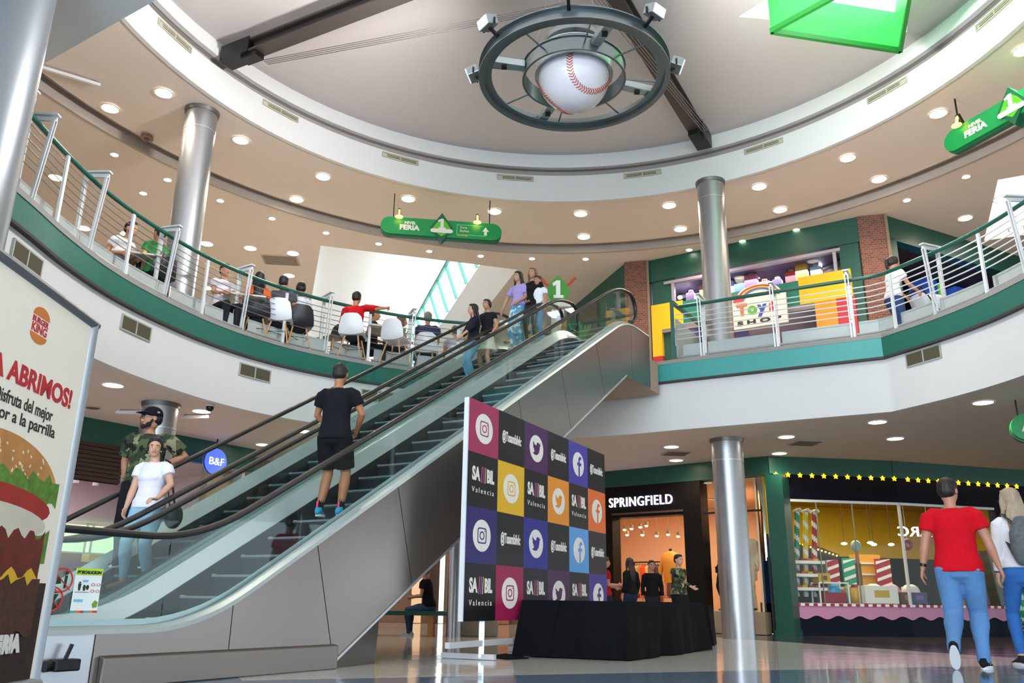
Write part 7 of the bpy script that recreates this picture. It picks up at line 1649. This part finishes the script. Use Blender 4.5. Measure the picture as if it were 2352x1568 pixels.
mb = MB(); mb.ell((0, -.05, .82), (.22, .28, .2), nu=18, nv=10); mb.build('canopy', mat('stroller_canopy', '#c9cdd4', .7), t, smooth=True)
mb = MB(); 
for sx in (-.2, .2): mb.tube([(sx, -.42, 1.05), (sx, .0, .5), (sx, .38, .12)], .012, 6); mb.tube([(sx, .0, .5), (sx, -.32, .12)], .012, 6)
mb.tube([(-.2, -.42, 1.05), (.2, -.42, 1.05)], .016, 8); mb.build('frame', BLACKM, t)
for sx, sy in ((-.22, .4), (.22, .4), (-.22, -.34), (.22, -.34)): mb = MB(); mb.cyl((sx - .02, sy, .11), (sx + .02, sy, .11), .11, 20); mb.build('wheel', BLACKR, t, smooth=True)
mb = MB(); mb.box((0, .05, .27), (.36, .45, .14)); mb.build('basket', mat('stroller_basket', '#4a3a34', .8), t)
# level marker totem with baseball bats behind the boy
q_ = onz(1281, 652, Z2 + 1.75); t = empty('floor_marker_totem', (q_.x, q_.y, Z2), 0, 'green diamond totem marked 1 with crossed wooden bats at the escalator top', 'totem'); t.scale = (.8, .8, .93)
mb = MB(); mb.box((0, 0, .65), (.3, .12, 1.3)); mb.build('post', CWH, t); mb = MB(); mb.ext([(-.3, 0), (-.16, -.26), (.16, -.26), (.3, 0), (.16, .2), (0, .34), (-.16, .2)], (0, .05, 1.72), (1, 0, 0), (0, 0, 1), (0, -1, 0), .1); mb.build('diamond', mat('totem_green', '#3f8f2a', .4), t)
mb = MB(); mb.ext([(x * 1.5, y * 1.3) for x, y in [(-.07, -.13), (.09, -.13), (.09, -.08), (.04, -.08), (.04, .17), (-.02, .17), (-.09, .12), (-.07, .07), (-.03, .095), (-.03, -.08), (-.07, -.08)]], (0, -.055, 1.72), (1, 0, 0), (0, 0, 1), (0, -1, 0), .01); mb.build('number', CWH, t); mb = MB(); mb.box((0, -.03, 1.42), (.62, .08, .1)); mb.build('scroll', CWH, t)
for sx in (-1, 1): mb = MB(); mb.tube([(sx * -.15, .08, 1.55), (sx * .28, .08, 1.92), (sx * .42, .08, 2.05)], [.022, .04, .045], 10, rnd=True); mb.build('bat', mat('bat_wood', '#a8542e', .5), t, smooth=True)
# shelving / stand at the escalator top
q_ = onz(1290, 760, Z2 + .5); t = empty('plant_stand', (q_.x + .35, q_.y + .2, Z2), 0, 'small potted plant standing near the top of the far escalator', 'plant')
mb = MB(); mb.tube([(0, 0, 0), (0, 0, .3)], [.12, .17], 18); mb.build('pot', CWH, t, smooth=True); mb = MB(); r_ = random.Random(2)
for k in range(26):
    a = r_.uniform(0, 6.28); l_ = r_.uniform(.15, .35); b_ = V3((math.cos(a) * l_ * .6, math.sin(a) * l_ * .6, .3 + l_)); mb.tube([(0, 0, .28), b_ * .6 + V3((0, 0, .15)), b_ + V3((0, 0, .05))], [(.01, .004), (.03, .004), (.006, .003)], 6)
mb.build('leaves', mat('leaf_green', '#2f7a3a', .5), t, smooth=True)

# ================================================================== people on the ground floor in the background
def fl_person(px, py_head, H_, yaw, label, q=1, **k):
    """standing person located from the head-top pixel and height"""
    q_ = onz(px, py_head, H_) if False else None
    d = ray(px, py_head); t_ = (H_ - CAM_Z) / d.z; p = CAM + d * t_
    return person(label, (p.x, p.y, 0), yaw, H_, q=q, **k), p
def at_depth(px, py_head, Y, yaw, label, q=1, **k):
    p = onY(px, py_head, Y); return person(label, (p.x, p.y, 0), yaw, max(1.3, min(1.9, p.z)), q=q, **k), p
at_depth(1388, 1312, 14.6, -1.35, 'man in red polo standing between the backdrop and the clothes shop', top='#a3141e', hair='#3a2a22', skin='#b9826a', hl=(-.1, .28, 1.1), hr=(.1, .28, 1.15), build_=1.15, q=2)
at_depth(1447, 1282, 17.2, .5, 'dark haired person in black sweater walking into the clothes shop', top='#15151a', sleeve=1.9, hair='#2a1c18', hairstyle='mid', female=True, bottom='#22304c', q=2)
at_depth(1556, 1274, 14.8, -2.6, 'man in camouflage jacket with folded arms outside the clothes shop', top='#3d4434', top_pat='camo', sleeve=1.9, hair='#14100f', skin='#c79a86', bottom='#15161a', bot_pat=None, hl=(.12, .26, 1.12), hr=(-.12, .26, 1.08), q=2, build_=1.1)
at_depth(1497, 1316, 15.6, PI, 'young person in black jacket facing the camera in the shop doorway', top='#141418', sleeve=1.9, hair='#17110f', skin='#b8836a', q=2)
# mannequins
p = FS.P(FS.at(1541, 1290, 2.3)[0], 0, 2.3); t = empty('mannequin', tuple(p), FS.ang, 'headless mannequin wearing a mustard yellow jacket in the clothes shop', 'mannequin')
mb = MB(); mb.tube([(0, 0, 1.05), (0, 0, 1.3), (0, 0, 1.55), (0, 0, 1.72), (0, 0, 1.8)], [(.2, .13), (.2, .13), (.23, .14), (.2, .12), (.07, .07)], 18, side=(1, 0, 0)); 
for sx in (-1, 1): mb.tube([(sx * .17, 0, 1.7), (sx * .28, .02, 1.45), (sx * .3, -.04, 1.15)], [.06, .055, .045], 12, rnd=True)
mb.build('jacket', mat('mustard_jacket', '#c98f34', .7), t, smooth=True); mb = MB(); mb.cyl((0, 0, 0), (0, 0, 1.05), .02, 10); mb.cyl((0, 0, 0), (0, 0, .02), .18, 24); mb.cyl((0, 0, 1.8), (0, 0, 1.86), .035, 12); mb.build('stand', BLACKM, t, smooth=True)
p = FS.P(2.98, .43, .5); tt = person('mannequin in striped beige sweater and dark trousers in the tall display window', tuple(p), FS.ang + PI - .6, 1.8, q=1, name='mannequin', cat='mannequin', hairstyle=None, skin='#2a2522', top='#b5ad98', top_pat='stripe', sleeve=1.8, bottom='#1f2733', bot_pat=None, shoe='#2a2522')
p = FS.P(3.5, .43, .42); tt = person('mannequin in long pale coat at the right of the display window', tuple(p), FS.ang + PI, 1.75, q=1, name='mannequin', cat='mannequin', hairstyle=None, skin='#d8cdb8', top='#cfc6b2', sleeve=1.8, bottom='#cfc6b2', bot_pat=None, shoe='#2a2522', top_len=.3)
# bright poster in window
u, z = FS.at(1727, 1266, .9); t = T(FS, 'lit_poster', 'small bright poster panel in the display window behind the column', 'poster', u, .43, .9); mb = MB(); mb.box((0, 0, z - .43), (.22, .03, .45)); mb.build('panel', mat('poster_lit', '#dff4ec', .5, emit=2.0), t); mb = MB(); mb.bar((0, 0, 0), (0, 0, z - .6), .03, .03); mb.build('stand', BLACKM, t)
t = T(FS, 'shop_display_cube', 'low white cube with stacked folded clothes in the clothes shop', 'display cube', 1.55, .012, 1.4); mb = MB(); mb.box((0, 0, .45), (.5, .5, .9)); mb.build('cube', mat('cube_wood', '#4a382c', .5), t); mb = MB(); mb.box((0, 0, .96), (.42, .4, .1)); mb.build('folded_clothes', CWH, t, bevel=.02)
t = T(FS, 'sign_board', 'orange folding sign board at the clothes shop entrance', 'sign board', 1.05, .012, .8); mb = MB(); mb.bar((0, 0, 0), (0, .12, 1.05), .22, .02, up=(0, 1, 0)); mb.build('front_leaf', mat('orange_board', '#e8591f', .5), t); mb = MB(); mb.bar((0, .3, 0), (0, .14, 1.05), .22, .02, up=(0, 1, 0)); mb.build('rear_leaf', mat('orange_board', '#e8591f', .5), t)

# bench with seated man under the escalator, far back
q_ = onY(968, 1422, 14.7); zb = .39
t = empty('bench', (q_.x - .45, q_.y, 0), .0, 'green topped bench with wooden legs seen under the escalator', 'bench')
mb = MB(); mb.box((0, 0, zb - .03), (1.9, .5, .07)); mb.build('seat_plank', mat('bench_green', '#0f4a3a', .4), t); 
for x in (-.85, .62): mb = MB(); mb.box((x, 0, (zb - .06) / 2), (.09, .4, zb - .06)); mb.build('leg', mat('bench_wood', '#b98246', .5), t)
t = empty('stone_block', (q_.x + .92, q_.y + .3, 0), 0, 'pale stone planter block right of the bench', 'planter'); mb = MB(); mb.box((0, 0, .2), (.72, .6, .4)); mb.build('block', mat('stone_beige', '#9b8f7e', .6, noise=.1), t, bevel=.02); mb = MB(); mb.box((0, 0, .41), (.6, .5, .02)); mb.build('soil', mat('soil', '#3a2c22', .9), t)
S_ = 1.72 / 1.75
person('man in black t-shirt and jeans sitting on the bench with white trainers', (q_.x + .12, q_.y, .02), PI / 2 - .25, 1.45, q=2, top='#131318', hair='#1a1310', skin='#a87a5e', bottom='#3a4c66', shoe='#e2dfe2', ph=.545, fr_=(.12, .44, .045), fl_=(-.10, .36, .045), knee_hint=(0, .3, 1), hl=(-.1, .36, .72), hr=(.1, .36, .72), lean=(0, .18))
t = empty('tumbler', (q_.x - .72, q_.y, zb + .005), 0, 'tall yellow cup standing on the green bench', 'cup'); mb = MB(); mb.tube([(0, 0, 0), (0, 0, .3)], [.05, .07], 14); mb.build('cup_body', mat('tumbler_yellow', '#d8b014', .4), t, smooth=True); mb = MB(); mb.cyl((0, 0, .3), (0, 0, .32), .073, 14); mb.build('lid', CYE, t)
t = empty('folded_bag', (q_.x - 1.1, q_.y, zb + .005), 0, 'grey soft bag lying on the left end of the bench', 'bag'); mb = MB(); mb.ell((0, 0, .1), (.26, .2, .1), nu=16, nv=8); mb.build('bag_body', mat('grey_bag', '#8d8890', .8), t, smooth=True); mb = MB(); mb.tube([(-.1, 0, .17), (0, 0, .26), (.1, 0, .17)], .01, 6); mb.build('handle', mat('grey_bag', '#8d8890'), t)
# slim metal column behind the backdrop's left edge
pc = onz(1042, 1462, 0); column(pc.x, pc.y + .0, 0, Z1, .13, 'slim double metal pillar behind the left edge of the backdrop')
